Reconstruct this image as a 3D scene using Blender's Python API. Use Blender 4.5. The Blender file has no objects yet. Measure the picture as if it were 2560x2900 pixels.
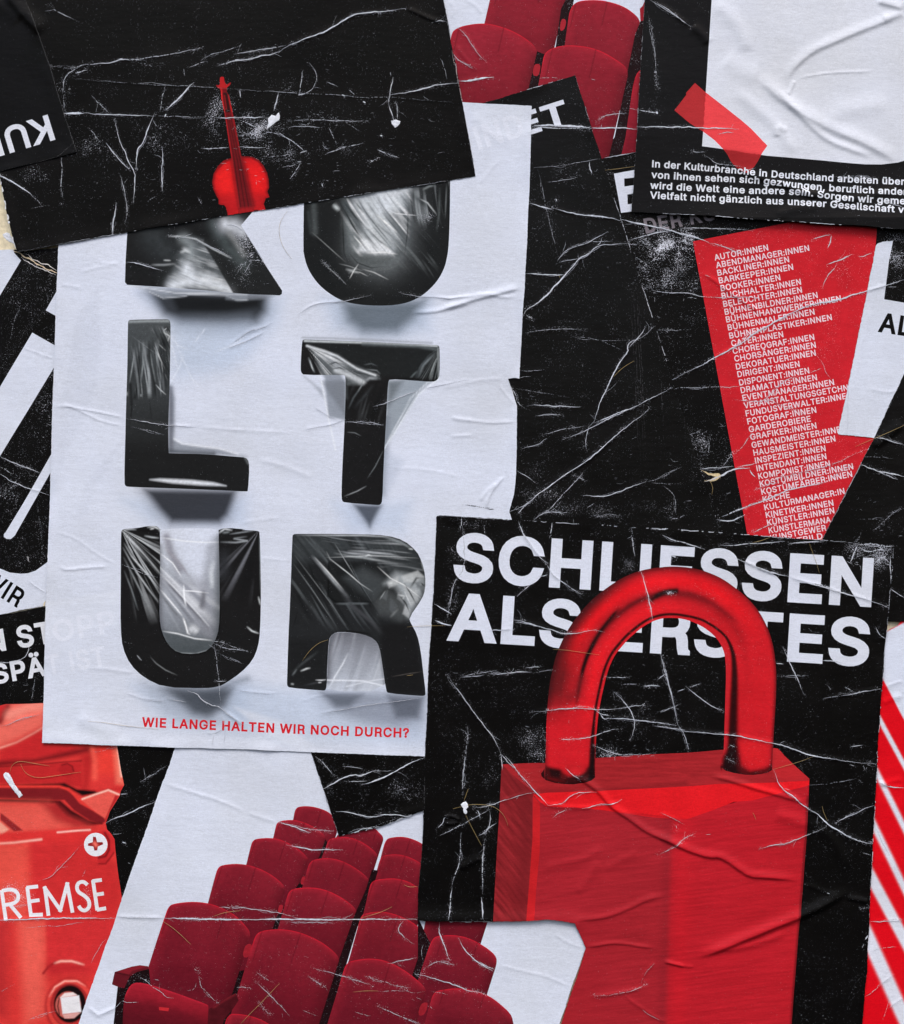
import bpy, math, random
import numpy as np
from mathutils import Vector
from mathutils.geometry import delaunay_2d_cdt

# ---------------------------------------------------------------- camera, light, exposure
scene = bpy.context.scene
col = scene.collection
MM = 0.001
PX = 0.00045            # metres on the wall per photograph pixel
ZC = 1.45               # height of the picture centre above the ground
DIST = 1.9
cam_data = bpy.data.cameras.new("camera")
cam_data.sensor_width = 36.0
cam_data.lens = 36.0 * (DIST - 0.0045) / (2900 * PX)
cam_data.clip_start = 0.05
cam_data.clip_end = 100.0
cam = bpy.data.objects.new("camera", cam_data)
cam.location = (0.0, -DIST, ZC)
cam.rotation_euler = (math.radians(90), 0, 0)
col.objects.link(cam)
scene.camera = cam

SUN_EL, SUN_AZ = math.radians(60), math.radians(-24)      # overcast: soft light from above, a little from the left
world = bpy.data.worlds.new("World")
scene.world = world
world.use_nodes = True
wn = world.node_tree
bg = wn.nodes["Background"]
sky = wn.nodes.new("ShaderNodeTexSky")
sky.sky_type = 'NISHITA'
sky.sun_disc = False
sky.sun_elevation = SUN_EL
sky.sun_rotation = math.pi + SUN_AZ
sky.air_density = 1.0
sky.dust_density = 5.0
sky.ozone_density = 1.0
wn.links.new(sky.outputs[0], bg.inputs[0])
bg.inputs[1].default_value = 0.09
sun_data = bpy.data.lights.new("sun", 'SUN')
sun_data.energy = 1.5
sun_data.angle = math.radians(22)
sun_data.color = (1.0, 0.985, 0.96)
sun = bpy.data.objects.new("sun", sun_data)
sdir = Vector((math.sin(SUN_AZ) * math.cos(SUN_EL), -math.cos(SUN_AZ) * math.cos(SUN_EL), math.sin(SUN_EL)))
sun.rotation_euler = sdir.to_track_quat('Z', 'Y').to_euler()
sun.location = (-1, -3, 4)
col.objects.link(sun)
vs = scene.view_settings
vs.view_transform = 'Standard'
vs.look = 'None'
vs.gamma = 1.0
vs.use_curve_mapping = False
vs.exposure = 0.94

# ---------------------------------------------------------------- measuring helpers (photograph pixels -> wall plane)
TX = [0, 640, 1240, 1860]
TY = [0, 700, 1420, 2140]
ZS = 1804 / 700.0

def Z(t, s):
    a = np.array([[float(v) for v in q.split(',')] for q in s.split()])
    return np.column_stack([TX[int(t[0])] + a[:, 0] / ZS, TY[int(t[1])] + a[:, 1] / ZS])

def ZZ(s):
    """several pieces 'tile: x,y x,y ; tile: ...' joined into one chain"""
    return np.vstack([Z(q.split(':')[0].strip(), q.split(':')[1]) for q in s.split(';')])

def S(s):
    return np.array([[float(v) for v in q.split(',')] for q in s.split()])

def lin(c):
    c = np.asarray(c, float) / 255.0
    return np.where(c <= 0.04045, c / 12.92, ((c + 0.055) / 1.055) ** 2.4)

def resample(p, step, closed=False):
    p = np.asarray(p, float)
    if closed:
        p = np.vstack([p, p[:1]])
    out = []
    for a, b in zip(p[:-1], p[1:]):
        n = max(1, int(math.ceil(np.hypot(*(b - a)) / step)))
        for k in range(n):
            out.append(a + (b - a) * k / n)
    if not closed:
        out.append(p[-1])
    return np.array(out)

def smooth_chain(p, it=2, closed=False):
    p = np.asarray(p, float)
    for _ in range(it):
        if closed:
            q = np.roll(p, -1, 0)
            p = np.stack([0.75 * p + 0.25 * q, 0.25 * p + 0.75 * q], 1).reshape(-1, 2)
        else:
            a, b = p[:-1], p[1:]
            m = np.stack([0.75 * a + 0.25 * b, 0.25 * a + 0.75 * b], 1).reshape(-1, 2)
            p = np.vstack([p[:1], m[1:-1], p[-1:]])
    return p

def chain_dist(P, pts):
    """distance, signed side and position 0..1 along a polyline, for every row of P"""
    pts = np.asarray(pts, float)
    seg = np.hypot(*(pts[1:] - pts[:-1]).T)
    cum = np.concatenate([[0], np.cumsum(seg)])
    best = np.full(len(P), 1e18)
    tt = np.zeros(len(P))
    sd = np.ones(len(P))
    for i in range(len(seg)):
        if seg[i] < 1e-9:
            continue
        d = (pts[i + 1] - pts[i]) / seg[i]
        r = P - pts[i]
        u = np.clip(r @ d, 0, seg[i])
        dx = r[:, 0] - u * d[0]
        dy = r[:, 1] - u * d[1]
        q = dx * dx + dy * dy
        m = q < best
        best[m] = q[m]
        tt[m] = (cum[i] + u[m]) / cum[-1]
        sd[m] = np.sign(d[0] * dy[m] - d[1] * dx[m])
    return np.sqrt(best), sd, tt

def winding(P, ring):
    """winding number of a closed ring round every row of P"""
    order = np.argsort(P[:, 1], kind='stable')
    x, y = P[order, 0], P[order, 1]
    w = np.zeros(len(P), int)
    a = np.asarray(ring, float)
    b = np.roll(a, -1, 0)
    i0 = np.searchsorted(y, np.minimum(a[:, 1], b[:, 1]))
    i1 = np.searchsorted(y, np.maximum(a[:, 1], b[:, 1]))
    for (x0, y0), (x1, y1), p, q in zip(a.tolist(), b.tolist(), i0.tolist(), i1.tolist()):
        if q <= p:
            continue
        xi = x0 + (y[p:q] - y0) * ((x1 - x0) / (y1 - y0))
        if y0 < y1:
            w[p:q] += x[p:q] < xi
        else:
            w[p:q] -= x[p:q] < xi
    out = np.empty(len(P), int)
    out[order] = w
    return out

def inside(P, rings):
    if isinstance(rings, np.ndarray):
        rings = [rings]
    w = np.zeros(len(P), int)
    for r in rings:
        lo, hi = r.min(0), r.max(0)
        m = (P[:, 0] >= lo[0]) & (P[:, 0] <= hi[0]) & (P[:, 1] >= lo[1]) & (P[:, 1] <= hi[1])
        if m.any():
            w[m] += winding(P[m], r)
    return w != 0

_vr = np.random.RandomState(5)
_vt = _vr.rand(256, 256)

def vnoise(P, scale, seed=0, sx=1.0):
    x = P[:, 0] / scale / sx + seed * 17.3
    y = P[:, 1] / scale + seed * 9.7
    xi, yi = np.floor(x).astype(int), np.floor(y).astype(int)
    fx, fy = x - xi, y - yi
    fx = fx * fx * (3 - 2 * fx)
    fy = fy * fy * (3 - 2 * fy)
    g = lambda i, j: _vt[i % 256, j % 256]
    return (g(xi, yi) * (1 - fx) + g(xi + 1, yi) * fx) * (1 - fy) + (g(xi, yi + 1) * (1 - fx) + g(xi + 1, yi + 1) * fx) * fy

class Ink:
    """the printed colour of a set of points on a sheet"""
    def __init__(self, P, c, wear=0.0):
        self.P = P
        self.c = np.tile(lin(c), (len(P), 1))
        self.w = np.full(len(P), float(wear))
        self.gs = 1.0
    def mix(self, a, c):
        self.c += (lin(c) - self.c) * np.clip(a, 0, 1)[:, None]
        return self
    def near(self, pts, r):
        lo, hi = np.min(pts, 0) - r, np.max(pts, 0) + r
        P = self.P
        return np.nonzero((P[:, 0] > lo[0]) & (P[:, 0] < hi[0]) & (P[:, 1] > lo[1]) & (P[:, 1] < hi[1]))[0]
    def glow(self, pts, w, c, a=1.0, taper=0.0, w2=None, flat=0.0):
        pts = np.atleast_2d(pts)
        if w < 8:
            w = w * self.gs
        if len(pts) == 1:
            pts = np.vstack([pts, pts + 0.01])
        i = self.near(pts, 3 * max(w, w2 or 0) + flat)
        if len(i) == 0:
            return self
        d, s, t = chain_dist(self.P[i], pts)
        d = np.maximum(d - flat, 0)
        ww = np.where(s > 0, w2, w) if w2 else w
        k = a * np.exp(-(d / ww) ** 2)
        if taper:
            k = k * np.clip(np.minimum(t, 1 - t) / taper, 0, 1) ** 0.8
        self.c[i] += (lin(c) - self.c[i]) * k[:, None]
        return self
    def area(self, poly, c, a=1.0, soft=3.0):
        i = self.near(poly, soft)
        if len(i) == 0:
            return self
        d, s, t = chain_dist(self.P[i], np.vstack([poly, poly[:1]]))
        sd = np.where(inside(self.P[i], poly), d, -d)
        k = np.clip(0.5 + sd / (2 * soft), 0, 1)
        k = a * k * k * (3 - 2 * k)
        self.c[i] += (lin(c) - self.c[i]) * k[:, None]
        return self
    def mask(self, poly, soft):
        d, s, t = chain_dist(self.P, np.vstack([poly, poly[:1]]))
        k = np.clip(0.5 + np.where(inside(self.P, poly), d, -d) / (2 * soft), 0, 1)
        return k * k * (3 - 2 * k)
    def film(self, mask, o=None, ang=None, s=9.0, bright=(206, 212, 218), dark=(12, 13, 14), a=.85, thr=.56, stretch=13, seed=1, ad=.8):
        """printed creases of stretched clear film: streaks along a direction or fanning out from a point"""
        if ang is None:
            d = self.P - o
            along, across = np.hypot(d[:, 0], d[:, 1]), np.arctan2(d[:, 1], d[:, 0]) * 190
        else:
            c_, s_ = math.cos(math.radians(ang)), math.sin(math.radians(ang))
            along, across = self.P[:, 0] * c_ + self.P[:, 1] * s_, -self.P[:, 0] * s_ + self.P[:, 1] * c_
            across = across + 6 * np.sin(along / 55.0 + seed)
        Q = np.column_stack([along, across])
        n = .55 * vnoise(Q, s, seed, stretch) + .45 * vnoise(Q, s * .42, seed + 3, stretch * 1.3)
        b = np.clip((n - thr) / (.88 - thr), 0, 1) ** 1.2
        dk = np.clip((1 - thr - n) / (.88 - thr), 0, 1)
        self.mix(dk * mask * ad, dark)
        self.mix(b * mask * a, bright)
        return self
    def grad(self, p0, p1, c0, c1, a=1.0):
        p0, p1 = np.array(p0, float), np.array(p1, float)
        d = p1 - p0
        t = np.clip((self.P - p0) @ d / (d @ d), 0, 1)[:, None]
        cc = lin(c0) * (1 - t) + lin(c1) * t
        self.c += (cc - self.c) * a
        return self
    def mottle(self, scale, amt, seed=0, sx=1.0):
        self.c *= (1 + amt * (vnoise(self.P, scale, seed, sx) - 0.5) * 2)[:, None]
        return self
    def worn(self, x, y, rx, ry, a, ang=0.0):
        ca, sa = math.cos(math.radians(ang)), math.sin(math.radians(ang))
        dx, dy = self.P[:, 0] - x, self.P[:, 1] - y
        u, v = (dx * ca + dy * sa) / rx, (-dx * sa + dy * ca) / ry
        self.w = np.maximum(self.w, a * np.exp(-(u * u + v * v)))
        return self

# ---------------------------------------------------------------- relief of the pasted paper (millimetres)
RIDGES = []

def ridge(pts, A, w, w2=None, ends=0.18, smooth=True):
    pts = smooth_chain(pts, 1) if smooth and len(pts) > 2 else np.asarray(pts, float)
    RIDGES.append((pts, A, w, w2 or w, ends))

_hr = np.random.RandomState(11)
_waves = [(_hr.uniform(150, 620), _hr.uniform(0, 2 * math.pi), _hr.uniform(0, 2 * math.pi), _hr.uniform(0.12, 0.3)) for _ in range(14)]

def height(P):
    order = np.argsort(P[:, 1], kind='stable')
    P0, P = P, P[order]
    h = np.zeros(len(P))
    for lam, th, ph, am in _waves:
        k = 2 * math.pi / lam
        h += am * lam / 420 * np.sin(k * (P[:, 0] * math.cos(th) + P[:, 1] * math.sin(th)) + ph)
    h += 0.16 * (vnoise(P, 60, 3) - 0.5) + 0.07 * (vnoise(P, 24, 4) - 0.5)
    for pts, A, w, w2, ends in RIDGES:
        R = 3 * max(w, w2)
        lo, hi = pts.min(0) - R, pts.max(0) + R
        a, b = np.searchsorted(P[:, 1], (lo[1], hi[1]))
        if b <= a:
            continue
        i = a + np.nonzero((P[a:b, 0] > lo[0]) & (P[a:b, 0] < hi[0]))[0]
        if len(i) == 0:
            continue
        d, s, t = chain_dist(P[i], pts)
        ww = np.where(s > 0, w2, w)
        e = np.clip(np.minimum(t, 1 - t) / ends, 0, 1) if ends > 0 else 1.0
        h[i] += A * np.exp(-(d / ww) ** 2) * (e * e * (3 - 2 * e) if ends > 0 else 1.0)
    out = np.empty(len(P))
    out[order] = h
    return out

# ---------------------------------------------------------------- materials
def new_mat(name):
    m = bpy.data.materials.new(name)
    m.use_nodes = True
    nt = m.node_tree
    return m, nt, nt.nodes["Principled BSDF"]

def printed_paper(name, rough, spec, speck=(210, 214, 226)):
    m, nt, b = new_mat(name)
    N, L = nt.nodes.new, nt.links.new
    at = N("ShaderNodeAttribute"); at.attribute_name = "ink"
    aw = N("ShaderNodeAttribute"); aw.attribute_name = "wear"
    tc = N("ShaderNodeTexCoord")
    # fine horizontal press grain in the ink
    mp = N("ShaderNodeMapping"); mp.inputs['Scale'].default_value = (120, 120, 620)
    L(tc.outputs['Object'], mp.inputs['Vector'])
    n1 = N("ShaderNodeTexNoise"); n1.inputs['Scale'].default_value = 1.0; n1.inputs['Detail'].default_value = 4; n1.inputs['Roughness'].default_value = 0.7
    L(mp.outputs[0], n1.inputs['Vector'])
    n2 = N("ShaderNodeTexNoise"); n2.inputs['Scale'].default_value = 900; n2.inputs['Detail'].default_value = 2
    L(tc.outputs['Object'], n2.inputs['Vector'])
    ad = N("ShaderNodeMath"); ad.operation = 'ADD'
    L(n1.outputs[0], ad.inputs[0]); L(n2.outputs[0], ad.inputs[1])
    mr = N("ShaderNodeMapRange"); mr.inputs[1].default_value = 0.6; mr.inputs[2].default_value = 1.4
    mr.inputs[3].default_value = 0.84; mr.inputs[4].default_value = 1.16
    L(ad.outputs[0], mr.inputs[0])
    n6 = N("ShaderNodeTexNoise"); n6.inputs['Scale'].default_value = 7; n6.inputs['Detail'].default_value = 5
    L(tc.outputs['Object'], n6.inputs['Vector'])
    st = N("ShaderNodeValToRGB")
    st.color_ramp.elements[0].position = 0.35; st.color_ramp.elements[0].color = (0.93, 0.92, 0.89, 1)
    st.color_ramp.elements[1].position = 0.62; st.color_ramp.elements[1].color = (1.0, 1.0, 1.0, 1)
    L(n6.outputs[0], st.inputs[0])
    m0 = N("ShaderNodeVectorMath"); m0.operation = 'MULTIPLY'
    L(at.outputs['Color'], m0.inputs[0]); L(st.outputs[0], m0.inputs[1])
    mul = N("ShaderNodeVectorMath"); mul.operation = 'SCALE'
    L(m0.outputs[0], mul.inputs[0]); L(mr.outputs[0], mul.inputs['Scale'])
    # flecks of bare paper where the ink is rubbed off
    mp2 = N("ShaderNodeMapping"); mp2.inputs['Scale'].default_value = (820, 820, 1150)
    mp2.inputs['Rotation'].default_value = (0, 0.12, 0)
    L(tc.outputs['Object'], mp2.inputs['Vector'])
    n3 = N("ShaderNodeTexNoise"); n3.inputs['Scale'].default_value = 1.0; n3.inputs['Detail'].default_value = 3; n3.inputs['Roughness'].default_value = 0.62
    L(mp2.outputs[0], n3.inputs['Vector'])
    n4 = N("ShaderNodeTexNoise"); n4.inputs['Scale'].default_value = 45; n4.inputs['Detail'].default_value = 3
    L(tc.outputs['Object'], n4.inputs['Vector'])
    k4 = N("ShaderNodeMapRange"); k4.inputs[1].default_value = 0.35; k4.inputs[2].default_value = 0.65; k4.inputs[3].default_value = 0.45; k4.inputs[4].default_value = 1.25
    L(n4.outputs[0], k4.inputs[0])
    wm = N("ShaderNodeMath"); wm.operation = 'MULTIPLY'
    L(aw.outputs['Fac'], wm.inputs[0]); L(k4.outputs[0], wm.inputs[1])
    th = N("ShaderNodeMath"); th.operation = 'MULTIPLY_ADD'; th.inputs[1].default_value = -0.24; th.inputs[2].default_value = 0.725
    L(wm.outputs[0], th.inputs[0])
    sb = N("ShaderNodeMath"); sb.operation = 'SUBTRACT'
    L(n3.outputs[0], sb.inputs[0]); L(th.outputs[0], sb.inputs[1])
    sm = N("ShaderNodeMapRange"); sm.inputs[1].default_value = 0.0; sm.inputs[2].default_value = 0.06
    L(sb.outputs[0], sm.inputs[0])
    gate = N("ShaderNodeMath"); gate.operation = 'GREATER_THAN'; gate.inputs[1].default_value = 0.001
    L(aw.outputs['Fac'], gate.inputs[0])
    gm = N("ShaderNodeMath"); gm.operation = 'MULTIPLY'
    L(sm.outputs[0], gm.inputs[0]); L(gate.outputs[0], gm.inputs[1])
    mx = N("ShaderNodeMix"); mx.data_type = 'RGBA'
    L(gm.outputs[0], mx.inputs['Factor']); L(mul.outputs[0], mx.inputs['A'])
    c = lin(speck); mx.inputs['B'].default_value = (c[0], c[1], c[2], 1)
    L(mx.outputs['Result'], b.inputs['Base Color'])
    b.inputs['Roughness'].default_value = rough
    b.inputs['Specular IOR Level'].default_value = spec
    # paper tooth and small cockles
    n5 = N("ShaderNodeTexNoise"); n5.inputs['Scale'].default_value = 70; n5.inputs['Detail'].default_value = 5; n5.inputs['Roughness'].default_value = 0.6
    mp3 = N("ShaderNodeMapping"); mp3.inputs['Scale'].default_value = (0.6, 1, 1.6)
    L(tc.outputs['Object'], mp3.inputs['Vector']); L(mp3.outputs[0], n5.inputs['Vector'])
    bp = N("ShaderNodeBump"); bp.inputs['Strength'].default_value = 0.35; bp.inputs['Distance'].default_value = 0.0011
    L(n5.outputs[0], bp.inputs['Height']); L(bp.outputs[0], b.inputs['Normal'])
    return m

M_PAPER = printed_paper("printed_poster_paper", 0.5, 0.07)
M_GLOSS = printed_paper("printed_coated_paper", 0.32, 0.12)

def plain(name, c, rough=0.7):
    m, nt, b = new_mat(name)
    n = nt.nodes.new("ShaderNodeTexNoise"); n.inputs['Scale'].default_value = 160; n.inputs['Detail'].default_value = 5
    r = nt.nodes.new("ShaderNodeValToRGB")
    a = lin(c)
    r.color_ramp.elements[0].position = 0.3; r.color_ramp.elements[0].color = (*(a * 0.78), 1)
    r.color_ramp.elements[1].position = 0.7; r.color_ramp.elements[1].color = (*np.minimum(a * 1.08, 0.95), 1)
    tc = nt.nodes.new("ShaderNodeTexCoord")
    nt.links.new(tc.outputs['Object'], n.inputs['Vector'])
    nt.links.new(n.outputs[0], r.inputs[0]); nt.links.new(r.outputs[0], b.inputs['Base Color'])
    bp = nt.nodes.new("ShaderNodeBump"); bp.inputs['Strength'].default_value = 0.4; bp.inputs['Distance'].default_value = 0.002
    nt.links.new(n.outputs[0], bp.inputs['Height']); nt.links.new(bp.outputs[0], b.inputs['Normal'])
    b.inputs['Roughness'].default_value = rough
    return m

M_WALL = plain("cream_plaster", (226, 214, 184), 0.85)
M_FIBRE = plain("dry_grass", (172, 150, 98), 0.6)
M_SCRAP = plain("torn_paper_pulp", (222, 226, 236), 0.85)

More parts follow.
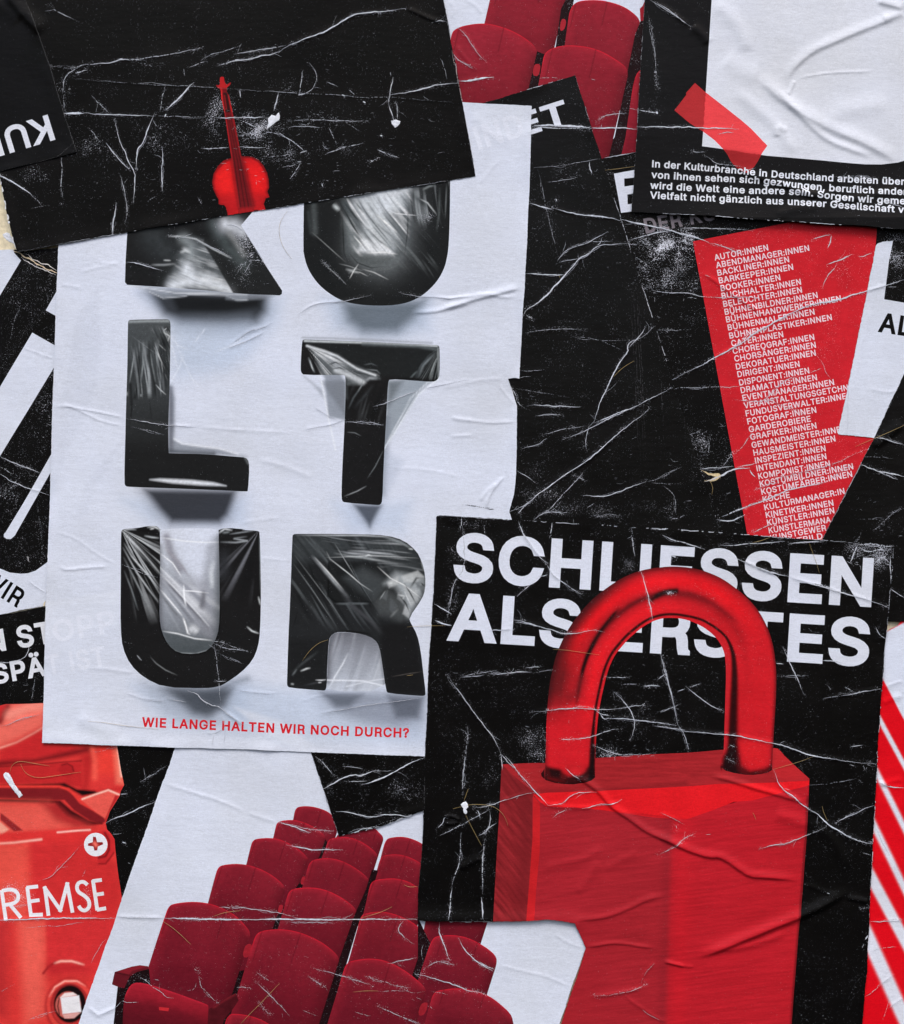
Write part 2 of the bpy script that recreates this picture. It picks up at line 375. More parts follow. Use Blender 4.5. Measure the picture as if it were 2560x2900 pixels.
def tag(o, label=None, cat=None, group=None, kind=None):
    for k, v in (("label", label), ("category", cat), ("group", group), ("kind", kind)):
        if v:
            o[k] = v
    return o
GLYPH_DATA = """
A|480|16,0 201,509 276,509 463,0 395,0 287,302 264,372 232,478 245,478 213,371 191,302 85,0/110,142 110,199 370,199 370,142
B|456|60,0 60,509 241,509 289,504 329,491 359,469 381,442 394,410 398,374 395,344 387,320 356,286 315,267 315,262 339,257 363,245 385,227 402,203 414,173 418,136 413,100 400,67 377,39 344,18 301,4 247,0/125,57 245,57 296,63 330,80 349,105 355,137 352,161 342,184 327,203 306,218 279,228 248,231 125,231/125,285 238,285 288,296 308,309 323,326 333,348 336,372 330,403 313,429 283,446 240,452 125,452
C|510|267,-7 205,1 150,25 104,63 70,115 48,179 40,254 48,329 70,393 104,445 150,484 205,508 267,516 340,504 373,490 402,471 427,447 448,418 463,385 473,348 408,348 389,395 357,428 315,449 267,456 223,450 184,432 150,403 125,364 109,314 103,254 109,194 125,145 151,105 184,76 223,59 267,53 315,60 357,81 389,114 408,160 473,160 463,124 448,91 428,62 402,38 373,19 341,5 305,-4
D|502|219,0 96,0 96,57 215,57 272,63 318,81 354,110 379,149 394,198 399,255 394,312 379,361 354,399 320,428 275,446 221,452 93,452 93,509 225,509 294,501 353,478 399,441 433,391 455,329 462,255 455,181 433,119 398,68 351,31 291,8/125,509 125,0 60,0 60,509
E|419|60,0 60,509 372,509 372,452 125,452 125,286 355,286 355,229 125,229 125,57 375,57 375,0
F|410|60,0 60,509 369,509 369,452 125,452 125,278 346,278 346,221 125,221 125,0
G|520|269,-7 205,1 149,25 104,64 69,116 47,179 40,254 47,329 69,393 103,445 149,484 203,508 265,516 304,513 340,504 374,489 403,469 429,445 449,416 465,384 474,349 408,349 387,393 356,427 315,448 265,456 222,450 183,432 150,404 125,364 109,314 103,254 109,194 125,145 151,105 184,76 224,59 269,53 309,57 345,71 374,93 396,123 410,160 415,202 434,199 283,199 283,256 478,256 478,200 471,141 451,91 419,50 377,19 326,0
H|517|60,0 60,509 125,509 125,289 392,289 392,509 457,509 457,0 392,0 392,232 125,232 125,0
I|301|31,0 31,57 118,57 118,452 31,452 31,509 269,509 269,452 183,452 183,57 269,57 269,0
J|396|185,-7 124,3 75,33 44,81 33,145 33,173 98,173 98,145 104,104 122,74 149,56 185,50 220,56 248,74 266,104 272,145 272,509 336,509 336,145 326,81 294,33 246,3
K|467|104,145 104,216 139,261 174,303 212,344 364,509 448,509 231,276 228,276/60,0 60,509 125,509 125,334 124,225 125,193 125,0/372,0 188,259 228,309 449,0
L|393|60,0 60,509 125,509 125,57 361,57 361,0
M|628|60,0 60,509 152,509 277,187 287,159 299,123 311,84 322,49 307,49 318,83 330,121 342,158 352,187 476,509 568,509 568,0 504,0 504,291 504,327 505,369 506,413 507,457 513,457 498,409 482,363 467,322 456,291 342,0 286,0 170,291 159,321 145,361 129,408 112,457 119,457 120,416 121,372 122,328 122,291 122,0
N|523|60,0 60,509 136,509 343,183 363,151 388,107 414,55 405,54 401,108 399,157 399,195 399,509 463,509 463,0 387,0 202,290 177,331 148,381 108,452 119,454 122,384 124,328 125,291 125,0
O|533|267,-7 205,1 150,25 105,63 70,115 48,179 40,254 48,329 70,393 105,445 150,484 205,508 267,516 329,508 384,484 429,445 464,393 486,329 493,254 486,179 464,115 429,63 384,25 329,1/267,53 310,59 349,76 383,105 408,144 425,194 430,254 425,314 408,365 383,404 349,433 310,450 267,456 223,450 184,433 151,404 125,364 109,314 103,254 109,194 125,144 151,105 184,76 223,59
P|445|60,0 60,509 235,509 289,503 332,487 366,462 390,430 404,391 409,348 404,304 390,265 366,233 332,207 289,191 235,186 109,186 109,242 233,242 269,246 297,256 318,272 333,294 342,319 344,348 342,376 333,402 318,423 297,439 268,449 232,452 125,452 125,0
Q|533|245,159 313,159 369,85 384,65 468,-48 401,-48 346,27 331,46/267,-7 205,1 150,25 105,63 70,115 48,179 40,254 48,329 70,393 105,445 150,484 205,508 267,516 329,508 384,484 429,445 464,393 486,329 493,254 486,179 464,115 429,63 384,25 329,1/267,53 310,59 349,76 383,105 408,144 425,194 430,254 425,314 408,365 383,404 349,433 310,450 267,456 223,450 184,433 151,404 125,364 109,314 103,254 109,194 125,144 151,105 184,76 223,59
R|449|60,0 60,509 236,509 290,504 333,489 367,465 390,433 405,395 409,352 405,309 390,271 367,240 333,217 289,203 236,198 96,198 96,255 234,255 269,258 298,267 319,281 334,300 342,324 345,352 342,380 334,405 319,425 298,440 269,449 233,452 125,452 125,0/353,0 230,229 303,229 428,0
S|447|224,-9 172,-4 128,9 91,31 64,60 46,96 38,137 104,137 110,110 123,88 142,71 166,59 224,49 257,52 286,60 311,74 329,92 341,114 346,139 342,161 332,179 296,205 245,222 184,239 128,260 86,289 60,326 52,372 58,413 75,448 102,476 138,498 180,511 227,516 275,511 316,498 351,476 377,449 394,415 401,378 337,378 326,412 302,437 267,453 225,459 194,456 167,448 145,435 129,418 118,398 115,376 119,352 131,334 169,308 212,293 264,279 312,264 359,238 395,198 405,171 408,139 403,99 386,64 360,34 323,11 278,-4
T|449|32,452 32,509 417,509 417,452 257,452 257,0 193,0 193,452
U|517|259,-8 203,-2 154,15 114,43 85,80 66,124 60,173 60,509 124,509 124,178 128,144 141,113 160,87 187,68 220,56 259,52 298,56 331,68 357,87 377,113 389,144 393,178 393,509 457,509 457,173 451,124 433,80 403,43 363,15 315,-2
V|480|204,0 16,509 84,509 192,206 215,137 248,31 235,31 267,138 290,206 395,509 463,509 278,0
W|686|155,0 16,509 82,509 163,196 175,145 187,94 197,40 189,40 200,94 211,145 224,196 306,509 380,509 462,196 474,145 486,94 497,40 488,40 499,94 510,145 523,196 603,509 670,509 530,0 455,0 368,323 351,391 336,475 350,475 335,395 318,323 230,0
X|474|18,0 217,284 217,236 29,509 104,509 178,400 204,361 223,329 243,292 232,292 252,329 272,361 298,400 374,509 446,509 259,239 259,287 456,0 382,0 292,129 268,165 250,195 230,231 244,231 225,196 206,166 182,129 91,0
Y|472|203,0 203,208 16,509 91,509 192,344 222,292 250,230 224,230 251,293 280,344 381,509 455,509 268,208 268,0
Z|438|42,0 42,46 273,385 306,431 341,476 348,454 285,452 223,452 40,452 40,509 397,509 397,462 169,129 134,81 97,33 90,54 152,57 214,57 399,57 399,0
Ä|480|16,0 201,509 276,509 463,0 395,0 287,302 264,372 232,478 245,478 213,371 191,302 85,0/110,142 110,199 370,199 370,142/312,572 296,575 283,584 274,597 271,612 274,628 283,641 296,650 312,653 327,650 340,641 349,628 352,612 349,597 340,584 327,575/168,572 152,575 139,584 130,597 127,612 130,628 139,641 152,650 168,653 183,650 196,641 205,628 208,612 205,597 196,584 183,575
Ü|517|259,-8 203,-2 154,15 114,43 85,80 66,124 60,173 60,509 124,509 124,178 128,144 141,113 160,87 187,68 220,56 259,52 298,56 331,68 357,87 377,113 389,144 393,178 393,509 457,509 457,173 451,124 433,80 403,43 363,15 315,-2/331,572 315,575 302,584 293,597 290,612 293,628 302,641 315,650 331,653 346,650 359,641 368,628 371,612 368,597 359,584 346,575/187,572 172,575 158,584 149,597 146,612 149,628 158,641 172,650 187,653 203,650 216,641 224,628 227,612 224,597 216,584 203,575
Ö|533|267,-7 205,1 150,25 105,63 70,115 48,179 40,254 48,329 70,393 105,445 150,484 205,508 267,516 329,508 384,484 429,445 464,393 486,329 493,254 486,179 464,115 429,63 384,25 329,1/267,53 310,59 349,76 383,105 408,144 425,194 430,254 425,314 408,365 383,404 349,433 310,450 267,456 223,450 184,433 151,404 125,364 109,314 103,254 109,194 125,144 151,105 184,76 223,59/339,572 323,575 310,584 301,597 298,612 301,628 310,641 323,650 339,653 355,650 368,641 376,628 379,612 376,597 368,584 355,575/195,572 180,575 167,584 158,597 155,612 158,628 167,641 180,650 195,653 211,650 224,641 233,628 236,612 233,597 224,584 211,575
:|188|95,-4 78,-1 63,9 53,24 50,41 53,59 63,73 78,83 95,87 113,83 128,73 138,59 141,41 138,24 128,9 113,-1/95,271 78,274 63,284 53,299 50,316 53,334 63,349 78,359 95,362 113,359 128,349 138,334 141,316 138,299 128,284 113,274
?|359|132,152 132,159 141,230 153,252 168,269 209,298 247,334 258,357 262,384 259,406 250,425 220,452 178,462 137,453 106,425 96,404 92,378 27,378 33,418 49,452 73,479 103,499 138,511 178,516 219,511 255,498 284,478 306,451 319,418 324,382 319,344 306,311 284,284 254,261 219,235 200,205 194,158 194,152/164,-4 146,-1 131,9 121,24 118,41 121,58 131,73 146,83 164,86 181,83 196,73 206,58 209,41 206,24 196,9 181,-1
.|188|95,-4 78,-1 63,9 53,24 50,41 53,59 63,73 78,83 95,87 113,83 128,73 138,59 141,41 138,24 128,9 113,-1
,|188|38,-119 68,71 137,71 84,-119
a|389|160,-9 126,-5 94,5 68,22 48,45 35,73 30,108 34,138 43,161 58,179 78,193 125,211 178,220 234,227 265,235 273,243 276,255 276,257 267,297 240,322 196,331 149,322 118,301 100,274 41,291 57,322 79,346 104,364 133,375 194,384 239,379 286,360 306,343 322,320 333,290 337,251 337,0 277,0 277,52 272,52 252,25 215,1/170,45 202,49 228,59 248,74 263,93 272,115 276,138 276,190 259,182 231,176 200,171 175,168 134,159 103,139 95,124 92,105 102,72 130,52
b|424|229,-8 198,-5 172,4 138,31 118,59 112,59 112,0 53,0 53,509 114,509 114,319 118,319 137,346 171,373 197,381 229,384 274,378 313,361 345,332 370,293 385,245 390,189 385,133 370,84 346,45 313,16 274,-2/220,47 253,51 279,66 301,88 316,117 325,151 328,189 325,227 316,261 301,290 280,311 253,325 220,330 188,325 161,312 140,291 125,263 116,229 113,189 116,150 125,115 140,86 162,65 188,51
c|396|207,-8 159,-2 117,16 82,46 56,85 40,133 34,187 40,243 56,291 82,330 117,360 159,378 207,384 260,377 305,356 340,322 362,277 303,262 290,289 270,311 242,325 207,330 173,325 145,310 124,287 108,258 99,224 96,187 99,151 108,117 124,89 145,66 173,51 207,46 243,52 271,66 292,89 304,117 363,102 341,56 306,21 261,-1
d|424|195,-8 151,-2 111,16 79,45 55,84 39,133 34,189 39,245 55,293 79,332 112,361 151,378 196,384 228,381 253,373 287,346 306,319 311,319 311,509 372,509 372,0 313,0 313,59 307,59 287,31 252,4 227,-5/205,47 236,51 263,65 284,86 299,115 309,150 312,189 309,229 300,263 284,291 263,312 237,325 205,330 172,325 145,311 124,290 108,261 99,227 96,189 99,151 109,117 124,88 145,66 172,51
e|404|212,-8 161,-2 117,16 82,46 56,85 40,132 34,187 39,242 55,290 81,329 115,359 157,378 205,384 266,374 294,361 319,341 341,315 357,282 368,242 371,194 371,169 75,169 75,221 338,221 310,202 307,237 298,269 283,294 263,314 237,326 205,330 173,326 146,313 125,294 109,270 99,241 96,211 96,178 100,139 110,106 128,80 151,61 179,50 212,46 254,53 285,73 306,105 365,91 353,63 335,39 311,19 283,4 249,-5
f|254|228,379 228,327 6,327 6,379/81,0 81,432 84,461 96,486 113,505 135,519 187,530 222,527 243,521 227,468 215,472 195,474 171,470 154,460 145,443 142,419 142,0
g|425|207,-151 168,-148 134,-140 82,-110 51,-69 101,-41 122,-66 154,-88 207,-97 249,-92 282,-75 304,-47 311,-6 311,68 306,68 287,41 252,16 227,8 195,5 152,10 113,27 80,53 55,90 39,136 34,191 39,246 55,293 80,332 112,361 152,378 196,384 228,382 253,373 288,346 308,319 313,319 313,379 372,379 372,-9 367,-54 350,-90 324,-117 291,-136 251,-147/205,59 237,63 264,75 285,95 300,121 309,154 312,193 309,231 300,264 285,291 264,312 237,325 205,330 172,325 145,312 124,290 109,262 99,229 96,193 99,155 109,123 124,96 145,76 172,63
h|410|114,227 114,0 53,0 53,509 114,509 114,287 102,287 124,332 152,362 187,379 227,384 264,380 295,369 321,349 341,321 353,285 357,240 357,0 296,0 296,235 290,275 273,304 246,323 210,329 184,326 161,317 141,303 126,283 117,257
i|167|53,0 53,379 114,379 114,0/84,443 67,446 54,455 44,468 41,483 44,499 54,512 67,521 84,524 100,521 114,512 123,499 126,483 123,468 114,455 100,446
j|167|53,379 114,379 114,-30 111,-63 102,-90 86,-113 65,-129 37,-139 4,-143 -10,-143 -10,-87 2,-87 25,-83 40,-72 50,-54 53,-29/83,443 67,446 53,455 44,468 41,483 44,499 53,512 67,521 83,524 100,521 114,512 123,499 126,483 123,468 114,455 100,446
k|381|110,137 110,212 121,212 284,379 360,379 184,199 177,199/53,0 53,509 114,509 114,0/294,0 148,186 191,229 372,0
l|189|139,-2 101,3 74,20 58,47 53,84 53,509 114,509 114,99 120,62 130,54 146,52 160,53 170,54 181,3 162,-1
m|610|53,0 53,379 112,379 112,295 108,295 118,323 132,346 172,376 219,386 257,380 287,361 309,331 321,295 312,295 322,321 337,343 381,375 437,386 468,383 497,372 522,354 541,328 553,296 557,255 557,0 496,0 496,254 490,289 473,313 447,326 419,330 395,328 374,320 345,290 335,247 335,0 274,0 274,260 269,288 253,311 229,326 199,330 158,320 140,307 126,289 117,266 114,238 114,0
n|410|114,227 114,0 53,0 53,379 112,379 112,287 102,287 124,332 152,362 187,379 227,384 264,380 295,369 321,349 341,321 353,285 357,240 357,0 296,0 296,235 290,275 273,304 246,323 210,329 184,326 161,317 141,303 126,283 117,257
o|415|207,-8 159,-2 117,16 82,46 56,85 40,133 34,187 40,243 56,291 82,330 117,360 159,378 207,384 256,378 299,360 333,330 359,291 376,243 381,187 376,133 359,85 333,46 299,16 256,-2/207,46 242,51 270,66 292,89 307,117 316,151 319,187 316,224 307,258 292,287 270,310 242,325 207,330 173,325 145,310 124,287 108,258 99,224 96,187 99,151 108,117 124,89 145,66 173,51
p|424|53,-143 53,379 112,379 112,319 118,319 137,346 171,373 197,381 229,384 274,378 313,361 345,332 370,293 385,245 390,189 385,133 370,84 346,45 313,16 274,-2 229,-8 198,-5 173,4 138,31 118,59 114,59 114,-143/220,47 253,51 279,66 301,88 316,117 325,151 328,189 325,227 316,261 301,290 280,311 253,325 220,330 188,325 161,312 140,291 125,263 116,229 113,189 116,150 125,115 140,86 162,65 188,51
q|424|372,-143 311,-143 311,59 306,59 287,31 252,4 227,-5 195,-8 151,-2 111,16 79,45 55,84 39,133 34,189 39,245 55,293 79,332 112,361 151,378 196,384 228,381 253,373 287,346 307,319 313,319 313,379 372,379/205,47 236,51 263,65 284,86 299,115 309,150 312,189 309,229 300,263 284,291 263,312 237,325 205,330 172,325 145,311 124,290 108,261 99,227 96,189 99,151 109,117 124,88 145,66 172,51
r|259|53,0 53,379 112,379 112,321 115,321 130,347 152,367 181,380 213,385 229,384 243,384 243,322 230,324 207,326 182,323 159,315 140,301 126,284 117,262 114,237 114,0
s|365|182,-8 145,-5 112,3 84,18 62,38 45,63 36,94 94,107 105,79 124,60 150,49 181,45 217,50 244,62 262,81 268,103 265,121 254,136 237,147 212,155 149,170 104,186 72,208 53,237 47,274 51,305 65,332 87,354 115,370 149,381 187,384 223,381 254,372 279,358 299,339 324,290 268,277 258,298 243,316 219,328 187,333 156,329 131,317 114,299 109,277 112,258 124,243 172,223 229,209 275,194 306,171 325,142 331,107 326,75 312,47 290,24 260,6 223,-5
t|227|204,379 204,327 6,327 6,379/65,471 126,471 126,98 128,76 136,61 150,53 170,50 185,51 202,54 213,2 192,-3 168,-4 125,2 92,21 72,52 65,93
u|410|182,-5 146,-1 115,11 89,31 69,59 57,95 53,139 53,379 114,379 114,144 119,105 137,75 164,56 200,50 226,53 249,62 268,77 283,97 293,122 296,153 296,379 357,379 357,0 298,0 298,92 307,92 286,47 257,17 222,0
v|389|163,0 17,379 84,379 165,155 187,87 206,21 184,21 203,87 224,155 305,379 371,379 226,0
w|567|138,0 23,379 87,379 133,214 154,137 175,41 165,41 186,135 206,214 252,379 316,379 362,214 382,136 402,41 391,41 413,135 434,214 480,379 545,379 429,0 368,0 319,172 305,225 291,280 277,338 291,338 277,280 263,225 248,172 199,0
x|379|21,0 171,218 171,171 29,379 100,379 147,306 179,253 207,206 175,206 202,253 233,306 282,379 352,379 209,169 209,214 358,0 287,0 231,85 200,136 173,182 205,182 178,136 148,85 91,0
y|389|47,-139 61,-86 71,-87 104,-89 130,-74 151,-36 163,-1 17,379 84,379 165,155 187,87 206,21 184,21 202,87 224,155 305,379 371,379 204,-58 177,-107 139,-136 91,-145 65,-143
z|380|42,0 42,46 254,320 254,323 48,323 48,379 333,379 333,331 126,60 126,56 339,56 339,0
ä|389|160,-9 126,-5 94,5 68,22 48,45 35,73 30,108 34,138 43,161 58,179 78,193 125,211 178,220 234,227 265,235 273,243 276,255 276,257 267,297 240,322 196,331 149,322 118,301 100,274 41,291 57,322 79,346 104,364 133,375 194,384 239,379 286,360 306,343 322,320 333,290 337,251 337,0 277,0 277,52 272,52 252,25 215,1/170,45 202,49 228,59 248,74 263,93 272,115 276,138 276,190 259,182 231,176 200,171 175,168 134,159 103,139 95,124 92,105 102,72 130,52/261,443 246,446 233,455 224,468 221,483 224,499 233,512 246,520 261,523 277,520 290,512 299,499 301,483 299,468 290,455 277,446/117,443 102,446 89,455 80,468 77,483 80,499 89,512 102,520 117,523 133,520 146,512 155,499 158,483 155,468 146,455 133,446
ü|410|182,-5 146,-1 115,11 89,31 69,59 57,95 53,139 53,379 114,379 114,144 119,105 137,75 164,56 200,50 226,53 249,62 268,77 283,97 293,122 296,153 296,379 357,379 357,0 298,0 298,92 307,92 286,47 257,17 222,0/277,443 261,446 248,455 239,468 236,483 239,499 248,512 261,520 277,523 292,520 305,512 314,499 317,483 314,468 305,455 292,446/133,443 118,446 104,455 96,468 93,483 96,499 104,512 118,520 133,523 149,520 162,512 170,499 173,483 170,468 162,455 149,446
 |188|
"""

# ---------------------------------------------------------------- building sheets of printed paper
def world_xz(P):
    return (P[:, 0] - 1280) * PX, ZC + (1450 - P[:, 1]) * PX

def hexgrid(lo, hi, s):
    ry = s * 0.8660254
    j0, j1 = int(math.floor(lo[1] / ry)), int(math.ceil(hi[1] / ry))
    i0, i1 = int(math.floor(lo[0] / s)) - 1, int(math.ceil(hi[0] / s))
    J, I = np.meshgrid(np.arange(j0, j1 + 1), np.arange(i0, i1 + 1), indexing='ij')
    return np.column_stack([((I + (J % 2) * 0.5) * s).ravel(), (J * ry).ravel()])

def make_mesh(name, V, F, N, ink, wear, mats, parent):
    me = bpy.data.meshes.new(name)
    me.from_pydata(V.tolist(), [], F)
    me.update()
    me.polygons.foreach_set("use_smooth", np.ones(len(me.polygons), bool))
    a = me.attributes.new("ink", 'FLOAT_COLOR', 'POINT')
    a.data.foreach_set("color", np.column_stack([np.clip(ink, 0, 0.9), np.ones(len(V))]).astype(np.float32).ravel())
    b = me.attributes.new("wear", 'FLOAT', 'POINT')
    b.data.foreach_set("value", wear.astype(np.float32))
    me.normals_split_custom_set_from_vertices(N.tolist())
    for m in mats:
        me.materials.append(m)
    o = bpy.data.objects.new(name, me)
    col.objects.link(o)
    if parent:
        o.parent = parent
    return o

SPLIT = ("seat_gap", "theatre_seat")

def components(tri):
    """separate pieces of a set of triangles"""
    u, inv = np.unique(tri, return_inverse=True)
    t = inv.reshape(-1, 3)
    lab = np.arange(len(u))
    while True:
        m = lab[t].min(1)
        new = lab.copy()
        for k in range(3):
            np.minimum.at(new, t[:, k], m)
        new = new[new]
        if (new == lab).all():
            break
        lab = new
    c = lab[t[:, 0]]
    return [tri[c == v] for v in np.unique(c)]

WIDTH = 0.66
RELIEF = 0.5

class Poster:
    def __init__(self, name, label, outline, layer, paint, step=4.4, jag=0.9, mat=None, group=None, lift=None, cat="poster", seed=1):
        self.name, self.label, self.layer, self.paint, self.step = name, label, layer, paint, step
        self.mat, self.group, self.lift, self.cat = mat or M_PAPER, group, lift, cat
        self.rng = np.random.RandomState(seed)
        p = resample(outline, 5.0, True)
        q = np.roll(p, -1, 0) - np.roll(p, 1, 0)
        q /= np.maximum(np.hypot(q[:, 0], q[:, 1]), 1e-9)[:, None]
        n = np.column_stack([-q[:, 1], q[:, 0]])
        r = self.rng.randn(len(p)) * 0.45
        r += np.interp(np.arange(len(p)), np.arange(0, len(p) + 12, 11), self.rng.randn(len(np.arange(0, len(p) + 12, 11))) * 0.9)
        self.outline = p + n * (r * jag)[:, None]
        self.regions, self.ribbons, self.owner, self.crease_pts = [], [], {}, []
    def region(self, name, rings, paint, step=None, label=None, dense=True, of=None):
        if isinstance(rings, np.ndarray):
            rings = [rings]
        if dense:
            rings = [resample(r, 6.0, True) for r in rings]
        self.owner[len(self.regions)] = of
        self.regions.append((name, rings, paint, step, label))
    def ribbon(self, pts, w, gap=0.0, c=(206, 212, 226), jit=0.5, ends=True, z=0.22, step=4.0):
        self.ribbons.append((np.asarray(pts, float), w, gap, c, jit, ends, z, step))
    def H(self, P):
        h = height(P)
        if self.lift is not None:
            h = h + self.lift(P)
        return h
    def surf(self, P, dz=0.0):
        h = self.H(P)
        e = 1.5
        k = MM / (e * PX)
        hx = (self.H(P + [e, 0]) - h) * k
        hy = (self.H(P + [0, e]) - h) * k
        N = np.column_stack([-hx, -np.ones(len(P)), hy])
        N /= np.linalg.norm(N, axis=1)[:, None]
        x, z = world_xz(P)
        y = -(h + self.layer * 0.65 + dz + 2.0) * MM
        return np.column_stack([x, y, z]) - self.base, N
    def build(self):
        lo, hi = self.outline.min(0), self.outline.max(0)
        x, z = world_xz(np.array([[(lo[0] + hi[0]) / 2, hi[1]]]))
        self.base = np.array([x[0], -(self.layer * 0.65 + 2.0) * MM, z[0]])
        root = bpy.data.objects.new(self.name, None)
        root.location = self.base
        root.empty_display_size = 0.05
        col.objects.link(root)
        tag(root, self.label, self.cat, self.group)
        self.root = root
        pts, edges = [], []
        def add_ring(r):
            b = len(pts)
            pts.extend(r.tolist())
            n = len(r)
            edges.extend((b + i, b + (i + 1) % n) for i in range(n))
        add_ring(self.outline)
        for nm, rings, pf, st, lb in self.regions:
            for r in rings:
                add_ring(r)
        fine = np.zeros(0, bool)
        g = hexgrid(lo, hi, self.step)
        keep = inside(g, self.outline)
        pts_all = [np.array(pts)]
        for nm, rings, pf, st, lb in self.regions:
            if st:
                a, b = np.min([r.min(0) for r in rings], 0), np.max([r.max(0) for r in rings], 0)
                q = hexgrid(a, b, st)
                pts_all.append(q[inside(q, rings) & inside(q, self.outline)])
                keep &= ~inside(g, rings)
        pts_all.append(g[keep])
        A = np.vstack(pts_all)
        vin = [Vector((p[0], -p[1])) for p in A.tolist()]
        vo, eo, fo, _, _, _ = delaunay_2d_cdt(vin, edges, [], 0, 1e-4)
        V2 = np.array([(v.x, -v.y) for v in vo])
        T = np.array(fo)
        C = V2[T].mean(1)
        ok = inside(C, self.outline)
        T, C = T[ok], C[ok]
        idx = np.full(len(T), -1)
        for i, (nm, rings, pf, st, lb) in enumerate(self.regions):
            idx[inside(C, rings)] = i
        # the paper's own thickness along its outer edge
        ed = np.sort(np.vstack([T[:, [0, 1]], T[:, [1, 2]], T[:, [2, 0]]]), axis=1)
        nv = len(V2)
        ue, cnt = np.unique(ed[:, 0].astype(np.int64) * nv + ed[:, 1], return_counts=True)
        rim = ue[cnt == 1]
        groups = {}
        for i in range(-1, len(self.regions)):
            groups[i] = T[idx == i]
        made = {}
        later = list(groups.items())
        while later:
            i, tri = later.pop(0)
            if len(tri) == 0:
                continue
            if not isinstance(i, tuple) and i >= 0 and self.regions[i][0] in SPLIT:
                pieces = components(tri)
                if len(pieces) > 1:
                    later += [((i, k), t_) for k, t_ in enumerate(pieces) if len(t_) > 6]
                    continue
            u, inv = np.unique(tri, return_inverse=True)
            F = inv.reshape(-1, 3)
            P = V2[u]
            V, N = self.surf(P)
            if isinstance(i, tuple):
                i = i[0]
            pf = self.paint if i < 0 else self.regions[i][2]
            k = pf(P)
            ink, wear = k.c, k.w
            if wear.max() > 0.05:
                for cp, cw in self.crease_pts:
                    if cw < 2.2:
                        continue
                    j = np.nonzero((P[:, 0] > cp[:, 0].min() - 30) & (P[:, 0] < cp[:, 0].max() + 30) & (P[:, 1] > cp[:, 1].min() - 30) & (P[:, 1] < cp[:, 1].max() + 30))[0]
                    if len(j):
                        dd, _, _ = chain_dist(P[j], cp)
                        wear[j] = np.maximum(wear[j], np.where(wear[j] > .05, .5, .25) * np.exp(-(dd / 11.0) ** 2))
            faces = F.tolist()
            if i < 0:
                rv, rf, rn, rc = [], [], [], []
                base = len(V)
                full = []
                for a, b in ((0, 1), (1, 2), (2, 0)):
                    ga, gb = u[F[:, a]].astype(np.int64), u[F[:, b]].astype(np.int64)
                    hit = np.isin(np.minimum(ga, gb) * nv + np.maximum(ga, gb), rim)
                    full += F[hit][:, [a, b]].tolist()
                m = {}
                for a, b in full:
                    for q in (a, b):
                        if q not in m:
                            m[q] = base + len(rv)
                            rv.append(V[q]); rn.append((0, -1, 0.2))
                            rv.append(V[q] + np.array([0, 0.0005, 0])); rn.append((0, -1, 0.2))
                    faces.append([b_ for b_ in (m[b], m[a], m[a] + 1, m[b] + 1)])
                if rv:
                    V = np.vstack([V, rv]); N = np.vstack([N, rn])
                    ink = np.vstack([ink, np.tile(lin((150, 152, 158)), (len(rv), 1))]); wear = np.concatenate([wear, np.zeros(len(rv))])
                # rubbed creases and scratches: ink gone, bare paper shows
                QL, QR, CC, ON, DZ = [], [], [], [], []
                R = self.rng
                for pts_r, w, gap, c, jit, ends, dz, stp in self.ribbons:
                    q = resample(smooth_chain(pts_r, 1) if len(pts_r) > 2 else pts_r, 2.2)
                    n = len(q)
                    if n < 2:
                        continue
                    d = np.gradient(q, axis=0)
                    d /= np.maximum(np.hypot(d[:, 0], d[:, 1]), 1e-9)[:, None]
                    nr = np.column_stack([-d[:, 1], d[:, 0]])
                    ar = np.arange(n)
                    k6, k3, k20 = np.arange(0, n + 8, 7), np.arange(0, n + 4, 3), np.arange(0, n + 26, 24)
                    wob = np.interp(ar, k6, R.randn(len(k6))) * jit * 1.2 + np.interp(ar, k3, R.randn(len(k3))) * jit * 0.7
                    slow = 0.6 * np.interp(ar, k20, R.rand(len(k20))) + 0.4 * np.interp(ar, k3, R.rand(len(k3)))
                    q = q + nr * wob[:, None]
                    hw = 0.5 * w * WIDTH * (0.25 + 1.1 * slow) * (1 - 0.45 * gap)
                    if ends:
                        t = np.linspace(0, 1, n)
                        hw *= np.clip(np.minimum(t, 1 - t) / 0.25, 0.2, 1)
                    on = (0.55 * R.rand(n) + 0.45 * slow) >= 0.12 + gap * 0.62 if gap > 0.12 else np.ones(n, bool)
                    QL.append(q + nr * hw[:, None]); QR.append(q - nr * hw[:, None])
                    CC.append(lin(c) * (0.8 + 0.3 * R.rand(n))[:, None] * (1 - .75 * min(gap, .5)))
                    ON.append(np.append(on[:-1], False)); DZ.append(np.full(n, dz))
                if QL:
                    QL, QR, CC, ON, DZ = np.vstack(QL), np.vstack(QR), np.vstack(CC), np.concatenate(ON), np.concatenate(DZ)
                    n = len(QL)
                    vis = ON & inside((QL + QR) / 2, self.outline)
                    b0 = len(V)
                    Va, Na = self.surf(np.vstack([QL, QR]), np.concatenate([DZ, DZ]))
                    V = np.vstack([V, Va]); N = np.vstack([N, Na])
                    ink = np.vstack([ink, CC, CC]); wear = np.concatenate([wear, np.zeros(2 * n)])
                    j = np.nonzero(vis)[0]
                    faces += np.column_stack([b0 + j, b0 + j + 1, b0 + n + j + 1, b0 + n + j]).tolist()
            nm = "sheet" if i < 0 else self.regions[i][0]
            o = make_mesh(nm, V, faces, N, ink, wear, [self.mat], root)
            made.setdefault(i, o)
            if i >= 0 and self.regions[i][4]:
                o["label"] = self.regions[i][4]
        names = [r[0] for r in self.regions]
        for k, of in self.owner.items():
            if of and k in made:
                own = [q for q in range(len(names)) if names[q] == of and q in made]
                if own:
                    own = min(own, key=lambda q: abs(q - k))
                    made[k].parent = made[own]
        return root

